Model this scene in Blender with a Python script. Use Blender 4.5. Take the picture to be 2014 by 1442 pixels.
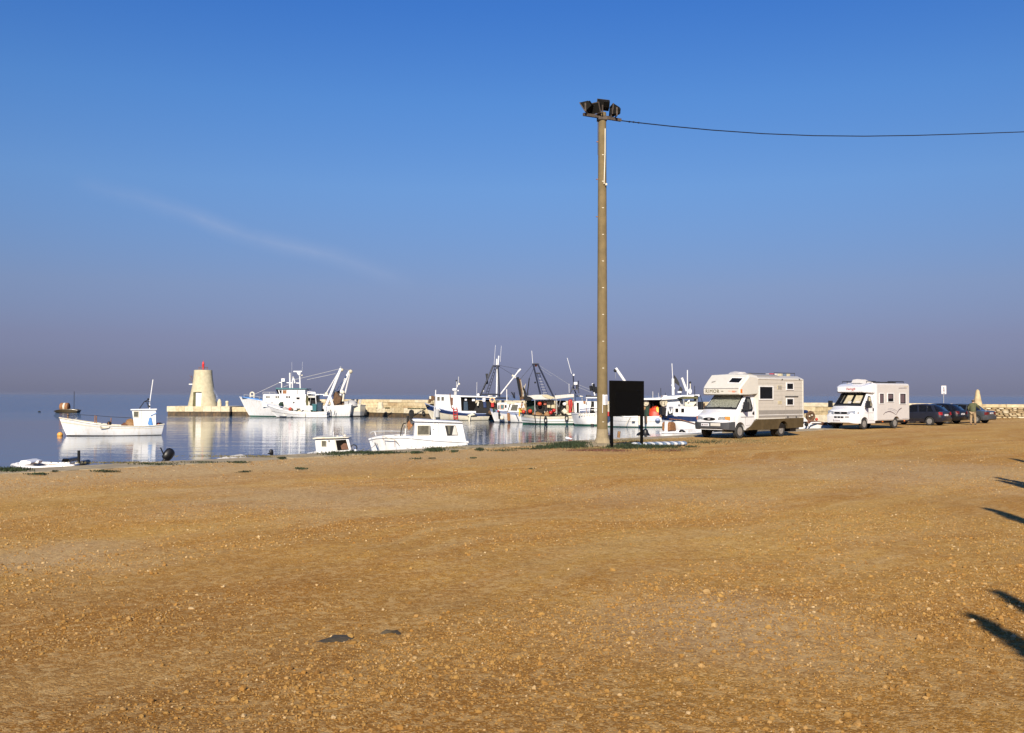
import bpy, bmesh, math, random
import numpy as np
from mathutils import Vector, Matrix
PI = math.pi
R = math.radians
random.seed(7)
rng = np.random.default_rng(11)
S = bpy.context.scene
COL = S.collection
for o in list(bpy.data.objects):
    bpy.data.objects.remove(o)

# ------------------------------------------------------------------ camera
CAMP = Vector((0, 0, 2.0))
CAMR = (Matrix.Rotation(R(90 + 1.637), 4, 'X') @ Matrix.Rotation(R(0.14), 4, 'Z'))
cd = bpy.data.cameras.new('camera')
cam = bpy.data.objects.new('camera', cd)
COL.objects.link(cam)
cd.sensor_width = 36
cd.lens = 36 * 1960 / 2014
cd.clip_start = 0.1
cd.clip_end = 60000
cam.matrix_world = Matrix.Translation(CAMP) @ CAMR
S.camera = cam

# ------------------------------------------------------------------ light
SUN_EL, SUN_AZ = 28.0, 186.0
w = bpy.data.worlds.new('World')
S.world = w
w.use_nodes = True
nt = w.node_tree
nt.nodes.clear()
out = nt.nodes.new('ShaderNodeOutputWorld')
bg = nt.nodes.new('ShaderNodeBackground')
sky = nt.nodes.new('ShaderNodeTexSky')
sky.sky_type = 'NISHITA'
sky.sun_disc = False
sky.sun_elevation = R(SUN_EL)
sky.sun_rotation = R(SUN_AZ)
sky.air_density = 1.0
sky.dust_density = 0.3
sky.ozone_density = 3.0
bg.inputs['Strength'].default_value = 0.062
# haze layer low in the sky, the same all round: tint by elevation
tc = nt.nodes.new('ShaderNodeTexCoord')
sep = nt.nodes.new('ShaderNodeSeparateXYZ')
nt.links.new(tc.outputs['Generated'], sep.inputs[0])
ramp = nt.nodes.new('ShaderNodeValToRGB')
nt.links.new(sep.outputs['Z'], ramp.inputs[0])
els = ramp.color_ramp.elements
SKYR = [(0.0, (0.235, 0.26, 0.53)), (0.029, (0.27, 0.268, 0.51)), (0.055, (0.345, 0.31, 0.515)), (0.105, (0.47, 0.445, 0.62)),
        (0.203, (0.54, 0.69, 0.935)), (0.283, (0.46, 0.74, 1.10)), (0.367, (0.33, 0.68, 1.20)), (0.75, (0.29, 0.62, 1.2))]
els[0].position = SKYR[0][0]; els[1].position = SKYR[-1][0]
for p, c in SKYR[1:-1]:
    els.new(p)
for e, (p, c) in zip(sorted(els, key=lambda q: q.position), SKYR):
    e.color = (c[0] / 1.5, c[1] / 1.5, c[2] / 1.5, 1)
mul = nt.nodes.new('ShaderNodeVectorMath'); mul.operation = 'MULTIPLY'
sc = nt.nodes.new('ShaderNodeVectorMath'); sc.operation = 'SCALE'; sc.inputs['Scale'].default_value = 1.5
nt.links.new(sky.outputs[0], mul.inputs[0]); nt.links.new(ramp.outputs[0], mul.inputs[1])
nt.links.new(mul.outputs[0], sc.inputs[0])
# a thin old contrail: a band along a great circle, broken up by noise
def wmath(op, a, b=None, clamp=False):
    n = nt.nodes.new('ShaderNodeMath'); n.operation = op; n.use_clamp = clamp
    for i, v in enumerate((a, b)):
        if v is None: continue
        if isinstance(v, (int, float)): n.inputs[i].default_value = v
        else: nt.links.new(v, n.inputs[i])
    return n.outputs[0]
def pxdir(px, py):
    return (CAMR.to_3x3() @ Vector(((px - 1007) / 1960, -(py - 721) / 1960, -1))).normalized()
da, db = pxdir(330, 412), pxdir(860, 570)
nrm = da.cross(db).normalized()
tng = (db - da).normalized()
def wdot(v):
    n = nt.nodes.new('ShaderNodeVectorMath'); n.operation = 'DOT_PRODUCT'
    nt.links.new(tc.outputs['Generated'], n.inputs[0]); n.inputs[1].default_value = v
    return n.outputs['Value']
nz = nt.nodes.new('ShaderNodeTexNoise'); nz.inputs['Scale'].default_value = 9; nz.inputs['Detail'].default_value = 5
nt.links.new(tc.outputs['Generated'], nz.inputs[0])
dist = wmath('ADD', wdot(nrm), wmath('MULTIPLY', wmath('SUBTRACT', nz.outputs[0], 0.5), 0.022))
band = wmath('SUBTRACT', 1.0, wmath('DIVIDE', wmath('ABSOLUTE', dist), 0.0135), True)
band = wmath('POWER', band, 1.4)
mid = (da.dot(tng) * 0.62 + db.dot(tng) * 0.38) - 0.02
al = wmath('SUBTRACT', 1.0, wmath('DIVIDE', wmath('ABSOLUTE', wmath('SUBTRACT', wdot(tng), mid)), 0.165), True)
nz2 = nt.nodes.new('ShaderNodeTexNoise'); nz2.inputs['Scale'].default_value = 30; nz2.inputs['Detail'].default_value = 6
nt.links.new(tc.outputs['Generated'], nz2.inputs[0])
fac = wmath('MULTIPLY', wmath('MULTIPLY', band, wmath('POWER', al, 0.7)), wmath('MULTIPLY', nz2.outputs[0], 0.5))
mx = nt.nodes.new('ShaderNodeMix'); mx.data_type = 'RGBA'
nt.links.new(fac, mx.inputs['Factor'])
nt.links.new(sc.outputs[0], mx.inputs['A'])
mx.inputs['B'].default_value = (4.3, 4.9, 6.7, 1)
nt.links.new(mx.outputs['Result'], bg.inputs['Color'])
nt.links.new(bg.outputs[0], out.inputs['Surface'])

sd = bpy.data.lights.new('sun', 'SUN')
sd.energy = 4.7
sd.angle = R(0.5)
sd.color = (1.0, 0.89, 0.72)
sun = bpy.data.objects.new('sun', sd)
COL.objects.link(sun)
ce = math.cos(R(SUN_EL))
SUNV = Vector((math.sin(R(SUN_AZ)) * ce, math.cos(R(SUN_AZ)) * ce, math.sin(R(SUN_EL))))
sun.rotation_euler = SUNV.to_track_quat('Z', 'Y').to_euler()
S.view_settings.view_transform = 'Standard'
S.view_settings.look = 'None'
S.view_settings.exposure = 0.72
S.view_settings.gamma = 1.0
S.view_settings.use_curve_mapping = False

# ------------------------------------------------------------------ helpers
def ray(px, py):
    d = CAMR.to_3x3() @ Vector(((px - 1007) / 1960, -(py - 721) / 1960, -1))
    return d
def at(px, py, Y=None, z=None):
    d = ray(px, py)
    t = (Y / d.y) if Y is not None else ((z - CAMP.z) / d.z)
    return CAMP + d * t

class Fr:
    """a thing's own frame: x forward (yaw), y to its left, z up from z0"""
    def __init__(s, x, y, z0, yaw):
        s.o = Vector((x, y, z0)); s.yaw = R(yaw)
        s.F = Vector((math.cos(s.yaw), math.sin(s.yaw), 0)); s.L = Vector((-math.sin(s.yaw), math.cos(s.yaw), 0))
    def q(s, px, py, yo=0.0):
        d = ray(px, py)
        t = (yo - (CAMP - s.o).dot(s.L)) / d.dot(s.L)
        p = CAMP + d * t - s.o
        return (p.dot(s.F), p.z)

def setp(o, label=None, cat=None, group=None, kind=None):
    if label: o['label'] = label
    if cat: o['category'] = cat
    if group: o['group'] = group
    if kind: o['kind'] = kind
    return o
def thing(name, fr, label, cat, group=None):
    o = bpy.data.objects.new(name, None); COL.objects.link(o)
    o.location = fr.o; o.rotation_euler = (0, 0, fr.yaw)
    o.empty_display_size = 0.3
    return setp(o, label, cat, group)

class MB:
    def __init__(s): s.v = []; s.f = []
    def add(s, vs, fs):
        n = len(s.v); s.v += [tuple(v) for v in vs]; s.f += [tuple(i + n for i in f) for f in fs]; return s
    def box(s, x0, x1, y0, y1, z0, z1, M=None):
        vs = [Vector((x, y, z)) for z in (z0, z1) for y in (y0, y1) for x in (x0, x1)]
        if M is not None: vs = [M @ v for v in vs]
        return s.add(vs, [(0, 2, 3, 1), (4, 5, 7, 6), (0, 1, 5, 4), (2, 6, 7, 3), (0, 4, 6, 2), (1, 3, 7, 5)])
    def prism(s, pts, y0, y1, top=None):
        """pts: (x,z) outline, extruded along y; top: fn(x,z,y)->y to lean"""
        n = len(pts)
        vs = [(p[0], y0, p[1]) for p in pts] + [(p[0], y1, p[1]) for p in pts]
        fs = [tuple(range(n)), tuple(range(2 * n - 1, n - 1, -1))]
        fs += [(i, i + n, (i + 1) % n + n, (i + 1) % n) for i in range(n)]
        return s.add(vs, fs)
    def tube(s, p0, p1, r0, r1=None, n=8):
        r1 = r0 if r1 is None else r1
        p0, p1 = Vector(p0), Vector(p1); d = (p1 - p0)
        if d.length < 1e-6: return s
        d.normalize()
        a = d.orthogonal().normalized(); b = d.cross(a)
        vs = []
        for p, r in ((p0, r0), (p1, r1)):
            for i in range(n):
                t = 2 * PI * i / n; vs.append(p + (a * math.cos(t) + b * math.sin(t)) * r)
        fs = [(i, (i + 1) % n, (i + 1) % n + n, i + n) for i in range(n)] + [tuple(range(n - 1, -1, -1)), tuple(range(n, 2 * n))]
        return s.add(vs, fs)
    def path(s, pts, r, n=6):
        for a, b in zip(pts, pts[1:]): s.tube(a, b, r, r, n)
        return s
    def lathe(s, prof, c=(0, 0, 0), n=24, axis='Z'):
        vs = []
        for (r, h) in prof:
            for i in range(n):
                t = 2 * PI * i / n; a, b = r * math.cos(t), r * math.sin(t)
                vs.append({'Z': (c[0] + a, c[1] + b, c[2] + h), 'Y': (c[0] + a, c[1] + h, c[2] + b), 'X': (c[0] + h, c[1] + a, c[2] + b)}[axis])
        m = len(prof); fs = []
        for k in range(m - 1):
            for i in range(n):
                fs.append((k * n + i, k * n + (i + 1) % n, (k + 1) * n + (i + 1) % n, (k + 1) * n + i))
        fs += [tuple(range(n - 1, -1, -1)), tuple(range((m - 1) * n, m * n))]
        return s.add(vs, fs)
    def ball(s, c, r, sz=1.0, n=10):
        return s.lathe([(max(0.001, r * math.sin(PI * k / n)), -r * sz * math.cos(PI * k / n)) for k in range(n + 1)], c, n + 4)
    def torus(s, c, R0, r, axis='Y', n=20, m=8, a0=0, a1=2 * PI):
        vs = []
        for i in range(n + 1):
            t = a0 + (a1 - a0) * i / n
            for j in range(m):
                u = 2 * PI * j / m; q = R0 + r * math.cos(u); h = r * math.sin(u)
                a, b = q * math.cos(t), q * math.sin(t)
                vs.append({'Y': (c[0] + a, c[1] + h, c[2] + b), 'Z': (c[0] + a, c[1] + b, c[2] + h), 'X': (c[0] + h, c[1] + a, c[2] + b)}[axis])
        fs = [(i * m + j, i * m + (j + 1) % m, (i + 1) * m + (j + 1) % m, (i + 1) * m + j) for i in range(n) for j in range(m)]
        return s.add(vs, fs)
    def loft(s, secs, cap=True, mirror=True):
        """secs: list of (x, [(y,z)...]) half profiles, mirrored in y"""
        rows = []
        for x, hp in secs:
            full = [(x, y, z) for y, z in hp]
            if mirror:
                full += [(x, -y, z) for y, z in reversed(hp) if abs(y) > 1e-6]
            rows.append(full)
        m = len(rows[0]); vs = [p for r_ in rows for p in r_]
        fs = []
        for k in range(len(rows) - 1):
            for j in range(m):
                fs.append((k * m + j, k * m + (j + 1) % m, (k + 1) * m + (j + 1) % m, (k + 1) * m + j))
        if cap: fs += [tuple(range(m - 1, -1, -1)), tuple(range((len(rows) - 1) * m, len(rows) * m))]
        return s.add(vs, fs)
    def build(s, name, mat, parent=None, smooth=False, bevel=0, label=None, ang=35):
        me = bpy.data.meshes.new(name)
        me.from_pydata(s.v, [], s.f)
        bm = bmesh.new(); bm.from_mesh(me)
        bmesh.ops.recalc_face_normals(bm, faces=bm.faces)
        bm.to_mesh(me); bm.free()
        if mat: me.materials.append(mat)
        if smooth:
            me.polygons.foreach_set('use_smooth', [True] * len(me.polygons))
            try: me.set_sharp_from_angle(angle=R(ang))
            except Exception: pass
        o = bpy.data.objects.new(name, me); COL.objects.link(o)
        if parent: o.parent = parent
        if bevel:
            b = o.modifiers.new('bevel', 'BEVEL'); b.width = bevel; b.segments = 3; b.limit_method = 'ANGLE'; b.angle_limit = R(30)
            me.polygons.foreach_set('use_smooth', [True] * len(me.polygons))
            w_ = o.modifiers.new('wn', 'WEIGHTED_NORMAL'); w_.keep_sharp = True
        if label: o['label'] = label
        return o

def bake(o):
    bpy.context.view_layer.update()
    dg = bpy.context.evaluated_depsgraph_get()
    me = bpy.data.meshes.new_from_object(o.evaluated_get(dg), depsgraph=dg)
    old = o.data; o.modifiers.clear(); o.data = me; me.name = old.name
    return o
def cut(o, mbs):
    """real openings: boolean-subtract each builder's solid (same local space)"""
    tmp = []
    for mb in mbs:
        c = mb.build('cutter', None, o.parent)
        m = o.modifiers.new('cut', 'BOOLEAN'); m.operation = 'DIFFERENCE'; m.solver = 'EXACT'; m.object = c
        tmp.append(c)
    bake(o)
    for c in tmp: bpy.data.objects.remove(c)
    return o
def soft(o, wd=0.03, ang=35, seg=3):
    b = o.modifiers.new('bevel', 'BEVEL'); b.width = wd; b.segments = seg; b.limit_method = 'ANGLE'; b.angle_limit = R(ang)
    o.data.polygons.foreach_set('use_smooth', [True] * len(o.data.polygons))
    w_ = o.modifiers.new('wn', 'WEIGHTED_NORMAL'); w_.keep_sharp = True
    return o

def text_mb(s, size, M, ext=0.004, shear=0.0, spacing=1.0):
    c = bpy.data.curves.new('lettering', 'FONT'); c.body = s; c.size = size; c.extrude = ext; c.align_x = 'LEFT'; c.shear = shear
    c.space_character = spacing; c.resolution_u = 3
    o = bpy.data.objects.new('lettering', c); COL.objects.link(o)
    bpy.context.view_layer.update()
    dg = bpy.context.evaluated_depsgraph_get()
    me = bpy.data.meshes.new_from_object(o.evaluated_get(dg), depsgraph=dg)
    mb = MB(); mb.add([M @ v.co for v in me.vertices], [tuple(p.vertices) for p in me.polygons])
    bpy.data.objects.remove(o); bpy.data.meshes.remove(me)
    return mb

# ------------------------------------------------------------------ materials
def mat(name, col, rough=0.5, metal=0.0, var=0.12, scale=6.0, bump=0.0, bscale=60.0, dirt=None, dirt_amt=0.0, coat=0.0, dstretch=(1, 1, 0.15), spec=0.5):
    m = bpy.data.materials.new(name); m.use_nodes = True
    n = m.node_tree; b = n.nodes['Principled BSDF']
    b.inputs['Roughness'].default_value = rough; b.inputs['Metallic'].default_value = metal
    b.inputs['Coat Weight'].default_value = coat; b.inputs['Coat Roughness'].default_value = 0.08
    b.inputs['Specular IOR Level'].default_value = spec
    t = n.nodes.new('ShaderNodeTexCoord')
    nz = n.nodes.new('ShaderNodeTexNoise'); nz.inputs['Scale'].default_value = scale; nz.inputs['Detail'].default_value = 5
    n.links.new(t.outputs['Object'], nz.inputs[0])
    r = n.nodes.new('ShaderNodeValToRGB')
    lo = tuple(max(0, c * (1 - var)) for c in col); hi = tuple(min(1, c * (1 + var)) for c in col)
    r.color_ramp.elements[0].position = 0.3; r.color_ramp.elements[1].position = 0.7
    r.color_ramp.elements[0].color = (*lo, 1); r.color_ramp.elements[1].color = (*hi, 1)
    n.links.new(nz.outputs[0], r.inputs[0])
    src = r.outputs[0]
    if dirt:
        mp = n.nodes.new('ShaderNodeMapping'); mp.inputs['Scale'].default_value = dstretch
        n.links.new(t.outputs['Object'], mp.inputs[0])
        d = n.nodes.new('ShaderNodeTexNoise'); d.inputs['Scale'].default_value = 5; d.inputs['Detail'].default_value = 6
        n.links.new(mp.outputs[0], d.inputs[0])
        dr = n.nodes.new('ShaderNodeMapRange'); dr.inputs[1].default_value = 0.5; dr.inputs[2].default_value = 0.75
        dr.inputs[4].default_value = dirt_amt
        n.links.new(d.outputs[0], dr.inputs[0])
        mxn = n.nodes.new('ShaderNodeMix'); mxn.data_type = 'RGBA'
        n.links.new(dr.outputs[0], mxn.inputs['Factor']); n.links.new(src, mxn.inputs['A']); mxn.inputs['B'].default_value = (*dirt, 1)
        src = mxn.outputs['Result']
    n.links.new(src, b.inputs['Base Color'])
    if bump:
        bn = n.nodes.new('ShaderNodeTexNoise'); bn.inputs['Scale'].default_value = bscale; bn.inputs['Detail'].default_value = 4
        n.links.new(t.outputs['Object'], bn.inputs[0])
        bp = n.nodes.new('ShaderNodeBump'); bp.inputs['Strength'].default_value = bump; bp.inputs['Distance'].default_value = 0.02
        n.links.new(bn.outputs[0], bp.inputs['Height']); n.links.new(bp.outputs[0], b.inputs['Normal'])
    return m
RUST = (0.25, 0.12, 0.05)
GRIME = (0.30, 0.26, 0.2)
M = dict(
    boat_white=mat('boat_white', (0.66, 0.66, 0.67), 0.35, dirt=(0.5, 0.4, 0.28), dirt_amt=0.45, var=0.04),
    boat_cream=mat('boat_cream', (0.58, 0.54, 0.44), 0.4, dirt=(0.45, 0.32, 0.16), dirt_amt=0.6, var=0.06),
    boat_grey=mat('boat_grey', (0.36, 0.36, 0.36), 0.5, dirt=GRIME, dirt_amt=0.5),
    boat_blue=mat('boat_blue', (0.012, 0.025, 0.085), 0.35, dirt=(0.04, 0.06, 0.12), dirt_amt=0.5),
    sky_blue=mat('sky_blue', (0.06, 0.20, 0.48), 0.5),
    pale_blue=mat('pale_blue', (0.22, 0.27, 0.42), 0.5, dirt=(0.5, 0.5, 0.5), dirt_amt=0.5),
    teal=mat('teal', (0.015, 0.10, 0.12), 0.5, dirt=(0.05, 0.13, 0.14), dirt_amt=0.5),
    bin_blue=mat('bin_blue', (0.008, 0.028, 0.055), 0.5, var=0.3),
    antifoul_green=mat('antifoul_green', (0.02, 0.10, 0.06), 0.6, dirt=(0.05, 0.04, 0.02), dirt_amt=0.6),
    antifoul_dark=mat('antifoul_dark', (0.035, 0.03, 0.025), 0.6),
    antifoul_red=mat('antifoul_red', (0.12, 0.03, 0.03), 0.6),
    red=mat('red', (0.36, 0.012, 0.008), 0.45, var=0.2),
    orange=mat('orange', (0.42, 0.035, 0.012), 0.5, var=0.25),
    yellow=mat('yellow', (0.65, 0.42, 0.05), 0.5, var=0.2),
    red_brown=mat('red_brown', (0.12, 0.05, 0.026), 0.7, var=0.3),
    rust=mat('rust', (0.22, 0.10, 0.04), 0.8, var=0.5, scale=12, bump=0.4),
    net_brown=mat('net_brown', (0.10, 0.055, 0.028), 0.95, var=0.6, scale=14, bump=1.0, bscale=25),
    net_green=mat('net_green', (0.014, 0.035, 0.024), 0.95, var=0.6, scale=14, bump=1.0, bscale=25),
    net_dark=mat('net_dark', (0.011, 0.010, 0.010), 0.95, var=0.6, scale=14, bump=1.0, bscale=25),
    black=mat('black', (0.006, 0.006, 0.006), 0.45, var=0.3),
    board_black=mat('board_black', (0.002, 0.0018, 0.0015), 0.85, var=0.3, spec=0.1),
    board_inner=mat('board_inner', (0.0015, 0.0015, 0.0015), 0.7, var=0.2, spec=0.1),
    lamp_black=mat('lamp_black', (0.012, 0.011, 0.010), 0.9, spec=0.05),
    rubber=mat('rubber', (0.02, 0.02, 0.02), 0.85, bump=0.3),
    navy_steel=mat('navy_steel', (0.005, 0.008, 0.025), 0.5),
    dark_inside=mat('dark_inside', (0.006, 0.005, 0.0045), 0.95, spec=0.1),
    glass=mat('glass', (0.007, 0.007, 0.007), 0.08, var=0.3, spec=0.28),
    pane=mat('pane', (0.10, 0.095, 0.075), 0.12, var=0.3, spec=0.8),
    wood=mat('wood', (0.22, 0.12, 0.05), 0.7, var=0.4, scale=14),
    canvas=mat('canvas', (0.48, 0.46, 0.43), 0.9, var=0.12, dirt=GRIME, dirt_amt=0.4, bump=0.3, bscale=10),
    canvas_tan=mat('canvas_tan', (0.42, 0.37, 0.25), 0.9, var=0.2, bump=0.4, bscale=10),
    canvas_olive=mat('canvas_olive', (0.09, 0.085, 0.035), 0.9, var=0.3),
    rope=mat('rope', (0.45, 0.40, 0.30), 0.9),
    wire=mat('wire', (0.25, 0.26, 0.28), 0.5, metal=0.3),
    steel=mat('steel', (0.5, 0.5, 0.5), 0.35, metal=0.7),
    chrome=mat('chrome', (0.7, 0.7, 0.7), 0.15, metal=1.0, var=0.05),
    cream_plaster=mat('cream_plaster', (0.46, 0.41, 0.28), 0.9, var=0.14, scale=2.5, bump=0.3, bscale=14, dirt=(0.42, 0.34, 0.2), dirt_amt=0.5),
    door_white=mat('door_white', (0.70, 0.70, 0.68), 0.5, var=0.05),
    stone=mat('stone', (0.40, 0.32, 0.19), 0.95, var=0.3, scale=2.5, bump=0.5, bscale=9, dirt=(0.3, 0.23, 0.13), dirt_amt=0.6),
    stone_b=mat('stone_b', (0.47, 0.39, 0.25), 0.95, var=0.25, scale=3.0, bump=0.5, bscale=9, dirt=(0.36, 0.28, 0.16), dirt_amt=0.5),
    stone_c=mat('stone_c', (0.34, 0.25, 0.14), 0.95, var=0.3, scale=3.0, bump=0.6, bscale=9, dirt=(0.22, 0.16, 0.09), dirt_amt=0.6),
    stone_pale=mat('stone_pale', (0.53, 0.46, 0.33), 0.95, var=0.2, scale=3.0, bump=0.5, bscale=9),
    stone_joint=mat('stone_joint', (0.10, 0.07, 0.035), 1.0, var=0.4, scale=6, bump=0.8, bscale=14),
    wet_stone=mat('wet_stone', (0.055, 0.038, 0.02), 0.75, var=0.5, scale=2.0, bump=1.0, bscale=8, dirt=(0.16, 0.09, 0.035), dirt_amt=0.9),
    concrete=mat('concrete', (0.30, 0.24, 0.15), 0.95, var=0.25, scale=1.5, bump=0.6, bscale=18, dirt=(0.16, 0.14, 0.07), dirt_amt=0.7, dstretch=(1, 1, 1)),
    pole_concrete=mat('pole_concrete', (0.155, 0.115, 0.055), 0.92, var=0.14, scale=4, bump=0.35, bscale=30, dirt=(0.10, 0.078, 0.038), dirt_amt=0.6, dstretch=(1.5, 1.5, 0.3)),
    plinth=mat('plinth', (0.25, 0.20, 0.125), 0.95, var=0.2, scale=4, bump=0.8, bscale=14),
    paper=mat('paper', (0.62, 0.62, 0.66), 0.8, var=0.06),
    red_lamp=mat('red_lamp', (0.55, 0.03, 0.03), 0.35),
    camper_beige=mat('camper_beige', (0.48, 0.45, 0.40), 0.35, var=0.04, dirt=(0.3, 0.27, 0.22), dirt_amt=0.25, coat=0.2),
    camper_front=mat('camper_front', (0.54, 0.52, 0.47), 0.35, var=0.04, coat=0.2),
    camper_grey=mat('camper_grey', (0.25, 0.235, 0.215), 0.4, var=0.06),
    camper_brown=mat('camper_brown', (0.062, 0.046, 0.024), 0.3, var=0.15, dirt=(0.12, 0.09, 0.05), dirt_amt=0.5),
    camper_white=mat('camper_white', (0.66, 0.66, 0.68), 0.25, var=0.03, coat=0.3, dirt=(0.5, 0.45, 0.38), dirt_amt=0.18),
    side_white=mat('side_white', (0.50, 0.475, 0.46), 0.4, var=0.04, dirt=(0.5, 0.45, 0.38), dirt_amt=0.25),
    bumper_grey=mat('bumper_grey', (0.045, 0.048, 0.055), 0.6),
    plastic_black=mat('plastic_black', (0.015, 0.015, 0.017), 0.5),
    lens_clear=mat('lens_clear', (0.55, 0.57, 0.6), 0.08, metal=0.6, var=0.4, scale=25),
    lens_orange=mat('lens_orange', (0.75, 0.18, 0.03), 0.2),
    lens_dark_red=mat('lens_dark_red', (0.09, 0.004, 0.004), 0.2),
    lens_red=mat('lens_red', (0.26, 0.008, 0.008), 0.15),
    sunshade=mat('sunshade', (0.35, 0.36, 0.30), 0.3, metal=0.5, var=0.7, scale=22, spec=0.8),
    car_navy=mat('car_navy', (0.012, 0.013, 0.021), 0.35, var=0.05, coat=0.3),
    car_black=mat('car_black', (0.004, 0.005, 0.008), 0.35, var=0.05, coat=0.2),
    car_silver=mat('car_silver', (0.065, 0.075, 0.085), 0.3, metal=0.4, var=0.05, coat=0.6),
    rim=mat('rim', (0.34, 0.33, 0.31), 0.35, metal=0.5),
    rim_dark=mat('rim_dark', (0.15, 0.14, 0.13), 0.5, metal=0.3),
    bar_steel=mat('bar_steel', (0.06, 0.045, 0.035), 0.8, var=0.4, scale=12),
    text_gold=mat('text_gold', (0.10, 0.085, 0.035), 0.6),
    decal_red=mat('decal_red', (0.42, 0.03, 0.02), 0.6),
    decal_salmon=mat('decal_salmon', (0.62, 0.22, 0.14), 0.6),
    decal_grey=mat('decal_grey', (0.30, 0.29, 0.31), 0.6),
    decal_dark=mat('decal_dark', (0.10, 0.07, 0.08), 0.6),
    skin=mat('skin', (0.42, 0.24, 0.16), 0.6, var=0.06),
    hair=mat('hair', (0.03, 0.024, 0.02), 0.8),
    jacket=mat('jacket', (0.075, 0.08, 0.038), 0.9, var=0.2, bump=0.3, bscale=12),
    trousers=mat('trousers', (0.28, 0.20, 0.115), 0.9, var=0.12),
    shirt=mat('shirt', (0.7, 0.68, 0.64), 0.9),
    shoe=mat('shoe', (0.06, 0.045, 0.035), 0.6),
    grass=mat('grass', (0.018, 0.030, 0.009), 0.9, var=0.6, scale=3),
    grass_dry=mat('grass_dry', (0.13, 0.105, 0.04), 0.9, var=0.4, scale=3),
    mat_blue=mat('mat_blue', (0.12, 0.17, 0.25), 0.6),
    mat_white=mat('mat_white', (0.52, 0.54, 0.56), 0.6),
    rag=mat('rag', (0.05, 0.038, 0.022), 0.95, var=0.4, bump=0.8, bscale=20),
    palm_leaf=mat('palm_leaf', (0.05, 0.09, 0.03), 0.7),
    palm_trunk=mat('palm_trunk', (0.14, 0.10, 0.06), 0.95, bump=0.8, bscale=12),
)

# ------------------------------------------------------------------ land and sea
def edgeX(Y):
    if Y <= 61.5: return -13.3 + 0.924 * (Y - 26)
    return 19.5 + (Y - 61.5) * 11.5 / 31.5
def gh(x, y):
    """gentle unevenness of the yard, zero at the quay edge"""
    e = np.clip((x - (-13.3 + 0.924 * (y - 26))) / 6.0 - 0.25, 0, 1)
    k = np.clip((70 - y) / 30, 0, 1)
    return e * k * (0.022 * np.sin(x * 0.9 + 0.7 * np.sin(y * 0.5)) * np.sin(y * 0.75 + 1.3) + 0.012 * np.sin(x * 2.3 + y * 0.6) * np.sin(y * 1.9 - x * 0.4) + 0.006 * np.sin(x * 5.1 - y * 2.2) * np.sin(y * 4.3 + 1.7 * x))

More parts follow.
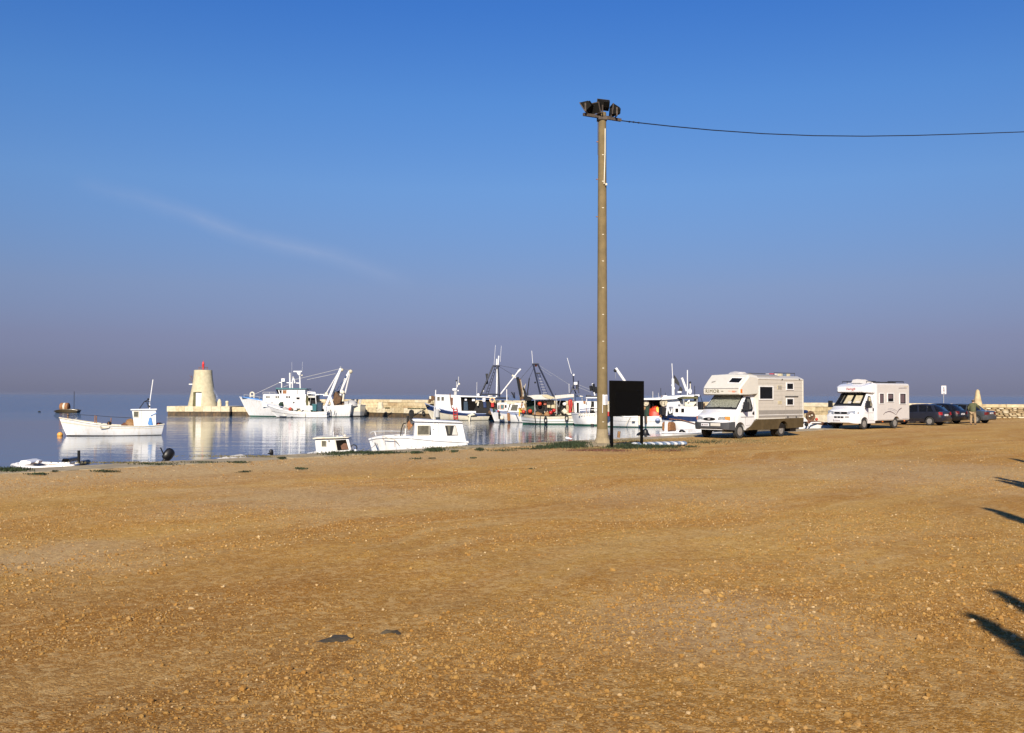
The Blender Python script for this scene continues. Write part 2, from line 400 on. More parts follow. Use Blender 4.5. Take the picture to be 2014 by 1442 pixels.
def gravel_mat():
    m = bpy.data.materials.new('yard_gravel'); m.use_nodes = True
    n = m.node_tree; b = n.nodes['Principled BSDF']; L = n.links
    b.inputs['Roughness'].default_value = 0.95; b.inputs['Specular IOR Level'].default_value = 0.15
    g = n.nodes.new('ShaderNodeNewGeometry')
    def noise(scale, det=5, vec=None, dim='3D', rough=0.5, dist=0):
        q = n.nodes.new('ShaderNodeTexNoise'); q.inputs['Scale'].default_value = scale; q.inputs['Detail'].default_value = det
        q.inputs['Roughness'].default_value = rough; q.inputs['Distortion'].default_value = dist
        L.new(vec or g.outputs['Position'], q.inputs[0]); return q.outputs[0]
    def mr(v, a, b_, c=0, d=1):
        q = n.nodes.new('ShaderNodeMapRange'); L.new(v, q.inputs[0])
        for i, x in enumerate((a, b_, c, d)): q.inputs[i + 1].default_value = x
        return q.outputs[0]
    def mixc(f, a, b_):
        q = n.nodes.new('ShaderNodeMix'); q.data_type = 'RGBA'
        if isinstance(f, float): q.inputs['Factor'].default_value = f
        else: L.new(f, q.inputs['Factor'])
        for k, v in (('A', a), ('B', b_)):
            if isinstance(v, tuple): q.inputs[k].default_value = (*v, 1)
            else: L.new(v, q.inputs[k])
        return q.outputs['Result']
    def ma(op, a, b_):
        q = n.nodes.new('ShaderNodeMath'); q.operation = op
        for i, v in enumerate((a, b_)):
            if isinstance(v, (int, float)): q.inputs[i].default_value = v
            else: L.new(v, q.inputs[i])
        return q.outputs[0]
    # wheel tracks: vehicles sweep in wide arcs across the yard, so stretch noise along an arc
    sp = n.nodes.new('ShaderNodeSeparateXYZ'); L.new(g.outputs['Position'], sp.inputs[0])
    # tracks run along the quay: dq = metres inland of the quay edge, uq = metres along it
    dq = ma('SUBTRACT', ma('MULTIPLY', ma('ADD', sp.outputs[0], 13.3), 0.734), ma('MULTIPLY', ma('SUBTRACT', sp.outputs[1], 26.0), 0.679))
    uq = ma('ADD', ma('MULTIPLY', ma('ADD', sp.outputs[0], 13.3), 0.679), ma('MULTIPLY', ma('SUBTRACT', sp.outputs[1], 26.0), 0.734))
    wob = noise(0.12, 2)
    dqw = ma('ADD', dq, ma('MULTIPLY', ma('SUBTRACT', wob, 0.5), 7.0))
    cb = n.nodes.new('ShaderNodeCombineXYZ')
    L.new(ma('MULTIPLY', dqw, 0.42), cb.inputs[0]); L.new(ma('MULTIPLY', uq, 0.07), cb.inputs[1])
    arcs = noise(1.0, 5, cb.outputs[0], rough=0.62)
    cb2 = n.nodes.new('ShaderNodeCombineXYZ')
    L.new(ma('MULTIPLY', dqw, 1.9), cb2.inputs[0]); L.new(ma('MULTIPLY', uq, 0.22), cb2.inputs[1]); cb2.inputs[2].default_value = 4.0
    lanes = noise(1.0, 4, cb2.outputs[0], rough=0.6)
    big = noise(0.2, 4); med = noise(1.1, 5); fin = noise(7.0, 6, rough=0.65); tiny = noise(60, 3, rough=0.7)
    col = mixc(mr(arcs, 0.43, 0.57), (0.35, 0.155, 0.018), (0.49, 0.285, 0.066))
    col = mixc(ma('MULTIPLY', mr(lanes, 0.48, 0.66), 0.55), col, (0.51, 0.35, 0.155))
    col = mixc(ma('MULTIPLY', mr(big, 0.46, 0.66), 0.55), col, (0.40, 0.24, 0.056))
    col = mixc(ma('MULTIPLY', mr(med, 0.48, 0.70), 0.5), col, (0.38, 0.172, 0.024))
    # browner earth in the near part, its darkening partly painted-in lens vignetting
    col = mixc(ma('MULTIPLY', mr(ma('ADD', sp.outputs[1], ma('MULTIPLY', noise(0.4, 4), 6.0)), 17.0, 8.5), 0.68), col, (0.26, 0.118, 0.016))
    # dusty pale strip along the quay, and a pale patch out in the yard
    strip = mr(ma('ADD', dq, ma('MULTIPLY', ma('SUBTRACT', noise(0.35, 4), 0.5), 6.0)), 8.5, 3.5)
    strip = ma('MULTIPLY', strip, mr(uq, 34.0, 8.0, 0.25, 1.0))
    col = mixc(ma('MULTIPLY', strip, 0.8), col, (0.50, 0.375, 0.215))
    for (qx, qy, ra, rb, amt) in ((-6.2, 12.2, 2.2, 0.5, 0.6), (1.8, 8.6, 2.0, 0.3, 0.6), (11.0, 26.0, 7.0, 2.0, 0.55), (-4.0, 19.5, 4.0, 1.0, 0.55), (3.2, 20.0, 3.0, 0.8, 0.4)):
        pd = n.nodes.new('ShaderNodeVectorMath'); pd.operation = 'DISTANCE'; L.new(g.outputs['Position'], pd.inputs[0]); pd.inputs[1].default_value = (qx, qy, 0)
        pat = mr(ma('ADD', pd.outputs['Value'], ma('MULTIPLY', ma('SUBTRACT', noise(0.8, 5), 0.5), 1.6 * ra)), ra, rb)
        col = mixc(ma('MULTIPLY', pat, amt), col, (0.49, 0.365, 0.215))
    # redder clay in the near left, darkened further to paint in corner vignetting
    pe2 = n.nodes.new('ShaderNodeVectorMath'); pe2.operation = 'DISTANCE'; L.new(g.outputs['Position'], pe2.inputs[0]); pe2.inputs[1].default_value = (-3.2, 4.5, 0)
    clay_vignette = mr(ma('ADD', pe2.outputs['Value'], ma('MULTIPLY', ma('SUBTRACT', noise(0.6, 4), 0.5), 5.0)), 7.5, 1.5)
    col = mixc(ma('MULTIPLY', clay_vignette, 0.85), col, (0.225, 0.098, 0.016))
    col = mixc(ma('MULTIPLY', mr(fin, 0.42, 0.7), 0.45), col, (0.235, 0.112, 0.020))
    # separate small stones in colour: pale grit cells, and dark cells painting stone shadows
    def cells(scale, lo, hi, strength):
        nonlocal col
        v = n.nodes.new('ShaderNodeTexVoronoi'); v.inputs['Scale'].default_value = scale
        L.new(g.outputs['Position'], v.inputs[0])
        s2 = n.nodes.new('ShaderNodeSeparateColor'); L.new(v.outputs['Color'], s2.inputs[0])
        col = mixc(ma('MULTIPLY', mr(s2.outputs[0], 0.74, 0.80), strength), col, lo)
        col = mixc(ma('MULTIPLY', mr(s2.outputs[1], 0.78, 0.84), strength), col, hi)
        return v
    # wheel tracks: pairs of compacted paler lanes
    for k0, amt in ((8.6, 0.35), (10.2, 0.35), (13.9, 0.28), (15.5, 0.28), (20.0, 0.25), (21.6, 0.25)):
        tr = mr(ma('ABSOLUTE', ma('SUBTRACT', dqw, k0), 0), 0.42, 0.12)
        tr = ma('MULTIPLY', tr, mr(noise(0.5, 3), 0.38, 0.6))
        col = mixc(ma('MULTIPLY', tr, amt), col, (0.50, 0.33, 0.13))
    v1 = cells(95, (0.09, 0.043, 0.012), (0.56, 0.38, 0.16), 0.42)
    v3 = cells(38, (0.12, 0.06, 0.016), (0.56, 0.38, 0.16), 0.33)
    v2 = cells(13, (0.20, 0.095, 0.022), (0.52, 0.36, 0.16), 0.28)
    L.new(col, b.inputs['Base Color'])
    h = ma('ADD', ma('ADD', ma('MULTIPLY', ma('SUBTRACT', 1.0, v1.outputs['Distance']), 0.25), ma('MULTIPLY', ma('SUBTRACT', 1.0, v3.outputs['Distance']), 0.35)), ma('ADD', ma('MULTIPLY', fin, 1.0), ma('MULTIPLY', tiny, 0.3)))
    bp = n.nodes.new('ShaderNodeBump'); bp.inputs['Strength'].default_value = 0.6; bp.inputs['Distance'].default_value = 0.022
    L.new(h, bp.inputs['Height']); L.new(bp.outputs[0], b.inputs['Normal'])
    return m
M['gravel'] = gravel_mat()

Ys = np.concatenate([np.linspace(-40, 3, 30), np.linspace(3.25, 24, 120), np.linspace(24.4, 45, 60), np.linspace(46, 97, 40)])
Vs = np.concatenate([np.linspace(0, 60, 260), np.linspace(61, 130, 30)])
YY, VV = np.meshgrid(Ys, Vs, indexing='ij')
XX = np.array([edgeX(y) for y in Ys])[:, None] + VV
ZZ = gh(XX, YY)
nr, nc = YY.shape
verts = np.stack([XX, YY, ZZ], -1).reshape(-1, 3)
idx = np.arange(nr * nc).reshape(nr, nc)
faces = np.stack([idx[:-1, :-1], idx[:-1, 1:], idx[1:, 1:], idx[1:, :-1]], -1).reshape(-1, 4)
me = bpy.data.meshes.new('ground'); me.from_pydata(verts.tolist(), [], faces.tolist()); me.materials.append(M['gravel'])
me.polygons.foreach_set('use_smooth', [True] * len(me.polygons))
ground = bpy.data.objects.new('ground', me); COL.objects.link(ground)
setp(ground, 'ochre gravel and trodden earth yard beside the harbour', None, None, 'structure')
# body of the land below the sheet
q = MB()
pe = [(edgeX(y), y) for y in (-40, 61.5, 97)]
ring = pe + [(130, 97), (130, -40)]
nn = len(ring)
q.add([(x + 0.02, y, -0.06) for x, y in ring] + [(x + 0.02, y, -3) for x, y in ring], [tuple(range(nn)), tuple(range(2 * nn - 1, nn - 1, -1))] + [(i, (i + 1) % nn, (i + 1) % nn + nn, i + nn) for i in range(nn)])
o = q.build('quay_wall', M['wet_stone']); setp(o, 'dark stone face of the near quay under its paved edge', None, None, 'structure')

# paved edge of the quay: slabs with open joints
qe = bpy.data.objects.new('quay_edge', None); COL.objects.link(qe)
setp(qe, 'worn concrete slabs along the near edge of the quay', None, None, 'structure')
dirq = Vector((0.679, 0.734, 0)); nin = Vector((0.734, -0.679, 0))
p0 = Vector((edgeX(6), 6, 0)); tot = (Vector((19.5, 61.5, 0)) - p0).length
u = 0; k = 0
while u < tot - 0.3:
    ln = min(random.uniform(2.2, 3.4), tot - u)
    a = p0 + dirq * (u + 0.02); bq = p0 + dirq * (u + ln - 0.025)
    dz = random.uniform(0.015, 0.045); wd = random.uniform(1.25, 1.5)
    q = MB(); vs = []
    n1 = 8
    inner = []
    for i in range(n1 + 1):
        c = a.lerp(bq, i / n1); inner.append(c + nin * (wd + random.uniform(-0.12, 0.12)))
    outer = [a.lerp(bq, i / n1) - nin * (0.04 + random.uniform(0, 0.03)) for i in range(n1 + 1)]
    vs = [Vector((p.x, p.y, dz)) for p in outer] + [Vector((p.x, p.y, dz - 0.008)) for p in inner] + [Vector((p.x, p.y, -0.22)) for p in outer] + [Vector((p.x, p.y, -0.1)) for p in inner]
    m1 = n1 + 1; fs = []
    for i in range(n1):
        fs += [(i, i + 1, m1 + i + 1, m1 + i), (2 * m1 + i, 2 * m1 + i + 1, i + 1, i), (m1 + i, m1 + i + 1, 3 * m1 + i + 1, 3 * m1 + i)]
    fs += [(0, m1, 3 * m1, 2 * m1), (n1, 2 * m1 + n1, 3 * m1 + n1, m1 + n1)]
    q.add(vs, fs).build('slab', M['concrete'], qe)
    u += ln; k += 1

def water_mat():
    m = bpy.data.materials.new('sea_water'); m.use_nodes = True
    n = m.node_tree; b = n.nodes['Principled BSDF']; L = n.links
    b.inputs['Base Color'].default_value = (0.008, 0.050, 0.11, 1)
    b.inputs['Roughness'].default_value = 0.02; b.inputs['IOR'].default_value = 1.33
    g = n.nodes.new('ShaderNodeNewGeometry')
    mp = n.nodes.new('ShaderNodeMapping'); L.new(g.outputs['Position'], mp.inputs[0]); mp.inputs['Scale'].default_value = (0.55, 1.7, 1)
    a = n.nodes.new('ShaderNodeTexNoise'); a.inputs['Scale'].default_value = 1.1; a.inputs['Detail'].default_value = 4; L.new(mp.outputs[0], a.inputs[0])
    c = n.nodes.new('ShaderNodeTexNoise'); c.inputs['Scale'].default_value = 0.25; c.inputs['Detail'].default_value = 2; L.new(mp.outputs[0], c.inputs[0])
    # open water outside the mole is ruffled, the basin is nearly a mirror
    sp = n.nodes.new('ShaderNodeSeparateXYZ'); L.new(g.outputs['Position'], sp.inputs[0])
    def ma(op, p, q_, cl=False):
        z = n.nodes.new('ShaderNodeMath'); z.operation = op; z.use_clamp = cl
        for i, v in enumerate((p, q_)):
            if isinstance(v, (int, float)): z.inputs[i].default_value = v
            else: L.new(v, z.inputs[i])
        return z.outputs[0]
    pt = n.nodes.new('ShaderNodeTexNoise'); pt.inputs['Scale'].default_value = 0.02; pt.inputs['Detail'].default_value = 3
    mp2 = n.nodes.new('ShaderNodeMapping'); mp2.inputs['Scale'].default_value = (0.35, 1.5, 1); L.new(g.outputs['Position'], mp2.inputs[0]); L.new(mp2.outputs[0], pt.inputs[0])
    rough = n.nodes.new('ShaderNodeMapRange'); L.new(ma('ADD', sp.outputs[1], ma('MULTIPLY', ma('SUBTRACT', pt.outputs[0], 0.5), 160)), rough.inputs[0])
    rough.inputs[1].default_value = 95; rough.inputs[2].default_value = 190; rough.inputs[3].default_value = 0.0; rough.inputs[4].default_value = 1.0
    dist = ma('ADD', 0.012, ma('MULTIPLY', rough.outputs[0], 0.14))
    h = ma('ADD', a.outputs[0], ma('MULTIPLY', c.outputs[0], 1.5))
    bp = n.nodes.new('ShaderNodeBump'); bp.inputs['Strength'].default_value = 1.0
    L.new(dist, bp.inputs['Distance']); L.new(h, bp.inputs['Height']); L.new(bp.outputs[0], b.inputs['Normal'])
    return m
M['water'] = water_mat()
q = MB()
q.add([(-14000, -2000, -1), (14000, -2000, -1), (14000, 16000, -1), (-14000, 16000, -1)], [(0, 1, 2, 3)])
o = q.build('sea', M['water']); setp(o, 'calm blue sea and mirror still harbour basin', None, None, 'structure')
# ------------------------------------------------------------------ the mole: deck, kerb stones, sea wall
def along(poly, step):
    """points every ~step metres along a polyline -> list of (p, dir)"""
    outp = []
    for (a, b) in zip(poly, poly[1:]):
        a, b = Vector((*a, 0)), Vector((*b, 0)); ln = (b - a).length; n = max(1, round(ln / step)); d = (b - a).normalized()
        for i in range(n): outp.append((a + d * (ln * i / n), a + d * (ln * (i + 1) / n), d))
    return outp
MOLE = [(-39.6, 141), (-20, 138.5), (29.5, 92.5), (31.2, 92.3)]
WALL = [(-31.5, 142.6), (-19, 141.2), (31, 95.2), (40, 90.6)]
fr0 = Fr(0, 0, 0, 0)
pier = bpy.data.objects.new('pier', None); COL.objects.link(pier)
setp(pier, 'long low stone mole closing off the harbour behind the fishing boats', 'pier')
def ribbon(name, poly, y_in, z0, z1, m, parent):
    q = MB(); P3 = [Vector((*p, 0)) for p in poly]; n = len(P3); offs = []
    for i, p in enumerate(P3):
        d = (P3[min(i + 1, n - 1)] - P3[max(i - 1, 0)]).normalized(); nv = Vector((-d.y, d.x, 0)); offs.append((p + nv * y_in[0], p + nv * y_in[1]))
    vs = []; fs = []
    for a, b in offs: vs += [(a.x, a.y, z0), (a.x, a.y, z1), (b.x, b.y, z1), (b.x, b.y, z0)]
    for i in range(n - 1):
        for j in range(4): fs.append((i * 4 + j, i * 4 + (j + 1) % 4, i * 4 + 4 + (j + 1) % 4, i * 4 + 4 + j))
    fs += [(0, 1, 2, 3), ((n - 1) * 4 + 3, (n - 1) * 4 + 2, (n - 1) * 4 + 1, (n - 1) * 4)]
    return q.add(vs, fs).build(name, m, parent)
ribbon('pier_base', MOLE, (0.10, 8.0), -3.0, -0.42, M['wet_stone'], pier)
ribbon('deck', MOLE, (0.75, 8.0), -0.40, 0.12, M['concrete'], pier)
def stone_block(a, b, nv, t0, t1, z0, z1, m, parent, name='block', gap=0.02, jit=0.02):
    """one squared stone between a and b, slightly uneven"""
    d = (b - a).normalized(); a = a + d * gap; b = b - d * gap
    j = lambda: random.uniform(-jit, jit)
    vs = []
    f = j()
    for z in (z0, z1):
        for p, t in ((a, t0), (b, t0), (b, t1), (a, t1)):
            r = p + nv * (t + (f + j() * 0.4 if t == t0 else 0)); vs.append((r.x, r.y, z + (j() * 0.5 if z == z1 else 0)))
    q = MB(); q.add(vs, [(3, 2, 1, 0), (4, 5, 6, 7), (0, 1, 5, 4), (1, 2, 6, 5), (2, 3, 7, 6), (3, 0, 4, 7)])
    o = q.build(name, m, parent, bevel=0)
    return o
random.seed(3)
for a, b, d in along(MOLE, 1.9):
    nv = Vector((-d.y, d.x, 0))
    stone_block(a, b, nv, 0, 0.8, -0.46, 0.2, random.choice([M['stone'], M['stone_b'], M['stone_pale'], M['stone_b']]), pier, 'kerb_stone', 0.025, 0.03)
sw = bpy.data.objects.new('sea_wall', None); COL.objects.link(sw)
setp(sw, 'cream stone sea wall running along the back of the mole', 'wall')
ribbon('wall_core', WALL, (0.12, 0.9), 0.0, 1.2, M['stone_joint'], sw)
for row, (z0, z1) in enumerate(((0.0, 0.46), (0.475, 0.93))):
    for i, (a, b, d) in enumerate(along(WALL, 2.1 if row else 1.8)):
        stone_block(a, b, Vector((-d.y, d.x, 0)), 0, 0.5, z0 + 0.1 * (row == 0), z1, random.choice([M['stone'], M['stone_b'], M['stone_b'], M['stone_c']]), sw, 'wall_stone', 0.012, 0.015)
for a, b, d in along(WALL, 2.6):
    stone_block(a, b, Vector((-d.y, d.x, 0)), -0.06, 0.98, 0.945, 1.32, random.choice([M['stone_b'], M['stone_pale']]), sw, 'coping_stone', 0.01, 0.015)

# rubble wall behind the cars
rw = bpy.data.objects.new('rubble_wall', None); COL.objects.link(rw)
setp(rw, 'low rubble stone wall with a smooth coping beside the silver car', 'wall')
RW = [(40, 90.6), (66, 88.3)]
ribbon('wall_core', RW, (0.14, 0.8), -0.02, 0.98, M['stone_joint'], rw)
A, B_ = Vector((40, 90.6, 0)), Vector((66, 88.3, 0)); dR = (B_ - A).normalized(); nR = Vector((-dR.y, dR.x, 0))
def rubble(u0, ln, z0, hh, m):
    q = MB(); n = 9; vs = []
    c0 = u0 + ln / 2; zc = z0 + hh / 2
    prom = random.uniform(-0.05, 0.05)
    for t, sc_ in ((0.2, 1.0), (0.03 + prom, 0.97), (-0.03 + prom, 0.72)):
        for i in range(n):
            a = 2 * PI * i / n; ca, sa = math.cos(a), math.sin(a)
            rr = 1 / max(abs(ca), abs(sa)) ** 0.75 * (0.97 + 0.05 * math.sin(i * 2.7 + u0))
            p = A + dR * (c0 + ca * ln / 2 * sc_ * min(rr, 1.12)) + nR * t
            vs.append((p.x, p.y, zc + sa * hh / 2 * sc_ * min(rr, 1.12)))
    fs = [(k * n + i, k * n + (i + 1) % n, (k + 1) * n + (i + 1) % n, (k + 1) * n + i) for k in range(2) for i in range(n)] + [tuple(range(2 * n, 3 * n))]
    return q.add(vs, fs).build('stone', m, rw, smooth=True, ang=50)
z = 0.0
random.seed(9)
while z < 0.92:
    hh = random.uniform(0.13, 0.2); u = 0.0
    if z + hh > 0.96: hh = 0.96 - z
    while u < 15:
        ln = random.uniform(0.28, 0.75)
        rubble(u, ln - 0.02, z, hh - 0.02, random.choice([M['stone'], M['stone_b'], M['stone_c'], M['stone_pale'], M['stone_c']]))
        u += ln
    z += hh
for a, b, d in along(RW, 2.3):
    stone_block(a, b, nR, -0.07, 0.9, 0.97, 1.26, random.choice([M['stone'], M['stone_b']]), rw, 'coping_stone', 0.01, 0.03)

# lighthouse platform at the mole's head
fr = Fr(-44.0, 143.0, 0, 0)
pl = bpy.data.objects.new('lighthouse_platform', None); COL.objects.link(pl)
setp(pl, 'pale stone platform under the squat harbour light, dark and wet below', 'pier')
q = MB(); q.box(-48.35, -39.7, 140.12, 147, -3, -0.43); q.build('pier_base', M['wet_stone'], pl)
random.seed(5)
for i in range(7):
    x0 = -48.45 + i * 1.26
    stone_block(Vector((x0, 140.0, 0)), Vector((x0 + 1.26, 140.0, 0)), Vector((0, 1, 0)), 0, 7.0, -0.44, 0.30, random.choice([M['stone_b'], M['stone_pale']]), pl, 'kerb_stone', 0.015, 0.02)

# harbour light
fr = Fr(-44.2, 142.6, 0.30, -90)
lh = thing('harbour_light', fr, 'squat cream harbour light tower with white door and red lantern', 'lighthouse')
prof = [(2.1, -0.02), (2.04, 0.1), (1.87, 0.9), (1.69, 1.8), (1.50, 2.8), (1.36, 3.8), (1.28, 4.6), (1.26, 5.15), (1.12, 5.17)]
q = MB(); q.lathe(prof, n=48); tw = q.build('tower', M['cream_plaster'], lh, smooth=True)
frd = fr
dx0, dz0 = -0.42, 0
c1 = MB(); c1.box(1.2, 3.0, -0.88, 0.32, -0.1, 2.02)
cut(tw, [c1])
tw.data.polygons.foreach_set('use_smooth', [True] * len(tw.data.polygons)); tw.data.set_sharp_from_angle(angle=R(30))
q = MB(); q.box(1.3, 1.36, -0.60, 0.31, 0.0, 1.95); q.build('door', M['door_white'], lh, bevel=0.01)
q = MB(); q.box(1.21, 1.62, -0.87, -0.60, 0.0, 1.97); q.box(1.21, 1.5, -0.87, 0.31, 1.955, 2.01); q.build('jamb_shade', M['canvas_olive'], lh, bevel=0.01)  # dark olive panels, colour painting the shade on the recess jamb
q = MB(); q.tube((0, 0, 5.1), (0, 0, 5.75), 0.09, 0.07, 10); q.lathe([(0.14, 5.6), (0.2, 5.7), (0.2, 5.74), (0.13, 5.78)], n=14)
q.build('lamp_post', M['red_lamp'], lh, smooth=True)
q = MB(); q.lathe([(0.1, 5.76), (0.16, 5.85), (0.17, 6.15), (0.1, 6.3), (0.03, 6.38), (0.015, 6.55)], n=14); q.build('lantern', M['red_lamp'], lh, smooth=True)
q = MB(); q.torus((0, 0, 5.55), 0.62, 0.02, 'Z', 24, 6)
for k in range(8): q.tube((0.62 * math.cos(k * PI / 4), 0.62 * math.sin(k * PI / 4), 5.15), (0.62 * math.cos(k * PI / 4), 0.62 * math.sin(k * PI / 4), 5.56), 0.018)
q.build('railing', M['rust'], lh)
q = MB(); q.box(-0.1, 0.16, -1.98, -1.45, 3.05, 3.2); q.box(-0.05, 0.05, -1.5, -1.2, 3.08, 3.16); q.build('bracket', M['boat_white'], lh, bevel=0.01)
q = MB(); q.tube((0, -1.48, 3.2), (0, -1.62, 4.5), 0.02); q.tube((0, -1.55, 3.9), (0, -1.95, 4.45), 0.02); q.tube((0, -1.5, 3.55), (0, -1.95, 3.9), 0.02); q.ball((0, -1.62, 4.2), 0.07)
q.build('aerial', M['red_brown'], lh)
for k, yy in enumerate((1.7, 2.25)):
    q = MB(); pts = [(0.5 + 0.7 * k, 1.35 + 0.05 * k, 2.95)]
    pts = [(0.3, 1.42 + k * 0.15 + 1.2 * (t / 10) ** 1.6, 2.7 - 2.55 * t / 10 + 0.4 * math.sin(PI * t / 10)) for t in range(11)]
    q.path(pts, 0.014)
    for t in (3, 6, 9): p = pts[t]; q.tube(p, (p[0], p[1] - 0.05, max(0, p[2] - 0.9)), 0.012)
    q.build('handrail', M['pale_blue'], lh)
# mooring stones beside it
for (px, r, h, lab) in ((431.5, 0.30, 1.05, 'rounded pale mooring stone nearest the harbour light tower'), (446.5, 0.24, 0.78, 'shorter mooring stone at the step of the pier head')):
    p = at(px, 800, Y=141.2)
    q = MB(); prof = [(r * 0.9, 0), (r * 0.8, h * 0.3), (r * 0.78, h * 0.6), (r, h * 0.75), (r * 0.85, h * 0.93), (r * 0.3, h)] if h < 1 else [(r, 0), (r * 1.02, h * 0.35), (r * 0.85, h * 0.7), (r * 0.45, h * 0.93), (0.05, h)]
    q.lathe(prof, n=16); o = q.build('mooring_stone', M['stone_pale'], None, smooth=True); o.location = (p.x, 141.2, 0.3)
    setp(o, lab, 'bollard')
p = at(748, 800, Y=133.2); q = MB(); q.lathe([(0.42, 0), (0.4, 0.4), (0.34, 0.8), (0.2, 0.9)], n=14)
o = q.build('mooring_stone', M['stone_pale'], None, smooth=True); o.location = (p.x, 133.2, 0.12); setp(o, 'pale mooring stone standing alone before the sea wall', 'bollard')
for i, px in enumerate((740.5, 755.5, 788)):
    pass
# hanging fenders (old tyres) on the mole
for px, lab in ((811, 'large old tyre hung on the mole face as a fender'), (835, 'smaller tyre hung on the mole near the bow of the blue striped boat')):
    p = at(px, 812, Y=0.01 + 1) ; d = ray(px, 812)
    # meet the mole front line
    a, b = Vector((-20, 138.5)), Vector((29.5, 92.5)); nx, ny = (b - a).y, -(b - a).x
    t = (a.x * nx + a.y * ny) / (d.x * nx + d.y * ny); pt = CAMP + d * t
    q = MB(); q.torus((0, 0, 0), 0.30 if px < 820 else 0.2, 0.13 if px < 820 else 0.09, 'Y', 18, 8); o = q.build('fender_tyre', M['rubber'], None, smooth=True)
    o.location = (pt.x - 0.12, pt.y - 0.16, -0.38); o.rotation_euler = (0, 0, math.atan2(b.y - a.y, b.x - a.x)); setp(o, lab, 'tyre')

# conical beacon on the wall line
p = at(1921, 800, Y=89.2)
q = MB(); q.lathe([(0.6, 0), (0.5, 0.7), (0.40, 1.2), (0.31, 1.6), (0.22, 2.1), (0.15, 2.5), (0.04, 2.6)], n=20)
o = q.build('stone_cone', M['stone'], None, smooth=True); o.location = (p.x, 89.0, 0); setp(o, 'tapering rendered stone cone rising above the wall behind the man', 'pillar')

# ------------------------------------------------------------------ lamp mast
PX, PY = at(1184.5, 875, Y=39.5).x, 39.5
fp = Fr(PX, PY, 0, 6)
mast = thing('floodlight_mast', fp, 'tall tapered concrete mast carrying four floodlights', 'lamp post')
q = MB(); q.lathe([(0.222, 0), (0.215, 0.6)] + [(0.215 - 0.058 * k / 12, 0.6 + 12.68 * k / 12) for k in range(1, 13)], n=32)
q.build('pole', M['pole_concrete'], mast, smooth=True)
q = MB()
n = 10
vs = [(0, 0, 0)]
q.lathe([(1.5, -0.02), (1.42, 0.03), (0.62, 0.09), (0.34, 0.12), (0.25, 0.32), (0.22, 0.66)], n=18)
for i_, v_ in enumerate(q.v):
    if v_[2] < 0.08: q.v[i_] = (v_[0] * (1 + 0.25 * math.sin(i_ * 2.3)), v_[1] * (0.6 + 0.1 * math.sin(i_ * 1.7)), v_[2])
q.build('footing', M['plinth'], mast)
for k in range(11):
    zz = 0.95 + k * 1.06; rr = 0.225 - 0.062 * (zz - 0.6) / 12.3
    q = MB(); q.box(-0.04, 0.03, -rr - 0.006, -rr + 0.03, zz - 0.013, zz + 0.013); q.build('step_socket', M['boat_cream'], mast)
for k in range(3):
    zz = 12.1 - k * 1.5; rr = 0.225 - 0.062 * (zz - 0.6) / 12.3
    q = MB(); q.tube((-rr - 0.07, 0, zz), (-rr + 0.03, 0, zz), 0.02); q.build('step_bolt', M['rust'], mast)
fq = lambda px, py, Y=PY: at(px, py, Y=Y) - fp.o
rot = Matrix.Rotation(-fp.yaw, 3, 'Z')
def ml(px, py, dY=0.0): return rot @ (at(px, py, Y=PY + dY) - Vector((fp.o.x, fp.o.y, 0)))
q = MB(); q.path([ml(1190.2, 253, -.21), ml(1190.0, 300, -.215), ml(1188.2, 362, -.22)], 0.022, 8); q.box(0.08, 0.15, -0.25, -0.16, 10.32, 10.40); q.build('conduit', M['boat_cream'], mast)
q = MB(); q.path([ml(1175.6, 238, 0), ml(1175.6, 305, 0)], 0.008, 6); q.build('ladder_rail', M['bar_steel'], mast)
# crossbar runs slightly away to the right
a, b = ml(1147.5, 225.0, -0.45), ml(1221, 236.5, 0.45)
q = MB(); dd = (b - a); nrmv = Vector((-dd.y, dd.x, 0)).normalized() * 0.05; up = Vector((0, 0, 0.055))
vs = [a - nrmv - up, a + nrmv - up, a + nrmv + up, a - nrmv + up, b - nrmv - up, b + nrmv - up, b + nrmv + up, b - nrmv + up]
q.add(vs, [(0, 1, 2, 3), (7, 6, 5, 4), (0, 4, 5, 1), (1, 5, 6, 2), (2, 6, 7, 3), (3, 7, 4, 0)]); q.build('crossbar', M['bar_steel'], mast)
q = MB(); q.box(-0.19, 0.19, -0.19, 0.19, 12.95, 13.12); q.build('clamp', M['bar_steel'], mast, bevel=0.02)
LAMPS = [(0.10, 1.15, -0.55, 0.55), (0.34, 2.35, -0.35, 0.45), (0.56, 0.25, 0.22, 0.42), (0.84, 1.62, 0.1, 0.55)]
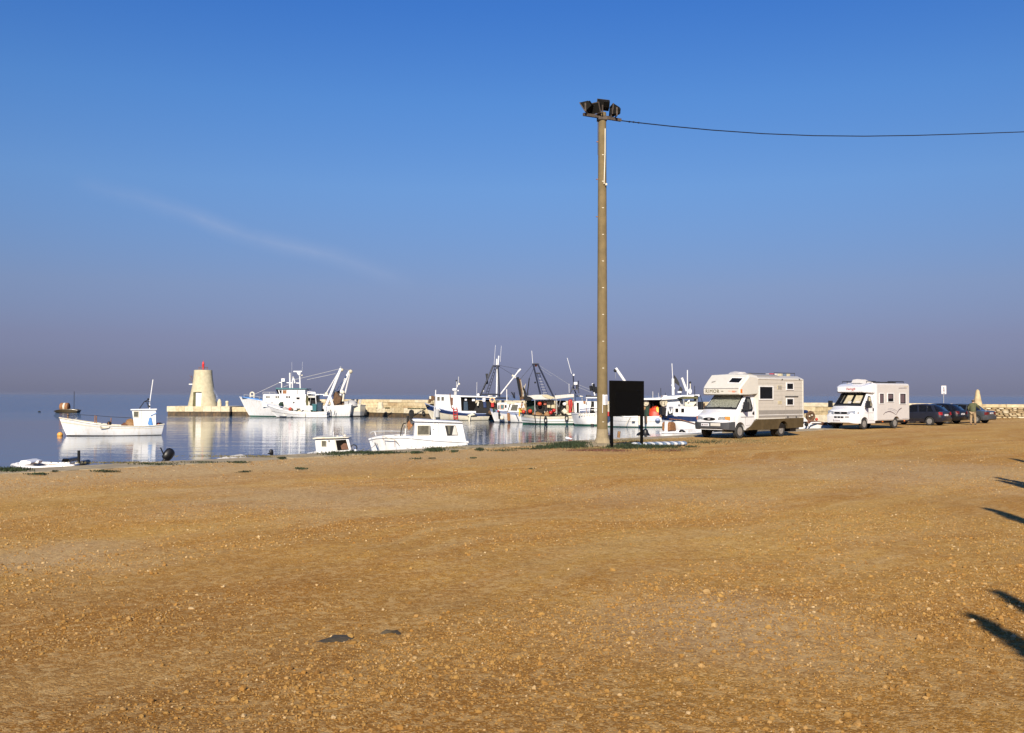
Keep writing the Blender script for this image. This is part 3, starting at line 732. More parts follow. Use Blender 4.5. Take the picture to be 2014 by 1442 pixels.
def floodlight(t, yawl, pitch, hh):
    base = a.lerp(b, t) + Vector((0, 0, 0.06))
    T = Matrix.Translation(base + Vector((0, 0, 0.28 + (0.18 if 0.5 < t < 0.6 else 0)))) @ Matrix.Rotation(yawl, 4, 'Z') @ Matrix.Rotation(pitch, 4, 'X')
    q = MB()
    # housing: tapered body, wider at the glass (+y)
    w1, h1, w0, h0 = 0.26, 0.21, 0.15, 0.12
    vs = [T @ Vector(v) for v in ((-w0, -0.16, -h0), (w0, -0.16, -h0), (w0, -0.16, h0), (-w0, -0.16, h0), (-w1, 0.14, -h1), (w1, 0.14, -h1), (w1, 0.14, h1), (-w1, 0.14, h1))]
    q.add(vs, [(0, 1, 2, 3), (7, 6, 5, 4), (0, 4, 5, 1), (1, 5, 6, 2), (2, 6, 7, 3), (3, 7, 4, 0)])
    for i in range(5): q.box(-0.12, 0.12, -0.21, -0.14, -0.1 + i * 0.045, -0.085 + i * 0.045, T)
    hs = q.build('floodlight', M['lamp_black'], mast)
    q = MB(); q.box(-w1 - 0.012, w1 + 0.012, 0.14, 0.17, -h1 - 0.012, h1 + 0.012, T); q.build('rim', M['bar_steel'], hs)
    q = MB(); q.box(-w1 + 0.02, w1 - 0.02, 0.17, 0.178, -h1 + 0.02, h1 - 0.02, T); q.build('glass', M['lamp_black'], hs)
    q = MB(); T2 = Matrix.Translation(base) @ Matrix.Rotation(yawl, 4, 'Z')
    for s_ in (-1, 1): q.box(s_ * 0.30 - 0.012, s_ * 0.30 + 0.012, -0.03, 0.03, 0, 0.34, T2)
    q.box(-0.30, 0.30, -0.03, 0.03, -0.0, 0.02, T2); q.build('yoke', M['bar_steel'], hs)
for L_ in LAMPS: floodlight(*L_)
# notice and its strap
q = MB()
vs = []; n = 6
for zz in (2.02, 1.62):
    for i in range(n + 1):
        an = R(-98 + 62 * i / n); vs.append((0.228 * math.cos(an), 0.228 * math.sin(an), zz + 0.01 * math.sin(i * 2)))
for zz in (2.02, 1.62):
    for i in range(n + 1):
        an = R(-98 + 62 * i / n); vs.append((0.236 * math.cos(an), 0.236 * math.sin(an), zz + 0.01 * math.sin(i * 2)))
m1 = n + 1
fs = []
for i in range(n): fs += [(i, i + 1, m1 + i + 1, m1 + i), (2 * m1 + i, 3 * m1 + i, 3 * m1 + i + 1, 2 * m1 + i + 1), (i, 2 * m1 + i, 2 * m1 + i + 1, i + 1), (m1 + i, m1 + i + 1, 3 * m1 + i + 1, 3 * m1 + i)]
fs += [(0, m1, 3 * m1, 2 * m1), (n, 2 * m1 + n, 3 * m1 + n, m1 + n)]
q.add(vs, fs); nt_ = q.build('notice', M['paper'], None); nt_.location = fp.o; nt_.rotation_euler = (0, 0, fp.yaw)
setp(nt_, 'white paper notice wrapped round the concrete mast at head height', 'notice')
q = MB(); q.path([(-0.03, -0.232, 1.62), (-0.035, -0.234, 1.3)], 0.012); q.build('tape', M['paper'], nt_)
q = MB()
for k in range(9): q.box(0.02 + (k % 2) * 0.012, 0.12, -0.2425, -0.2385 + 0.0, 1.66 + k * 0.037, 1.668 + k * 0.037, Matrix.Rotation(R(8), 4, 'Z'))
q.build('print', M['decal_grey'], nt_)
q = MB(); q.box(-0.09, 0.09, -0.05, 0.05, -0.09, 0.12)
o = q.build('junction_box', M['plastic_black'], mast, bevel=0.01); o.location = (0.27, 0.05, 0.3)

# overhead cable
pts = []
ctrl = [(1222, 237.5), (1260, 242), (1320, 248.5), (1400, 256), (1500, 263), (1600, 267), (1700, 268), (1800, 266.5), (1900, 263.5), (2014, 259.5), (2150, 252), (2400, 233)]
pts = [at(x, y, Y=40 + (x - 1222) * 0.012) for x, y in ctrl]
q = MB(); q.path(pts, 0.021, 6); o = q.build('overhead_cable', M['black']); setp(o, 'black overhead cable sagging away from the floodlight mast', 'cable')
for x, y in ((1238, 239.6), (1246, 240.2), (1256, 241.5)): q = MB(); q.ball(at(x, y, Y=40.3), 0.05, 0.7, 6); q.build('cable_tie', M['black'], o)

# ------------------------------------------------------------------ information board
bl, br = at(1203, 883, z=0), at(1262, 880, z=0)
yawb = math.degrees(math.atan2(br.y - bl.y, br.x - bl.x))
fb = Fr(bl.x, bl.y, 0, yawb)
brd = thing('information_board', fb, 'black framed information board on two dark posts beside the mast', 'board')
W_ = (Vector((br.x, br.y)) - Vector((bl.x, bl.y))).length
for x in (0, W_):
    q = MB(); q.box(x - 0.045, x + 0.045, -0.045, 0.045, -0.05, 1.26); q.build('post', M['board_black'], brd, bevel=0.006)
q = MB(); q.box(-0.09, W_ + 0.09, -0.05, 0.05, 1.21, 2.55); q.build('panel', M['board_black'], brd, bevel=0.008)
q = MB()
x0, x1, z0, z1 = 0.14, W_ - 0.12, 1.34, 2.14
for (a0, a1, b0, b1) in ((x0 - 0.03, x1 + 0.03, z1, z1 + 0.03), (x0 - 0.03, x1 + 0.03, z0 - 0.03, z0), (x0 - 0.03, x0, z0, z1), (x1, x1 + 0.03, z0, z1)): q.box(a0, a1, -0.062, -0.048, b0, b1)
q.build('frame', M['board_black'], brd)
q = MB(); q.box(x0, x1, -0.053, -0.045, z0, z1); q.build('display', M['board_inner'], brd)

# striped mat lying in the grass
fm = Fr(*at(1297, 878.5, z=0)[:2], 0.0, 27)
L_ = at(1350, 877, z=0) - at(1243, 882, z=0)
sm = thing('striped_airbed', fm, 'blue and white striped airbed lying flat in the grass behind the board', 'airbed')
n = 14; ln = 2.5
for i in range(n):
    x0 = -ln / 2 + i * ln / n; q = MB(); ww = 0.33 * math.sqrt(max(0.12, 1 - ((i + 0.5) / n * 2 - 1) ** 4))
    q.lathe([(0.02, 0.0), (0.085, 0.02), (0.1, ln / n / 2), (0.085, ln / n - 0.02), (0.02, ln / n)], (x0, 0, 0.0), 16, 'X')
    q.v = [(v[0], v[1] * ww / 0.1, 0.1 + v[2] * 0.95) for v in q.v]
    q.build('stripe', M['mat_blue' if i % 2 else 'mat_white'], sm, smooth=True)

# small things on the quay edge
p = at(1216.5, 861, z=0); q = MB(); q.tube((0, 0, 0), (0.03, 0, 0.3), 0.075, 0.07, 10); o = q.build('wooden_stake', M['wood'], None); o.location = (p.x, p.y, 0); setp(o, 'short brown wooden stake at the quay edge seen under the board', 'stake')
p = at(1268, 857.5, z=0); q = MB()
q.lathe([(0.27, 0), (0.22, 0.05), (0.15, 0.15), (0.13, 0.26), (0.05, 0.33)], (0.03, 0, 0), 12); q.lathe([(0.2, 0), (0.15, 0.1), (0.03, 0.17)], (-0.22, 0.02, 0), 10)
o = q.build('net_cover', M['black'], None, smooth=True); o.location = (p.x, p.y, 0.02); setp(o, 'black draped heap at the quay edge beside the right board post', 'heap')
p = at(1117.5, 866, z=0); q = MB(); q.ball((0, 0, 0.06), 0.09, 0.7); q.ball((0.11, 0, 0.04), 0.07, 0.6); q.ball((-0.08, 0, 0.08), 0.05, 1.2)
o = q.build('plastic_bag', M['paper'], None, smooth=True); o.location = (p.x, p.y, 0.02); setp(o, 'crumpled white plastic bag at the quay edge left of the mast', 'bag')

# dark rags trodden into the gravel
for (pts, lab, cx_, cy_) in (
    ([(614, 1256), (640, 1252), (652, 1245), (700, 1244.5), (701, 1250), (690, 1254), (676, 1259), (668, 1257), (652, 1258), (630, 1259)], 'larger dark grey rag trodden flat into the gravel', 662, 1252),
    ([(744, 1240), (752, 1236.5), (772, 1235.5), (792, 1240), (794, 1243), (785, 1243.5), (770, 1238.5), (754, 1241)], 'smaller dark scrap in the gravel right of the larger rag', 770, 1239)):
    P_ = [at(x, y, z=0.0) for x, y in pts]; c = at(cx_, cy_, z=0.0)
    q = MB(); n = len(P_); z_ = 0.014 + float(gh(np.array(c.x), np.array(c.y)))
    mids = [c.lerp(p, 0.55) for p in P_]
    vs = [(p.x, p.y, z_ - 0.02) for p in P_] + [(p.x, p.y, z_ + random.uniform(0.0, 0.014)) for p in mids] + [(c.x, c.y, z_ + 0.01)]
    fs = [(i, (i + 1) % n, n + (i + 1) % n, n + i) for i in range(n)] + [(n + i, n + (i + 1) % n, 2 * n) for i in range(n)]
    o = q.add(vs, fs).build('rag', M['rag'], None, smooth=True, ang=80); setp(o, lab, 'rag')

# no-entry style notice sign behind the cars
ps = at(1856.5, 836, Y=80)
fs_ = Fr(ps.x, 80, 0, 2)
sg = thing('pedestrian_sign', fs_, 'small white sign with a black walking figure on a thin post', 'sign')
q = MB(); q.tube((0, 0, 0), (0, 0, 2.85), 0.025, 0.025, 8); q.build('post', M['steel'], sg)
q = MB(); q.box(-0.20, 0.20, -0.045, -0.03, 2.16, 2.84); q.build('plate', M['paper'], sg, bevel=0.004)
q = MB()
for x0, x1, z0, z1 in ((-0.2, 0.2, 2.83, 2.85), (-0.2, 0.2, 2.15, 2.165), (-0.21, -0.195, 2.15, 2.85), (0.195, 0.21, 2.15, 2.85)): q.box(x0, x1, -0.049, -0.028, z0, z1)
q.build('frame', M['decal_dark'], sg)
q = MB(); q.tube((0, -0.05, 2.62), (0.02, -0.05, 2.45), 0.035, 0.03); q.ball((-0.015, -0.05, 2.7), 0.035); q.tube((0.0, -0.05, 2.46), (-0.06, -0.05, 2.33), 0.02); q.tube((0.02, -0.05, 2.46), (0.07, -0.05, 2.34), 0.02); q.tube((0, -0.05, 2.58), (-0.07, -0.05, 2.66), 0.015)
for k in range(2): q.box(-0.12, 0.12, -0.05, -0.046, 2.2 + k * 0.05, 2.222 + k * 0.05)
q.build('figure', M['black'], sg)
q = MB(); q.tube((-0.1, -0.052, 2.4), (0.12, -0.052, 2.75), 0.012); q.build('red_slash', M['decal_red'], sg)
# ------------------------------------------------------------------ boats
def interp(x, xs, ys): return float(np.interp(x, xs, ys))
def hull(fr, root, sheer, wl, B, bands, sf=0.8, deck='boat_white', rail=None, zfix=None, rakeN=0.0, camber=0.55, deck_v=0.82, tf=0.45):
    """sheer: photo outline of the rail from bow to stern; wl: (bow, stern) x on the waterline. bands: (v0,v1,mat,name)"""
    pts = sorted([fr.q(x, y, 0.0) for x, y in sheer]); xs = [p[0] for p in pts]; zs = [p[1] for p in pts]
    bowx = fr.q(*sheer[0])[0]; sternx = fr.q(*sheer[-1])[0]
    wb, ws = [fr.q(x, y, 0.0)[0] for x, y in wl]
    N = 26
    st = []
    for i in range(N + 1):
        t = (i / N) ** 1.35 if i < N else 1.0
        xd = bowx + (sternx - bowx) * t; xw = wb + (ws - wb) * t
        z = interp(xd, xs, zs)
        tp = 1 - (1 - sf) * max(0, (t - 0.55) / 0.45) ** 2
        bd = B / 2 * (1 - (1 - min(t / tf, 1)) ** 2.2) * tp
        bw = B / 2 * camber * 1.5 * (1 - (1 - min(t / (tf + 0.2), 1)) ** 1.7) * tp ** 1.5
        st.append((xd, xw, z, max(bd, 0.03), min(max(bw, 0.02), B / 2 * 0.95)))
    def pt(s_, v, sgn):
        xd, xw, z, bd, bw = s_
        if v >= 0: return (xw + (xd - xw) * v ** 0.85, sgn * (bw + (bd - bw) * v ** 0.7), z * v)
        return (xw - (xw) * 0.02, sgn * bw * (1 + v * 0.8), v * 0.9)
    for (v0, v1, m, name) in bands:
        nv = max(1, int(math.ceil((v1 - v0) / 0.12))); V = [v0 + (v1 - v0) * k / nv for k in range(nv + 1)]
        q = MB()
        for sgn in (1, -1):
            vs = [pt(s_, v, sgn) for s_ in st for v in V]; m1 = nv + 1
            q.add(vs, [(i * m1 + j, i * m1 + j + 1, (i + 1) * m1 + j + 1, (i + 1) * m1 + j) for i in range(N) for j in range(nv)])
        for s_ in (st[-1], st[0]):
            vs = [pt(s_, v, 1) for v in V] + [pt(s_, v, -1) for v in V]; m1 = nv + 1
            q.add(vs, [(j, j + 1, m1 + j + 1, m1 + j) for j in range(nv)])
        o = q.build(name, M[m], root, smooth=True, ang=40)
    q = MB(); vs = []
    for s_ in st: vs += [pt(s_, deck_v, 1), pt(s_, deck_v, -1)]
    q.add(vs, [(2 * i, 2 * i + 1, 2 * i + 3, 2 * i + 2) for i in range(N)]); q.build('deck', M[deck], root)
    rm = rail or bands[-1][2]
    q = MB()
    for sgn in (1, -1): q.path([pt(s_, 1, sgn) for s_ in st[::2]], 0.045, 6)
    q.tube(pt(st[-1], 1, 1), pt(st[-1], 1, -1), 0.045)
    q.build('gunwale', M[rm], root, smooth=True)
    return st
def clutter(fr, t, x0, x1, py, ylo, yhi, n, seed, hmax=0.5, poles=3):
    """everyday deck gear: fish boxes, baskets, coils and poles between two photo columns"""
    rg = np.random.default_rng(seed)
    mats = ['net_dark', 'net_brown', 'net_green', 'bin_blue', 'boat_cream', 'wood', 'rust', 'canvas_tan', 'black', 'boat_grey', 'black', 'net_dark']
    for k in range(n):
        px = rg.uniform(x0, x1); a = fr.q(px, py, 0.0); y = rg.uniform(ylo, yhi); m_ = mats[int(rg.integers(0, len(mats)))]; q = MB(); kind = k % 3
        s_ = rg.uniform(0.14, 0.3); h = rg.uniform(0.2, 1) * hmax; z = a[1] - 0.12
        if kind == 0:
            T = Matrix.Translation((a[0], y, z)) @ Matrix.Rotation(rg.uniform(-.4, .4), 4, 'Z'); q.box(-s_, s_, -s_ * .7, s_ * .7, 0, h, T); q.box(-s_ - .02, s_ + .02, -s_ * .7 - .02, s_ * .7 + .02, h, h + .04, T); q.build('fish_box', M[m_], t)
        elif kind == 1:
            q.lathe([(s_ * .7, 0), (s_ * .85, h * .9), (s_ * .9, h), (s_ * .75, h), (s_ * .65, .1)], (a[0], y, z), 10); q.build('basket', M[m_], t, smooth=True)
        else: lump('net_heap', (a[0], y, z), s_ * 1.4, s_, h, m_, t, int(rg.integers(0, 999)))
    for k in range(poles):
        px = rg.uniform(x0, x1); a = fr.q(px, py, 0.0); h = rg.uniform(0.9, 2.3); q = MB(); y = rg.uniform(ylo, yhi)
        q.tube((a[0], y, a[1] - .1), (a[0] + rg.uniform(-.3, .3), y + rg.uniform(-.2, .2), a[1] + h), 0.03, 0.02); q.build('pole', M[['net_dark', 'black', 'rust', 'boat_grey'][k % 4]], t)
class Bt:
    def __init__(s, fr, root): s.fr = fr; s.r = root
    def px(s, pts, y0, y1, name, m, bevel=0.0, yo=None, label=None, parent=None):
        """outline from the photo, laid on the plane y=yo and given its true width y0..y1"""
        yo = y1 if yo is None else yo
        q = MB(); q.prism([s.fr.q(x, y, yo) for x, y in pts], y0, y1)
        return q.build(name, M[m], parent or s.r, bevel=bevel, label=label)
    def tb(s, pts, r, name, m, yo=0.0, parent=None, n=6, ys=None):
        q = MB(); P_ = []
        for i, (x, y) in enumerate(pts):
            yy = ys[i] if ys else yo; a = s.fr.q(x, y, yy); P_.append((a[0], yy, a[1]))
        q.path(P_, r, n); return q.build(name, M[m], parent or s.r, smooth=True)
    def tbs(s, lst, r, name, m, parent=None, n=6):
        if name in ('rail_post', 'mast', 'aerial', 'black_float', 'stern_post', 'flag_pole', 'bitt', 'topmast') and len(lst) > 1:
            for it in lst: o_ = s.tbs([it], r, name, m, parent, n)
            return o_
        if name == 'aerial': r = r * 0.5
        if name == 'stay': r = r * 0.6
        q = MB()
        for (a, b, ya, yb) in lst:
            A_, B2 = s.fr.q(*a, ya), s.fr.q(*b, yb); q.tube((A_[0], ya, A_[1]), (B2[0], yb, B2[1]), r, r, n)
        return q.build(name, M[m], parent or s.r, smooth=True)
    def rc(s, x0, y0, x1, y1, ya, yb, name, m, bevel=0.0, yo=None, parent=None, label=None):
        return s.px([(x0, y0), (x1, y0), (x1, y1), (x0, y1)], ya, yb, name, m, bevel, yo, label, parent)
    def win(s, x0, y0, x1, y1, ys, frame='boat_white', glass='glass', fw=0.04, sgn=1):
        """framed window standing on the side wall at y=ys"""
        e = 0.012 * sgn
        a, b = s.fr.q(x0, y0, ys), s.fr.q(x1, y1, ys)
        X0, X1 = min(a[0], b[0]), max(a[0], b[0]); Z0, Z1 = min(a[1], b[1]), max(a[1], b[1])
        q = MB()
        for c in ((X0 - fw, X1 + fw, Z1, Z1 + fw), (X0 - fw, X1 + fw, Z0 - fw, Z0), (X0 - fw, X0, Z0, Z1), (X1, X1 + fw, Z0, Z1)):
            q.box(c[0], c[1], min(ys - 0.01, ys + 3 * e), max(ys - 0.01, ys + 3 * e), c[2], c[3])
        f = q.build('window', M[frame], s.r)
        q = MB(); q.box(X0, X1, min(ys - 0.01, ys + e), max(ys - 0.01, ys + e), Z0, Z1); q.build('pane', M[glass], f)
        return f
    def ball(s, px, py, r, name, m, yo=0.0, label=None, cat=None, sz=1.0):
        a = s.fr.q(px, py, yo); q = MB(); q.ball((0, 0, 0), r, sz)
        if cat:
            o = q.build(name, M[m], None, smooth=True); p = s.fr.o + s.fr.F * a[0] + s.fr.L * yo; o.location = (p.x, p.y, s.fr.o.z + a[1]); return setp(o, label, cat)
        o = q.build(name, M[m], s.r, smooth=True); o.location = (a[0], yo, a[1]); return o
def lump(name, c, sx, sy, sz, m, parent=None, seed=0, label=None, cat=None, fr=None):
    """heaped net: a ragged mound"""
    rg = np.random.default_rng(seed); q = MB(); n, k = 16, 8; vs = []
    for j in range(k + 1):
        ph = PI / 2 * j / k
        for i in range(n):
            t = 2 * PI * i / n; e = 1 + rg.uniform(-0.16, 0.16)
            vs.append((c[0] + sx * math.cos(t) * math.cos(ph) * e, c[1] + sy * math.sin(t) * math.cos(ph) * e, c[2] + sz * math.sin(ph) * (1 + rg.uniform(-0.12, 0.12))))
    fs = [(j * n + i, j * n + (i + 1) % n, (j + 1) * n + (i + 1) % n, (j + 1) * n + i) for j in range(k) for i in range(n)] + [tuple(range(k * n, k * n + n))]
    q.add(vs, fs); o = q.build(name, M[m], parent, smooth=True, ang=60)
    if cat:
        if fr: o.location = fr.o; o.rotation_euler = (0, 0, fr.yaw)
        setp(o, label, cat)
    return o
WZ = -1.0
# ---- white wooden boat moored at the left
p = at(225, 856, Y=72.4); fr = Fr(p.x, 72.4, WZ, 200)
t = thing('fishing_boat', fr, 'white wooden fishing boat with a small wheelhouse aft, moored alone', 'boat'); b = Bt(fr, t)
hull(fr, t, [(116.5, 821.5), (124, 823), (143.5, 825.6), (165, 829.5), (186, 832.5), (205, 835), (222, 836.8), (250, 837.8), (285, 838), (305, 836.5), (322.4, 834.2)], [(131.7, 857.3), (317, 855)], 2.3,
     [(-0.5, 0.055, 'antifoul_dark', 'underwater_hull'), (0.055, 0.72, 'boat_white', 'hull'), (0.72, 0.80, 'boat_cream', 'rubbing_strake'), (0.80, 1.0, 'boat_white', 'bulwark')], sf=0.55, deck='boat_grey', rail='boat_cream')
hs = b.px([(259.5, 807), (306.5, 806), (307, 841), (264, 842), (262, 825)], -0.6, 0.62, 'wheelhouse', 'boat_white', 0.02)
b.px([(256.5, 805), (308.5, 804), (308.8, 806.4), (257, 807.2)], -0.7, 0.72, 'roof', 'boat_white', 0.01)
b.win(263.5, 810, 272, 820, 0.62, 'boat_cream', 'pane')
b.tb([(278.5, 806), (278.5, 840)], 0.012, 'seam', 'boat_grey', 0.63)
b.px([(293.5, 822), (297, 821), (300, 834), (303, 843), (305, 846), (301, 847), (296, 838), (290.5, 834)], 0.64, 0.70, 'blue_cloth', 'sky_blue')
b.tb([(296, 818), (303, 814.5), (308, 812.5)], 0.03, 'rope', 'sky_blue', 0.66)
b.tb([(294.6, 805), (294.6, 791), (301, 746.7)], 0.035, 'mast', 'boat_white', 0.0)
b.tbs([((274, 804), (284, 790), 0.3, 0.3), ((284, 790), (293, 786), 0.3, 0.0), ((274, 804), (284, 790), -0.3, -0.3), ((289, 792), (292.5, 801), 0, 0), ((286, 790.5), (295, 790), 0.2, 0.2)], 0.03, 'frame', 'net_dark')
b.ball(293, 799.5, 0.09, 'lamp', 'black'); b.ball(291.8, 785.3, 0.08, 'lamp', 'black')
b.tbs([((186.5, 832), (187, 817), 0.5, 0.5), ((189.5, 832), (190, 818), -0.4, -0.4), ((218, 836), (218.5, 822), 0.2, 0.2), ((214, 836), (213, 831), 0.6, 0.6)], 0.035, 'rail_post', 'rust')
b.tb([(132, 817), (160, 816), (188, 817.5), (217, 820), (258, 822)], 0.016, 'rope', 'net_dark', 0.1)
b.tb([(133.5, 824), (133.5, 814)], 0.05, 'bitt', 'wood', 0.0)
b.tb([(197, 838), (198, 842.5), (206, 842.7), (214, 841.5), (216, 839)], 0.035, 'rope', 'rope', 1.14)
b.ball(215, 833, 0.16, 'winch', 'net_dark', 0.2)
lump('net', (*fr.q(256, 836, 0)[:1], 0.0, fr.q(256, 838, 0)[1] - 0.1), 0.45, 0.5, 0.6, 'wood', t, 1); lump('net', (*fr.q(248, 836, 0)[:1], 0.0, fr.q(248, 838, 0)[1] - 0.1), 0.4, 0.5, 0.35, 'red_brown', t, 2)
lump('fuel_can', (fr.q(315, 836)[0], 0, fr.q(315, 837)[1] - 0.05), 0.22, 0.3, 0.25, 'black', t, 3); lump('float_pile', (fr.q(310.5, 836)[0], 0.1, fr.q(315, 837)[1] - 0.05), 0.15, 0.3, 0.25, 'orange', t, 4)
# mooring buoy
p = at(118, 857, Y=71.5); q = MB(); q.ball((0, 0, 0), 0.2, 0.95); o = q.build('mooring_buoy', M['orange'], None, smooth=True); o.location = (p.x, p.y, WZ + 0.08); setp(o, 'small orange mooring buoy floating off the bow of the wooden boat', 'buoy')
o.data.materials[0] = mat('buoy_ochre', (0.62, 0.30, 0.06), 0.5)

# ---- far raft with barrel
p = at(131, 810, Y=160); fr = Fr(p.x, 160, WZ, 180)
t = thing('barge', fr, 'far off work barge with a rusty drum and a thin pole', 'barge'); b = Bt(fr, t)
hull(fr, t, [(106, 808.5), (115, 806.5), (130, 805.3), (148, 805.3), (156, 807)], [(110, 811), (154, 811)], 1.8, [(-0.5, 0.1, 'antifoul_dark', 'underwater_hull'), (0.1, 1.0, 'camper_brown', 'hull')], deck='wood')
q = MB(); c = fr.q(127.5, 800.5); q.lathe([(0.5, -0.7), (0.66, -0.6), (0.66, 0.6), (0.5, 0.7)], (c[0], 0, c[1]), 20, 'X'); q.build('drum', M['rust'], t, smooth=True)
q = MB(); q.lathe([(0.6, 0.0), (0.672, 0.02), (0.672, 0.3), (0.6, 0.32)], (c[0] - 0.2, 0, c[1]), 20, 'X'); q.build('band', M['boat_cream'], t, smooth=True)
b.tb([(145.5, 806), (146, 770)], 0.045, 'pole', 'net_dark'); b.ball(153.5, 808, 0.2, 'fender', 'black', 0.6)
p = at(77.5, 809.5, Y=165); q = MB(); q.ball((0, 0, 0), 0.22, 0.5); o = q.build('far_float', M['net_dark'], None, smooth=True); o.location = (p.x, p.y, WZ + 0.05); setp(o, 'tiny dark float far out on the water left of the barge', 'float')

# ---- big white trawler at the mole
p = at(595, 817, Y=135.3); fr = Fr(p.x, 135.3, WZ, 180)
t = thing('trawler', fr, 'large white trawler with teal roof and two pairs of slanting gallows', 'boat'); b = Bt(fr, t)
hull(fr, t, [(471.2, 780.8), (482, 783), (500, 786), (516, 788.5), (545, 793), (580, 797), (620, 799), (650, 799), (675, 797.5), (694.6, 796)], [(492, 817), (690, 818)], 4.4,
     [(-0.5, 0.06, 'antifoul_green', 'underwater_hull'), (0.06, 0.9, 'boat_white', 'hull'), (0.9, 1.0, 'boat_white', 'bulwark')], sf=0.7, deck='sky_blue', rail='boat_white', deck_v=0.93)
b.px([(473, 780.3), (500, 783.5), (515, 786.3), (515, 788.3), (500, 785.9), (482, 783)], -0.5, 0.9, 'foredeck', 'sky_blue')
b.px([(517, 777), (519, 775), (602, 775.5), (601, 790), (602.5, 800.5), (516, 800.5)], -1.7, 1.75, 'deckhouse', 'boat_white', 0.06)
for x0, x1, g in ((523.5, 526.8, 'pane'), (527.8, 530.5, 'pane'), (541.8, 545, 'pane'), (546, 549, 'pane'), (563, 566, 'pane'), (567.5, 570.3, 'pane')): b.win(x0, 779, x1, 783.3, 1.75, 'boat_white', 'glass' if x0 > 560 else 'pane', 0.03)
b.win(583, 781.5, 589.5, 785.6, 1.75, 'boat_white', 'glass', 0.03)
b.px([(546, 765.5), (600, 765.5), (600, 775), (549.5, 775)], -1.4, 1.4, 'wheelhouse', 'boat_white', 0.03)
b.px([(542, 762.5), (603, 764.2), (603, 766), (542.5, 766)], -1.6, 1.6, 'roof', 'teal', 0.02)
b.px([(549, 767.8), (554, 767.8), (554, 774.3), (551, 774.3)], 1.39, 1.42, 'window', 'glass'); b.px([(556, 767.8), (563.5, 767.8), (563.5, 774.3), (556, 774.3)], 1.39, 1.42, 'window', 'rust')
b.px([(585, 768), (586, 768), (586, 775), (585, 775)], 1.39, 1.43, 'seam', 'dark_inside')
b.px([(542.5, 766), (545.5, 766), (549.5, 775), (546.5, 775)], -1.4, 1.4, 'windscreen', 'glass')
b.px([(602, 776), (606, 776), (606, 799), (600, 799)], -1.5, 1.5, 'recess', 'canvas_olive'); b.px([(606, 782), (620, 782), (620, 798), (606, 798)], -1.5, 0.9, 'aft_shelter', 'net_dark')
b.rc(604, 778.5, 619.5, 782.5, -1.5, 1.5, 'awning', 'canvas', 0.03)
b.tbs([((605, 771), (620, 772), 1.5, 1.5), ((605, 774), (620, 775), 1.5, 1.5), ((620, 772), (622, 798), 1.5, 1.5), ((605, 771), (605, 779), 1.5, 1.5), ((605, 771), (620, 772), -1.5, -1.5), ((620, 776), (638, 776), 0, 0)], 0.05, 'railing', 'boat_white')
b.px([(620, 779), (625, 778), (627, 798), (620, 798)], -0.6, 0.6, 'funnel', 'black', 0.02)
# gallows
A1, A2 = (670.5, 725), (687.5, 730)
b.tbs([((641, 799), A1, 1.4, 0.9), ((655, 799), (648, 777), 1.4, 1.2)], 0.19, 'gallows', 'boat_white', n=10)
b.tbs([((655, 772), A1, 0.5, 0.9)], 0.11, 'gallows_leg', 'boat_white'); b.tbs([((641, 775), (669, 727), -0.5, 0.8)], 0.09, 'gallows_strut', 'boat_white')
b.tbs([((666, 779), A2, -0.9, -0.9)], 0.19, 'gallows', 'boat_white', n=10); b.tbs([((678, 777), (688, 734), -1.6, -0.9)], 0.11, 'gallows_leg', 'boat_white'); b.tbs([((662, 768), (686, 732), -0.4, -0.9)], 0.09, 'gallows_strut', 'boat_white')
b.tbs([(A1, (670, 721), 0.9, 0.9)], 0.12, 'block', 'steel'); b.ball(689.5, 731, 0.28, 'block', 'rope', -0.9); b.ball(672.5, 728, 0.22, 'block', 'rope', 0.9)
b.rc(635.5, 777, 649, 779.2, -1.0, 1.3, 'crossbeam', 'boat_white', 0.02)
b.ball(642, 775, 0.25, 'block', 'boat_cream', 1.0); b.ball(657, 770, 0.28, 'block', 'boat_cream', 0.4); b.ball(674, 772, 0.28, 'block', 'boat_cream', -0.9); b.ball(670, 777, 0.25, 'block', 'steel', -0.4)
b.px([(655, 774), (662, 770), (667, 780), (672, 782), (668, 798), (652, 799), (655, 788)], -1.0, 0.6, 'net_drum', 'net_brown', 0.2)
b.px([(656, 772), (668, 768), (670, 780), (660, 778)], -1.4, -0.6, 'net_drum', 'net_dark', 0.1)
b.tbs([((672, 780), (677, 798), -1.2, -1.2), ((676, 776), (674, 790), -0.2, 0.2)], 0.12, 'winch_frame', 'boat_cream')
b.tbs([((620, 797), (622, 776), -1.2, -1.2), ((700, 797), (698, 787), 0, 0), ((706.5, 797), (708, 787), 0, 0)], 0.1, 'stern_post', 'boat_grey')
lump('net', (fr.q(690, 797)[0], 0, fr.q(690, 797)[1] - 0.1), 1.0, 0.9, 0.75, 'boat_grey', t, 5)
b.tbs([((570.5, 764), (570, 733.5), 0, 0)], 0.11, 'mast', 'boat_white'); b.tbs([((554, 764), (554, 745), 0.5, 0.5)], 0.08, 'mast', 'boat_white'); b.rc(553, 744.5, 560, 751, 0.2, 0.8, 'searchlight', 'boat_white', 0.04)
b.tbs([((590.5, 764), (589.4, 738), 0, 0), ((575, 764), (575, 748), 0.4, 0.4), ((577, 742), (575, 750), 0.2, 0.3), ((577, 742), (580, 753), 0.2, 0.3)], 0.09, 'mast', 'boat_white')
b.rc(577, 729.6, 593.5, 732, -0.12, 0.12, 'radar_bar', 'boat_white', 0.02); b.px([(583, 732), (591, 732), (590.5, 739), (586.5, 738)], -0.25, 0.25, 'radar', 'boat_white', 0.03); b.ball(576.7, 742.5, 0.16, 'lamp', 'steel', 0.2); b.ball(594, 738.5, 0.12, 'lamp', 'boat_cream')
b.tbs([((549, 752.5), (590, 753.8), 0, 0)], 0.06, 'spreader', 'boat_white')
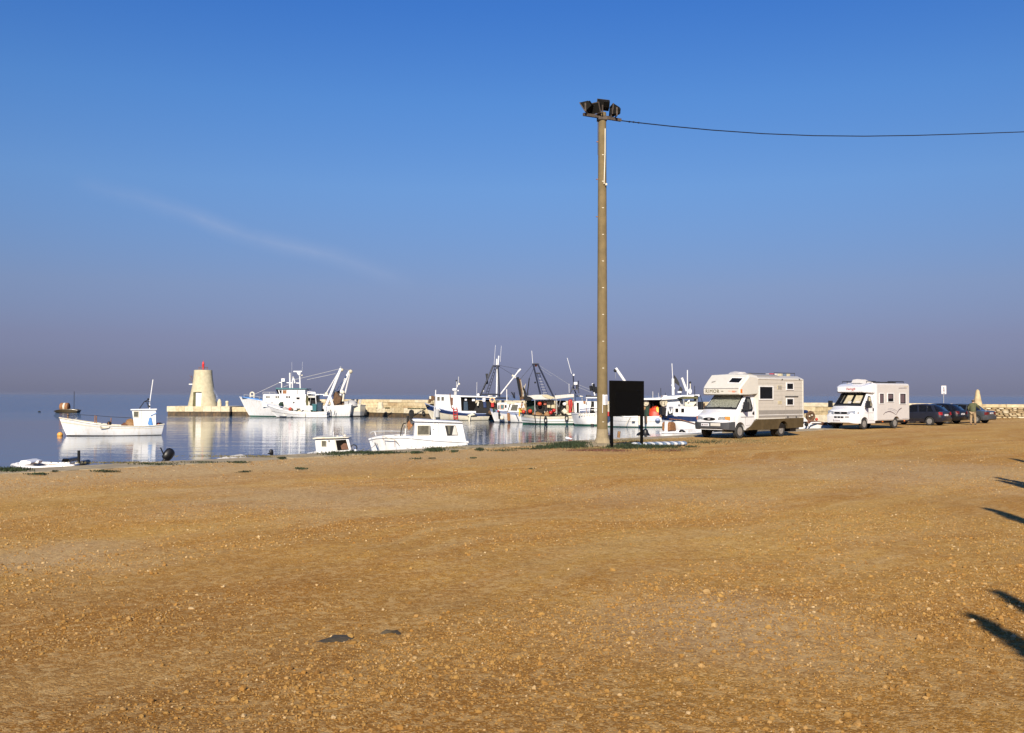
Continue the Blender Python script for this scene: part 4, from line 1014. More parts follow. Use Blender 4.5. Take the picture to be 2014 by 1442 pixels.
b.tbs([((574, 764), (574, 712), 0.5, 0.5), ((594, 732), (595, 712), 0, 0)], 0.018, 'aerial', 'boat_white')
b.tbs([((501, 775.5), (551, 752), 0, 0), ((551, 764), (576, 754), 0, 0), ((590, 744.5), A1, 0, 0.9), ((576, 747.5), (590, 744.5), 0, 0), ((604, 747), (660, 735), 0, 0.6), (A1, (687, 728.5), 0.9, -0.9)], 0.05, 'stay', 'boat_grey')
q = MB(); c = fr.q(496, 775.5); q.torus((c[0], 0, c[1]), 0.26, 0.1, 'Y', 14, 8); q.tube((c[0] - 0.26, 0, c[1] - 0.7), (c[0] - 0.26, 0, c[1]), 0.09); q.tube((c[0] + 0.26, 0, c[1] - 0.7), (c[0] + 0.26, 0, c[1]), 0.09); q.build('bow_roller', M['boat_cream'], t, smooth=True)
b.ball(553, 795.5, 0.33, 'fender', 'net_green', 2.25); 
b.tbs([((646, 808), (646, 817), 2.25, 2.2), ((650, 806), (649, 817), 2.25, 2.2), ((659, 808), (657, 817), 2.2, 2.2)], 0.05, 'rope', 'net_dark')
for x_ in (535, 556, 578): b.ball(x_, 792, 0.12, 'porthole', 'glass', 1.72)
b.tbs([((517, 776), (517, 771.5), 1.6, 1.6), ((530, 776), (530, 771.5), 1.6, 1.6), ((541, 776), (541, 771.5), 1.6, 1.6), ((517, 771.5), (541, 771.5), 1.6, 1.6)], 0.03, 'railing', 'boat_grey')
b.tbs([((500, 784), (500, 779), 0.9, 0.9), ((510, 786), (510, 781), 1.1, 1.1), ((480, 781), (480, 776), 0.4, 0.4), ((480, 776), (515, 781.5), 0.4, 1.2)], 0.025, 'bow_rail', 'boat_grey')
for x_, y_, w_ in ((528, 789, 1.5), (548, 795, 1.2), (600, 802, 1.8), (676, 803, 1.6)): b.px([(x_, y_), (x_ + w_, y_), (x_ + w_ * .7, y_ + 14), (x_ + w_ * .3, y_ + 11)], 2.0, 2.01 + 0.2, 'rust_streak', 'rope') if False else None
b.tbs([((553, 776), (553, 799), 1.77, 1.77), ((577, 776), (577, 799), 1.77, 1.77)], 0.02, 'seam', 'boat_grey')
clutter(fr, t, 606, 690, 799, -1.4, 1.5, 20, 14, 0.8, 5)
# stern of another boat behind it
p = at(700, 817, Y=139.5); p = at(690, 817, Y=136.5); fr = Fr(p.x, 136.4, WZ, 160)
t = thing('fishing_boat', fr, 'weathered grey and white boat stern showing behind the trawler', 'boat'); b = Bt(fr, t)
hull(fr, t, [(640, 800), (660, 799), (690, 797.5), (708, 796), (714, 797)], [(645, 817), (712, 818)], 2.6, [(-0.5, 0.1, 'antifoul_dark', 'underwater_hull'), (0.1, 0.45, 'boat_grey', 'hull'), (0.45, 1, 'boat_cream', 'bulwark')], sf=0.6, deck='boat_grey')
b.tbs([((701, 798), (699, 786), 0.2, 0.2), ((708, 798), (710, 786), -0.3, -0.3)], 0.12, 'bitt', 'boat_cream')
p_ = at(717, 812, Y=134.6); q = MB(); q.torus((0, 0, 0), 0.3, 0.14, 'X', 16, 8); o = q.build('fender_tyre', M['rubber'], None, smooth=True); o.location = (p_.x, 136.0, -0.45); setp(o, 'black tyre fender at the stern just right of the trawler', 'tyre')
# ---- open white boat before the trawler
p = at(590, 818, Y=130.2); fr = Fr(p.x, 130.2, WZ, 180)
t = thing('open_boat', fr, 'low open white boat loaded with gear in front of the trawler', 'boat'); b = Bt(fr, t)
hull(fr, t, [(524, 796.5), (535, 800), (550, 804.5), (565, 807.5), (590, 810.5), (620, 811), (645, 810)], [(546, 819), (645, 819.6)], 2.2, [(-0.5, 0.05, 'antifoul_dark', 'underwater_hull'), (0.05, 0.45, 'boat_white', 'hull'), (0.45, 0.55, 'boat_grey', 'rubbing_strake'), (0.55, 1, 'boat_white', 'bulwark')], sf=0.8, deck='boat_grey', deck_v=0.7)
b.tb([(524, 796), (530, 795.6), (548, 799), (556, 800)], 0.035, 'bow_rail', 'pale_blue', 0.35); b.tb([(526, 798), (527, 801)], 0.03, 'bow_rail', 'pale_blue', 0.3)
lump('net', (fr.q(562, 808)[0], 0, 0.2), 0.8, 0.8, 1.05, 'boat_grey', t, 21); lump('net', (fr.q(584, 808)[0], 0, 0.1), 1.2, 0.8, 0.8, 'net_green', t, 22)
lump('tarpaulin', (fr.q(601, 808)[0], 0, 0.1), 0.9, 0.8, 0.75, 'canvas', t, 23)
b.ball(571, 805, 0.25, 'float_ball', 'orange', 0.4); b.ball(574, 806, 0.2, 'float_ball', 'red_brown', 0.6)
b.tbs([((601, 808), (600, 819), 1.08, 1.1)], 0.06, 'fender', 'boat_cream')
for i, (x0, x1, y0, y1, m_, lab) in enumerate(((614.5, 623.5, 795, 808.5, 'teal', 'faded teal fish bin, left of the pair in the open boat'), (624, 634, 792.5, 809, 'bin_blue', 'dark blue fish bin, right of the pair in the open boat'))):
    A_ = fr.q(x0, y1, 0.5); B2 = fr.q(x1, y0, 0.5)
    q = MB(); w0 = abs(A_[0] - B2[0]) / 2; cx0 = (A_[0] + B2[0]) / 2
    vs = [(-w0 * .85, -.4, 0), (w0 * .85, -.4, 0), (w0 * .85, .4, 0), (-w0 * .85, .4, 0), (-w0, -.48, B2[1] - A_[1]), (w0, -.48, B2[1] - A_[1]), (w0, .48, B2[1] - A_[1]), (-w0, .48, B2[1] - A_[1])]
    q.add(vs, [(3, 2, 1, 0), (4, 5, 6, 7), (0, 1, 5, 4), (1, 2, 6, 5), (2, 3, 7, 6), (3, 0, 4, 7)]); q.box(-w0 - .04, w0 + .04, -.52, .52, B2[1] - A_[1] - 0.1, B2[1] - A_[1] + .02)
    o = q.build('fish_bin', M[m_], None, bevel=0.03); pp = fr.o + fr.F * cx0 + fr.L * 0.3; o.location = (pp.x, pp.y, WZ + A_[1]); setp(o, lab, 'bin')
lump('net', (fr.q(640, 806)[0], 0.1, 0.3), 0.5, 0.5, 0.5, 'bin_blue', t, 24)
clutter(fr, t, 555, 642, 810, -0.6, 0.8, 12, 15, 0.5, 1)

# ---- boat A: white with dark blue band, at the mole
p = at(900, 826, Y=119); fr = Fr(p.x, 119, WZ, 188)
t = thing('fishing_boat', fr, 'white fishing boat with dark blue band, long cabin and white radar', 'boat'); b = Bt(fr, t)
hull(fr, t, [(835.4, 793), (845, 797), (857, 801.5), (875, 806.5), (893, 810), (915, 812.5), (935, 813.5), (962, 813.5)], [(850.5, 823), (958, 827)], 3.4,
     [(-0.5, 0.05, 'antifoul_dark', 'underwater_hull'), (0.05, 0.62, 'boat_cream', 'hull'), (0.62, 0.93, 'boat_blue', 'band'), (0.93, 1, 'pale_blue', 'bulwark')], sf=0.75, deck='boat_white')
b.px([(856.5, 778), (858.5, 776), (884, 776.5), (906, 778), (908, 812), (884, 812), (857, 806)], -1.2, 1.25, 'cabin', 'boat_white', 0.04)
for x0 in (859.8, 868): b.win(x0, 780.5, x0 + 5, 788.3, 1.25, 'boat_white', 'pane', 0.04)
b.px([(886, 782), (891, 782), (890.5, 797), (888, 797)], 1.24, 1.3, 'doorway', 'red_brown')
b.px([(884, 776.5), (884.8, 776.5), (884.8, 810), (884, 810)], 1.24, 1.29, 'seam', 'boat_grey')
b.px([(905, 778), (938, 779), (975, 781), (975, 783), (938, 781.5), (905, 781)], -1.4, 1.4, 'roof', 'boat_white', 0.02)
b.px([(907, 781), (936, 781.5), (934, 808.5), (908, 808.5)], -1.3, 0.9, 'aft_shelter', 'dark_inside')  # near-black block painting the shade inside the opening
b.px([(906, 808.3), (936, 808.8), (936, 812.5), (906, 812.5)], 0.9, 1.3, 'coaming', 'boat_white')
b.px([(912, 790), (920, 790), (921, 808), (912, 808)], 0.9, 1.15, 'oilskin', 'bin_blue', 0.05)
b.rc(914, 783.5, 918, 788, 0.91, 0.95, 'notice', 'paper'); b.rc(928.5, 784, 934, 789, 0.91, 0.95, 'notice', 'paper')
lump('net', (fr.q(955, 810)[0], 0.2, fr.q(955, 815)[1]), 2.0, 1.2, 1.6, 'net_dark', t, 31)
lump('net', (fr.q(968, 810)[0], 0.6, fr.q(968, 815)[1]), 0.8, 1.0, 0.9, 'net_brown', t, 32)
b.px([(919, 817), (930, 812.5), (935, 816.5), (926, 818), (924, 830), (921, 829), (923, 820)], 1.62, 1.85, 'anchor', 'boat_cream', 0.03)
b.px([(932, 812), (938, 818), (930, 819)], 1.6, 1.7, 'plate', 'black')
b.tb([(885, 774), (886.5, 792), (888, 802), (893, 806)], 0.05, 'red_rope', 'red_brown', 1.3)
q = MB()
for xx in (891.3, 898.5): a_, c_ = fr.q(xx, 801, 1.72), fr.q(xx + 1.5, 825, 1.72); q.tube((a_[0], 1.72, a_[1]), (c_[0], 1.72, c_[1]), 0.05)
for yy in (805, 810, 815, 820, 824): a_, c_ = fr.q(891.5 + (yy - 801) * .06, yy, 1.72), fr.q(899 + (yy - 801) * .06, yy, 1.72); q.tube((a_[0], 1.72, a_[1]), (c_[0], 1.72, c_[1]), 0.06)
q.build('ladder', M['red'], t)
q = MB(); c = fr.q(859.5, 813, 1.0); q.lathe([(0.2, -0.5), (0.3, -0.45), (0.3, 0.45), (0.2, 0.5)], (c[0], 1.1, c[1]), 12); q.build('fender', M['boat_grey'], t, smooth=True)
b.px([(844, 782), (850, 778), (855, 780), (855, 787), (850, 788), (846, 793), (843, 792)], -0.5, 0.4, 'net_drum', 'net_brown', 0.1); b.rc(844.5, 779.5, 848, 785, -0.3, 0.45, 'plate', 'boat_cream', 0.03)
b.tb([(855.3, 806), (857, 767)], 0.055, 'mast', 'boat_white', 0.2)
b.tbs([((897.5, 777), (898.5, 748), 0, 0), ((901.5, 757), (902, 741), 0, 0), ((899, 762), (902, 753), 0, 0)], 0.05, 'mast', 'steel'); b.rc(890, 764, 898, 768.5, -0.3, 0.3, 'radar', 'boat_white', 0.05); b.ball(901, 768.5, 0.1, 'lamp', 'boat_white'); b.rc(893, 768.5, 898, 777, -0.12, 0.12, 'radar_post', 'boat_grey')
b.ball(903, 755.5, 0.13, 'lamp', 'boat_cream'); b.ball(897.7, 749, 0.1, 'lamp', 'black')
b.ball(951, 769.5, 0.13, 'lamp', 'boat_white'); b.ball(941, 777, 0.2, 'lamp', 'boat_white', 0.5); b.ball(964, 778.5, 0.3, 'dome', 'boat_white', 0.3, sz=0.7)
b.tbs([((937.5, 778), (938, 752), 0, 0), ((971.5, 720), (974.5, 679), 0.3, 0.3), ((984, 712), (986, 680), -0.3, -0.3), ((996.5, 780), (997, 765), 0, 0)], 0.035, 'aerial', 'boat_white')
G = [((943.5, 781), (970, 720), 1.0, 0.5), ((943.5, 781), (970, 720), -1.0, -0.5), ((982.5, 783), (979.5, 720), 1.0, 0.5), ((982.5, 783), (979.5, 720), -1.0, -0.5), ((969, 719.8), (983, 719.8), 0.5, 0.5), ((969, 719.8), (983, 719.8), -0.5, -0.5), ((970, 720), (970, 720.5), 0.5, -0.5), ((980, 720), (980, 720.5), 0.5, -0.5), ((943, 776), (983, 776), 1.1, 1.1), ((938, 782.5), (1000, 783), 1.2, 1.2)]
b.tbs(G, 0.10, 'gantry', 'navy_steel', n=8)
b.tbs([((955, 776), (974, 721), 0.4, 0.2), ((960, 776), (977, 721), 0.2, 0.0)] + [((955 + 19 * k / 9, 776 - 55 * k / 9), (960 + 17 * k / 9, 776 - 55 * k / 9), 0.4 - 0.2 * k / 9, 0.2 - 0.2 * k / 9) for k in range(1, 9)], 0.03, 'rigging_ladder', 'net_dark')
b.px([(955.5, 735), (960.5, 735), (958.5, 742), (960.5, 755), (956.5, 756), (957, 744)], -0.2, 0.2, 'radar_reflector', 'black')
b.tbs([((976.5, 783), (978.2, 721), 0, 0)], 0.095, 'mast', 'boat_white', n=10); b.tbs([((979.5, 718), (981, 700), 0, 0), ((976.5, 718), (977, 706), 0, 0)], 0.08, 'topmast', 'boat_white', n=10)
b.tbs([((983, 777), (1020, 730), 0.3, 0.0)], 0.08, 'boom', 'boat_white', n=8); b.tbs([((1019, 731), (1024, 726), 0, 0)], 0.12, 'boom_head', 'boat_white', n=8); b.tbs([((1007, 738), (1014, 743), 0, 0)], 0.13, 'boom_fitting', 'boat_cream')
b.tbs([((982, 719), (1022, 726), 0, 0), ((983, 722), (1010, 738), 0, 0), ((971, 720), (944, 778), 0.9, 1.1)], 0.03, 'stay', 'black')
q = MB(); c = fr.q(968, 787, 1.4); q.torus((c[0], 1.45, c[1]), 0.27, 0.08, 'Y', 18, 8); o = q.build('lifebuoy', M['orange'], None, smooth=True); o.location = fr.o; o.rotation_euler = (0, 0, fr.yaw); setp(o, 'orange and white lifebuoy hung under the dark gantry', 'lifebuoy')
o.data.materials[0] = mat('buoy_peach', (0.70, 0.42, 0.22), 0.6)
b.px([(965.5, 790), (971.5, 790), (972, 801), (966, 801)], 1.35, 1.45, 'red_bag', 'red', 0.05); b.px([(949, 783), (955, 783), (954.5, 790), (949, 790)], 1.2, 1.3, 'cloth', 'paper', 0.02); b.px([(950, 790), (956, 790), (957, 802), (951, 802)], 1.2, 1.3, 'oilskin', 'boat_blue', 0.03)
b.tb([(939.5, 798), (941, 790)], 0.1, 'pipe', 'boat_cream', 1.3)

clutter(fr, t, 938, 975, 814, -0.8, 1.1, 14, 5, 0.9, 7)
clutter(fr, t, 843, 856, 798, -0.4, 0.3, 3, 6, 0.3, 1)
# ---- boat B: white bow, pale blue deck edge
p = at(1000, 829, Y=110.5); fr = Fr(p.x, 110.5, WZ, 178)
t = thing('fishing_boat', fr, 'white boat with pale blue deck edge and pink framed cabin window', 'boat'); b = Bt(fr, t)
hull(fr, t, [(963.7, 804.5), (980, 807.5), (1000, 811), (1025, 813.5), (1060, 813), (1085, 812)], [(973.5, 829), (1080, 831)], 3.0,
     [(-0.5, 0.05, 'antifoul_dark', 'underwater_hull'), (0.05, 0.8, 'boat_white', 'hull'), (0.8, 1, 'pale_blue', 'band')], sf=0.75, deck='pale_blue', deck_v=0.96)
b.px([(978, 792.5), (1003, 792), (998, 809), (979, 808)], -0.9, 0.95, 'cabin', 'boat_white', 0.03)
b.win(984.5, 796.5, 991, 804.5, 0.95, 'decal_salmon', 'teal', 0.06); b.win(993, 796.5, 996.5, 802.5, 0.95, 'boat_white', 'glass', 0.04); b.win(980, 797, 982.5, 805, 0.95, 'boat_white', 'glass', 0.03)
b.px([(1005.5, 793), (1030, 793), (1028, 812), (999, 810)], -0.9, 0.95, 'wheelhouse', 'boat_white', 0.03)
b.px([(1007.5, 796), (1019, 796), (1017, 808), (1003.5, 807.5)], 0.94, 0.99, 'window', 'pane')
for (x, yy) in ((981.5, 809), (999, 812), (1001, 813)): b.tb([(x, yy), (x + 0.6, yy + 15)], 0.1, 'fender', 'net_dark' if x < 990 else 'rust', 1.45)
b.ball(987, 822, 0.25, 'fender', 'boat_cream', 1.35); b.ball(980, 809, 0.12, 'float_ball', 'red', 1.4)
lump('gear', (fr.q(1005, 793)[0], 0.4, fr.q(1005, 793)[1] - 0.1), 0.9, 0.6, 0.35, 'rope', t, 41)
b.tbs([((997, 793), (996.5, 766), 0, 0)], 0.05, 'mast', 'boat_white'); b.tbs([((1009, 782), (1012, 776), 0, 0), ((1012, 784), (1011, 772), 0.1, 0)], 0.09, 'davit', 'navy_steel')

clutter(fr, t, 1026, 1078, 812, -0.8, 0.9, 12, 7, 0.6, 6)
clutter(fr, t, 972, 980, 807, -0.3, 0.4, 2, 8, 0.3, 0)
# ---- boat C: long white hull, green below, canopy
p = at(1085, 834, Y=103.5); fr = Fr(p.x, 103.5, WZ, 180)
t = thing('fishing_boat', fr, 'white canopied fishing boat with green bottom and blue A frame mast', 'boat'); b = Bt(fr, t)
hull(fr, t, [(1022.5, 812), (1035, 814), (1055, 817), (1080, 818), (1110, 817), (1135, 815.5), (1151, 814)], [(1028, 833), (1148, 834.5)], 3.4,
     [(-0.5, 0.15, 'antifoul_green', 'underwater_hull'), (0.15, 0.30, 'boat_white', 'hull'), (0.30, 0.36, 'antifoul_green', 'band'), (0.36, 0.62, 'boat_white', 'topsides'), (0.62, 0.68, 'boat_grey', 'rubbing_strake'), (0.68, 1, 'boat_cream', 'bulwark')], sf=0.9, deck='wood', rail='net_dark', tf=0.2)
b.px([(1052, 787.5), (1090, 786.5), (1090, 812), (1056, 814), (1054, 800)], -1.2, -0.6, 'cabin', 'boat_cream', 0.03)
b.px([(1036, 788), (1052, 788), (1054, 812), (1036, 812)], -1.3, 0.2, 'gear_rack', 'net_green', 0.1); b.px([(1052, 792), (1068, 790), (1070, 814), (1056, 815)], -0.5, 0.5, 'winch', 'net_dark', 0.15)
b.px([(1076, 790), (1082.5, 790), (1082.5, 802), (1076, 802)], 0.2, 0.5, 'cupboard', 'canvas_tan', 0.02); b.px([(1084, 791), (1090, 791), (1091, 803), (1084, 803)], 0.2, 0.5, 'cupboard', 'canvas_tan', 0.02)
b.px([(1097, 788), (1113, 788), (1114, 814), (1097, 814)], -1.0, 0.3, 'gear_rack', 'net_dark', 0.1)
b.ball(1110.5, 794.5, 0.22, 'float_ball', 'boat_white', 0.6)
def awn(pts, name, m, y0=-1.6, y1=1.7, sag=0.25):
    # sloping cloth: front edge low, ridge in the middle
    q = MB(); P0 = [fr.q(x, y, y1) for x, y in pts]
    return q
b.px([(1036, 779), (1050, 777), (1075, 776), (1091, 781.5), (1091, 785.2), (1070, 786), (1050, 786), (1044, 781.5)], -1.6, 1.6, 'awning', 'canvas', 0.03)
b.px([(1066, 777.3), (1076, 776), (1091, 782), (1083, 785.5), (1070, 781)], 1.6, 1.66, 'awning_patch', 'canvas_tan')
b.px([(1091, 778), (1128, 775), (1147, 779.2), (1147, 780.5), (1120, 782), (1092, 785)], -1.6, 1.6, 'awning', 'canvas', 0.02)
b.px([(1031, 785), (1040, 780.2), (1050, 784), (1044, 788), (1033, 789)], -1.0, 1.4, 'tarpaulin', 'net_dark', 0.05)
b.tbs([((1052, 786), (1052, 815), 1.5, 1.5), ((1094, 784), (1095, 815), 1.5, 1.5), ((1128, 781), (1129, 815), 1.5, 1.5), ((1092, 785), (1098, 800), 1.5, 1.2), ((1103, 785), (1099, 800), 1.5, 1.2), ((1145, 781), (1145, 790), 1.4, 1.4)], 0.045, 'awning_pole', 'steel')
T1, T2_ = (1048.5, 716), (1057.5, 716)
b.tbs([((1063.5, 779), T1, 0.9, 0.5), ((1063.5, 779), T1, -0.9, -0.5), ((1089.5, 782), T2_, 0.9, 0.5), ((1089.5, 782), T2_, -0.9, -0.5), (T1, T2_, 0.5, 0.5), (T1, T2_, -0.5, -0.5), (T1, (1048.5, 716), 0.5, -0.5), (T2_, (1057.5, 716), 0.5, -0.5), ((1054, 734.5), (1063, 734.5), 0.6, 0.6)], 0.085, 'a_frame', 'navy_steel', n=8)
b.tbs([((1056, 734.5), (1069, 778), 0.1, 0.1), ((1061, 734.5), (1078, 778), 0.1, 0.1)] + [((1056 + 13 * k / 8, 734.5 + 43.5 * k / 8), (1061 + 17 * k / 8, 734.5 + 43.5 * k / 8), 0.1, 0.1) for k in range(1, 8)], 0.03, 'rigging_ladder', 'boat_blue')
b.tbs([((1047.8, 715), (1045.8, 690), 0, 0)], 0.05, 'aerial', 'boat_white'); b.rc(1047, 714.8, 1060, 717, -0.55, 0.55, 'spreader', 'navy_steel', 0.02); b.ball(1054, 719, 0.13, 'lamp', 'lens_orange'); b.ball(1052.5, 752.5, 0.1, 'lamp', 'black', 0.3)
b.tbs([((1059, 718), (1125, 760), 0, 0), ((1061, 724), (1085, 740), 0, 0)], 0.022, 'stay', 'wire')
for x, y in ((1017.5, 741.5),): b.tbs([((1017.5, 742), (1024.5, 779), 0.2, 0.2)], 0.14, 'boom', 'black', n=8)
b.tbs([((1021.5, 745), (1026, 786), 0.1, 0.15), ((1022.5, 745), (1030, 784), 0.1, 0.1), ((1023, 748), (1028, 786), 0.1, 0.3), ((1022, 750), (1024, 788), 0.1, 0.0)], 0.09, 'hung_net', 'net_brown')
b.tbs([((1029, 762), (1034, 776), 0.3, 0.3), ((1034, 776), (1032, 785), 0.3, 0.3)], 0.12, 'hung_net', 'net_dark')
b.tbs([((1024, 747), (1030, 780), 0.35, 0.35), ((1031, 758), (1028, 780), 0.35, 0.35), ((1034, 755), (1030, 768), 0.35, 0.35), ((1020, 744), (1022, 780), -0.3, -0.3)], 0.03, 'rope', 'rope')
for i, (x, y, r_) in enumerate(((1029.5, 810, .2), (1042.5, 809, .22), (1061.5, 794.5, .22), (1083, 812, .2), (1089.5, 807.5, .2))):
    b.ball(x, y, r_, 'float_ball', 'orange' if i < 3 else 'red', 1.1, ['red float leftmost on the canopied boat, beside the yellow trousers', 'red float second from the left on the canopied boat rail', 'orange float hung high under the tan awning', 'red float low on the rail under the tan cupboards', 'red float touching its lower neighbour under the tan cupboards'][i], 'float')
b.px([(1118, 786), (1125, 785), (1127, 795), (1125, 812), (1118, 813), (1119, 802), (1117.5, 794)], 0.8, 1.2, 'red_oilskins', 'red', 0.12)
b.ball(1072, 793.5, 0.2, 'float_ball', 'decal_salmon', 0.6); b.tbs([((1107, 806), (1113, 812), 0.9, 0.9)], 0.25, 'sack', 'boat_cream', n=8)
for (x, y, r_) in ((1073, 828, .27), (1114.5, 824, .3)):
    c = fr.q(x, y, 1.8); q = MB(); q.torus((c[0], 1.82, c[1] + 0.1), r_, 0.1, 'Y', 18, 8); q.v = [(c[0] + (v[0] - c[0]) * 0.5, v[1], v[2] * 1.0) for v in q.v]; q.build('tyre_fender', M['rubber'], t, smooth=True)
b.tb([(1051.5, 817), (1054, 834)], 0.05, 'rope', 'net_dark', 1.75); b.tb([(1063, 818), (1061.5, 834)], 0.035, 'rope', 'net_dark', 1.75)
lump('net', (fr.q(1056, 812)[0], 0.9, fr.q(1056, 817)[1]), 0.6, 0.5, 0.35, 'wood', t, 43)
FRC = fr
clutter(fr, t, 1030, 1146, 816, -0.9, 1.2, 26, 3, 0.55, 7)

b.tbs([((1030, 786), (1019.5, 752), -0.8, -0.8), ((1036, 784), (1041, 744), -1.0, -0.8), ((1012, 783), (1006, 771), -1.0, -1.0)], 0.06, 'mast', 'black')
b.tbs([((1048, 717), (1024, 745), 0, 0.1), ((1041, 744), (1053, 717), -0.8, 0)], 0.03, 'stay', 'black')
# ---- boat D: grey bow, radar frame, wheelhouse partly behind the mast
p = at(1160, 836, Y=99.5); fr = Fr(p.x, 99.5, WZ, 180)
t = thing('fishing_boat', fr, 'white boat behind the mast with grey bow and radar on black frame', 'boat'); b = Bt(fr, t)
hull(fr, t, [(1123, 813), (1135, 813.5), (1150, 814), (1165, 813.5), (1180, 813), (1196, 812)], [(1131, 835), (1194, 836.5)], 3.0,
     [(-0.5, 0.12, 'antifoul_green', 'underwater_hull'), (0.12, 1, 'boat_white', 'hull')], sf=0.9, deck='boat_grey', tf=0.3)
b.px([(1129, 791), (1136, 789), (1175, 789), (1175, 812), (1130, 812)], -1.1, 0.7, 'cabin', 'boat_white', 0.04)
b.px([(1147, 789), (1152, 789), (1151, 794), (1148, 794)], 0.7, 0.8, 'vent', 'rust'); b.px([(1134.5, 792), (1138.5, 792), (1138.5, 810), (1134.5, 811)], 0.7, 0.85, 'doorway', 'dark_inside'); b.px([(1163, 790), (1168.5, 790), (1168.5, 812), (1163, 812)], 0.7, 0.85, 'doorway', 'net_dark')
b.px([(1139.5, 804), (1162, 802.5), (1162, 811), (1140, 811)], 0.7, 0.76, 'lower_panel', 'pale_blue')
b.tbs([((1140, 803), (1174, 801), 1.0, 1.0), ((1140, 807), (1174, 806), 1.0, 1.0), ((1153, 802), (1153, 814), 1.0, 1.0), ((1159, 802), (1159, 814), 1.0, 1.0)], 0.03, 'railing', 'boat_white')
b.px([(1153, 781.2), (1176, 781.2), (1176, 783.5), (1153, 783.5)], -1.3, 1.3, 'roof', 'boat_white', 0.02); b.rc(1154, 777, 1163, 781.2, -0.5, 0.6, 'roof_box', 'navy_steel', 0.03); b.rc(1163, 779, 1175, 781.2, -1.0, 0.8, 'roof_box', 'black', 0.02)
b.tbs([((1153.8, 783), (1153.8, 791), 1.2, 1.2)], 0.04, 'awning_pole', 'boat_white')
b.tbs([((1121, 775), (1128, 757), 0.4, 0.2), ((1138.5, 773), (1135, 758), 0.4, 0.2), ((1125, 766), (1136, 766), 0.3, 0.3), ((1128, 749), (1128.5, 760), 0.1, 0.1), ((1137.5, 749), (1137, 766), -0.2, -0.2), ((1127, 760), (1133, 775), -0.3, -0.3), ((1127, 735), (1128, 750), 0, 0)], 0.06, 'radar_frame', 'navy_steel')
b.rc(1128.5, 751.5, 1136, 757.5, -0.3, 0.3, 'radar', 'boat_white', 0.08); b.rc(1133, 757, 1137, 767, -0.15, 0.1, 'radar_box', 'black', 0.03); b.rc(1126.5, 735.5, 1130, 739.5, -0.1, 0.1, 'lamp', 'boat_white', 0.04)
b.tbs([((1124, 735), (1115.5, 704), 0, 0)], 0.055, 'aerial', 'boat_white'); b.tbs([((1119.5, 773), (1119, 755), 0.3, 0.3)], 0.04, 'aerial', 'boat_white')
b.tbs([((1138, 757), (1163, 767), 0, 0), ((1138, 762), (1162, 772), 0, 0)], 0.025, 'stay', 'wire')
b.tbs([((1170, 778), (1165, 754), 0, 0)], 0.08, 'mast', 'boat_white'); b.tbs([((1163, 769), (1161.5, 759), 0, 0), ((1168.5, 771), (1167, 755), 0, 0), ((1172, 774), (1171, 761), 0, 0)], 0.14, 'black_float', 'black', n=8)
for k in range(7): b.tb([(1140 + k * 5, 814), (1139 + k * 5, 818)], 0.06, 'lashing', 'boat_cream', 1.5)
b.tb([(1165, 834), (1165, 842)], 0.16, 'fender', 'black', 1.6)

clutter(fr, t, 1138, 1192, 814, 0.8, 1.2, 8, 9, 0.35, 3)
# ---- boat E: long white hull behind the board
p = at(1255, 839, Y=95); fr = Fr(p.x, 95, WZ, 182)
t = thing('fishing_boat', fr, 'long white fishing boat partly hidden by the black board', 'boat'); b = Bt(fr, t)
hull(fr, t, [(1190, 815), (1205, 817), (1230, 819), (1260, 819.5), (1290, 818.5), (1325, 815)], [(1196, 839), (1318, 839.5)], 3.4,
     [(-0.5, 0.08, 'antifoul_green', 'underwater_hull'), (0.08, 0.5, 'boat_white', 'hull'), (0.5, 0.55, 'boat_grey', 'rubbing_strake'), (0.55, 1, 'boat_white', 'topsides')], sf=0.9, deck='boat_grey', tf=0.25)
b.px([(1262, 783.5), (1300, 782.5), (1318, 779), (1376, 776), (1376, 780), (1330, 785), (1310, 786.5), (1262, 787)], -1.5, 1.5, 'roof', 'boat_white', 0.03)
b.px([(1303, 786), (1340, 784), (1345, 812), (1320, 815), (1306, 800)], -1.2, 1.0, 'cabin', 'boat_white', 0.04)
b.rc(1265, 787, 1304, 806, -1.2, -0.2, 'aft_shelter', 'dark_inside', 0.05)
b.rc(1304.5, 778, 1312.5, 783, -0.5, 0.5, 'roof_box', 'boat_white', 0.03)
q = MB(); c = fr.q(1305.5, 792.5, 1.2); q.torus((c[0], 1.2, c[1]), 0.27, 0.1, 'Y', 18, 8); q.lathe([(0.17, -0.15), (0.17, 0.12)], (c[0], 1.2, c[1]), 14, 'Y'); q.build('net_hauler', M['rope'], t, smooth=True)
q = MB(); c = fr.q(1270, 793, 1.0); q.torus((c[0], 1.0, c[1]), 0.22, 0.09, 'Y', 18, 8); q.lathe([(0.14, -0.15), (0.14, 0.12)], (c[0], 1.0, c[1]), 14, 'Y'); q.build('net_hauler', M['rope'], t, smooth=True)
b.rc(1274, 785, 1279, 812, 0.6, 0.8, 'winch', 'net_dark', 0.03); b.rc(1266, 796, 1274, 806, 0.5, 0.9, 'winch', 'wood', 0.05)
lump('net', (fr.q(1286, 812)[0], 0.8, fr.q(1286, 818)[1]), 0.75, 0.6, 0.9, 'orange', t, 51); lump('net', (fr.q(1289, 812)[0], 1.1, fr.q(1286, 818)[1]), 0.35, 0.3, 0.8, 'yellow', t, 52)
lump('net', (fr.q(1270, 812)[0], 0.8, fr.q(1270, 818)[1]), 0.3, 0.4, 1.0, 'net_green', t, 53)
b.rc(1195, 810, 1201, 819, 1.0, 1.4, 'red_fender', 'red', 0.05); b.px([(1197.5, 794), (1200.5, 794), (1201, 810), (1197, 810)], 0.9, 1.1, 'post', 'boat_cream')
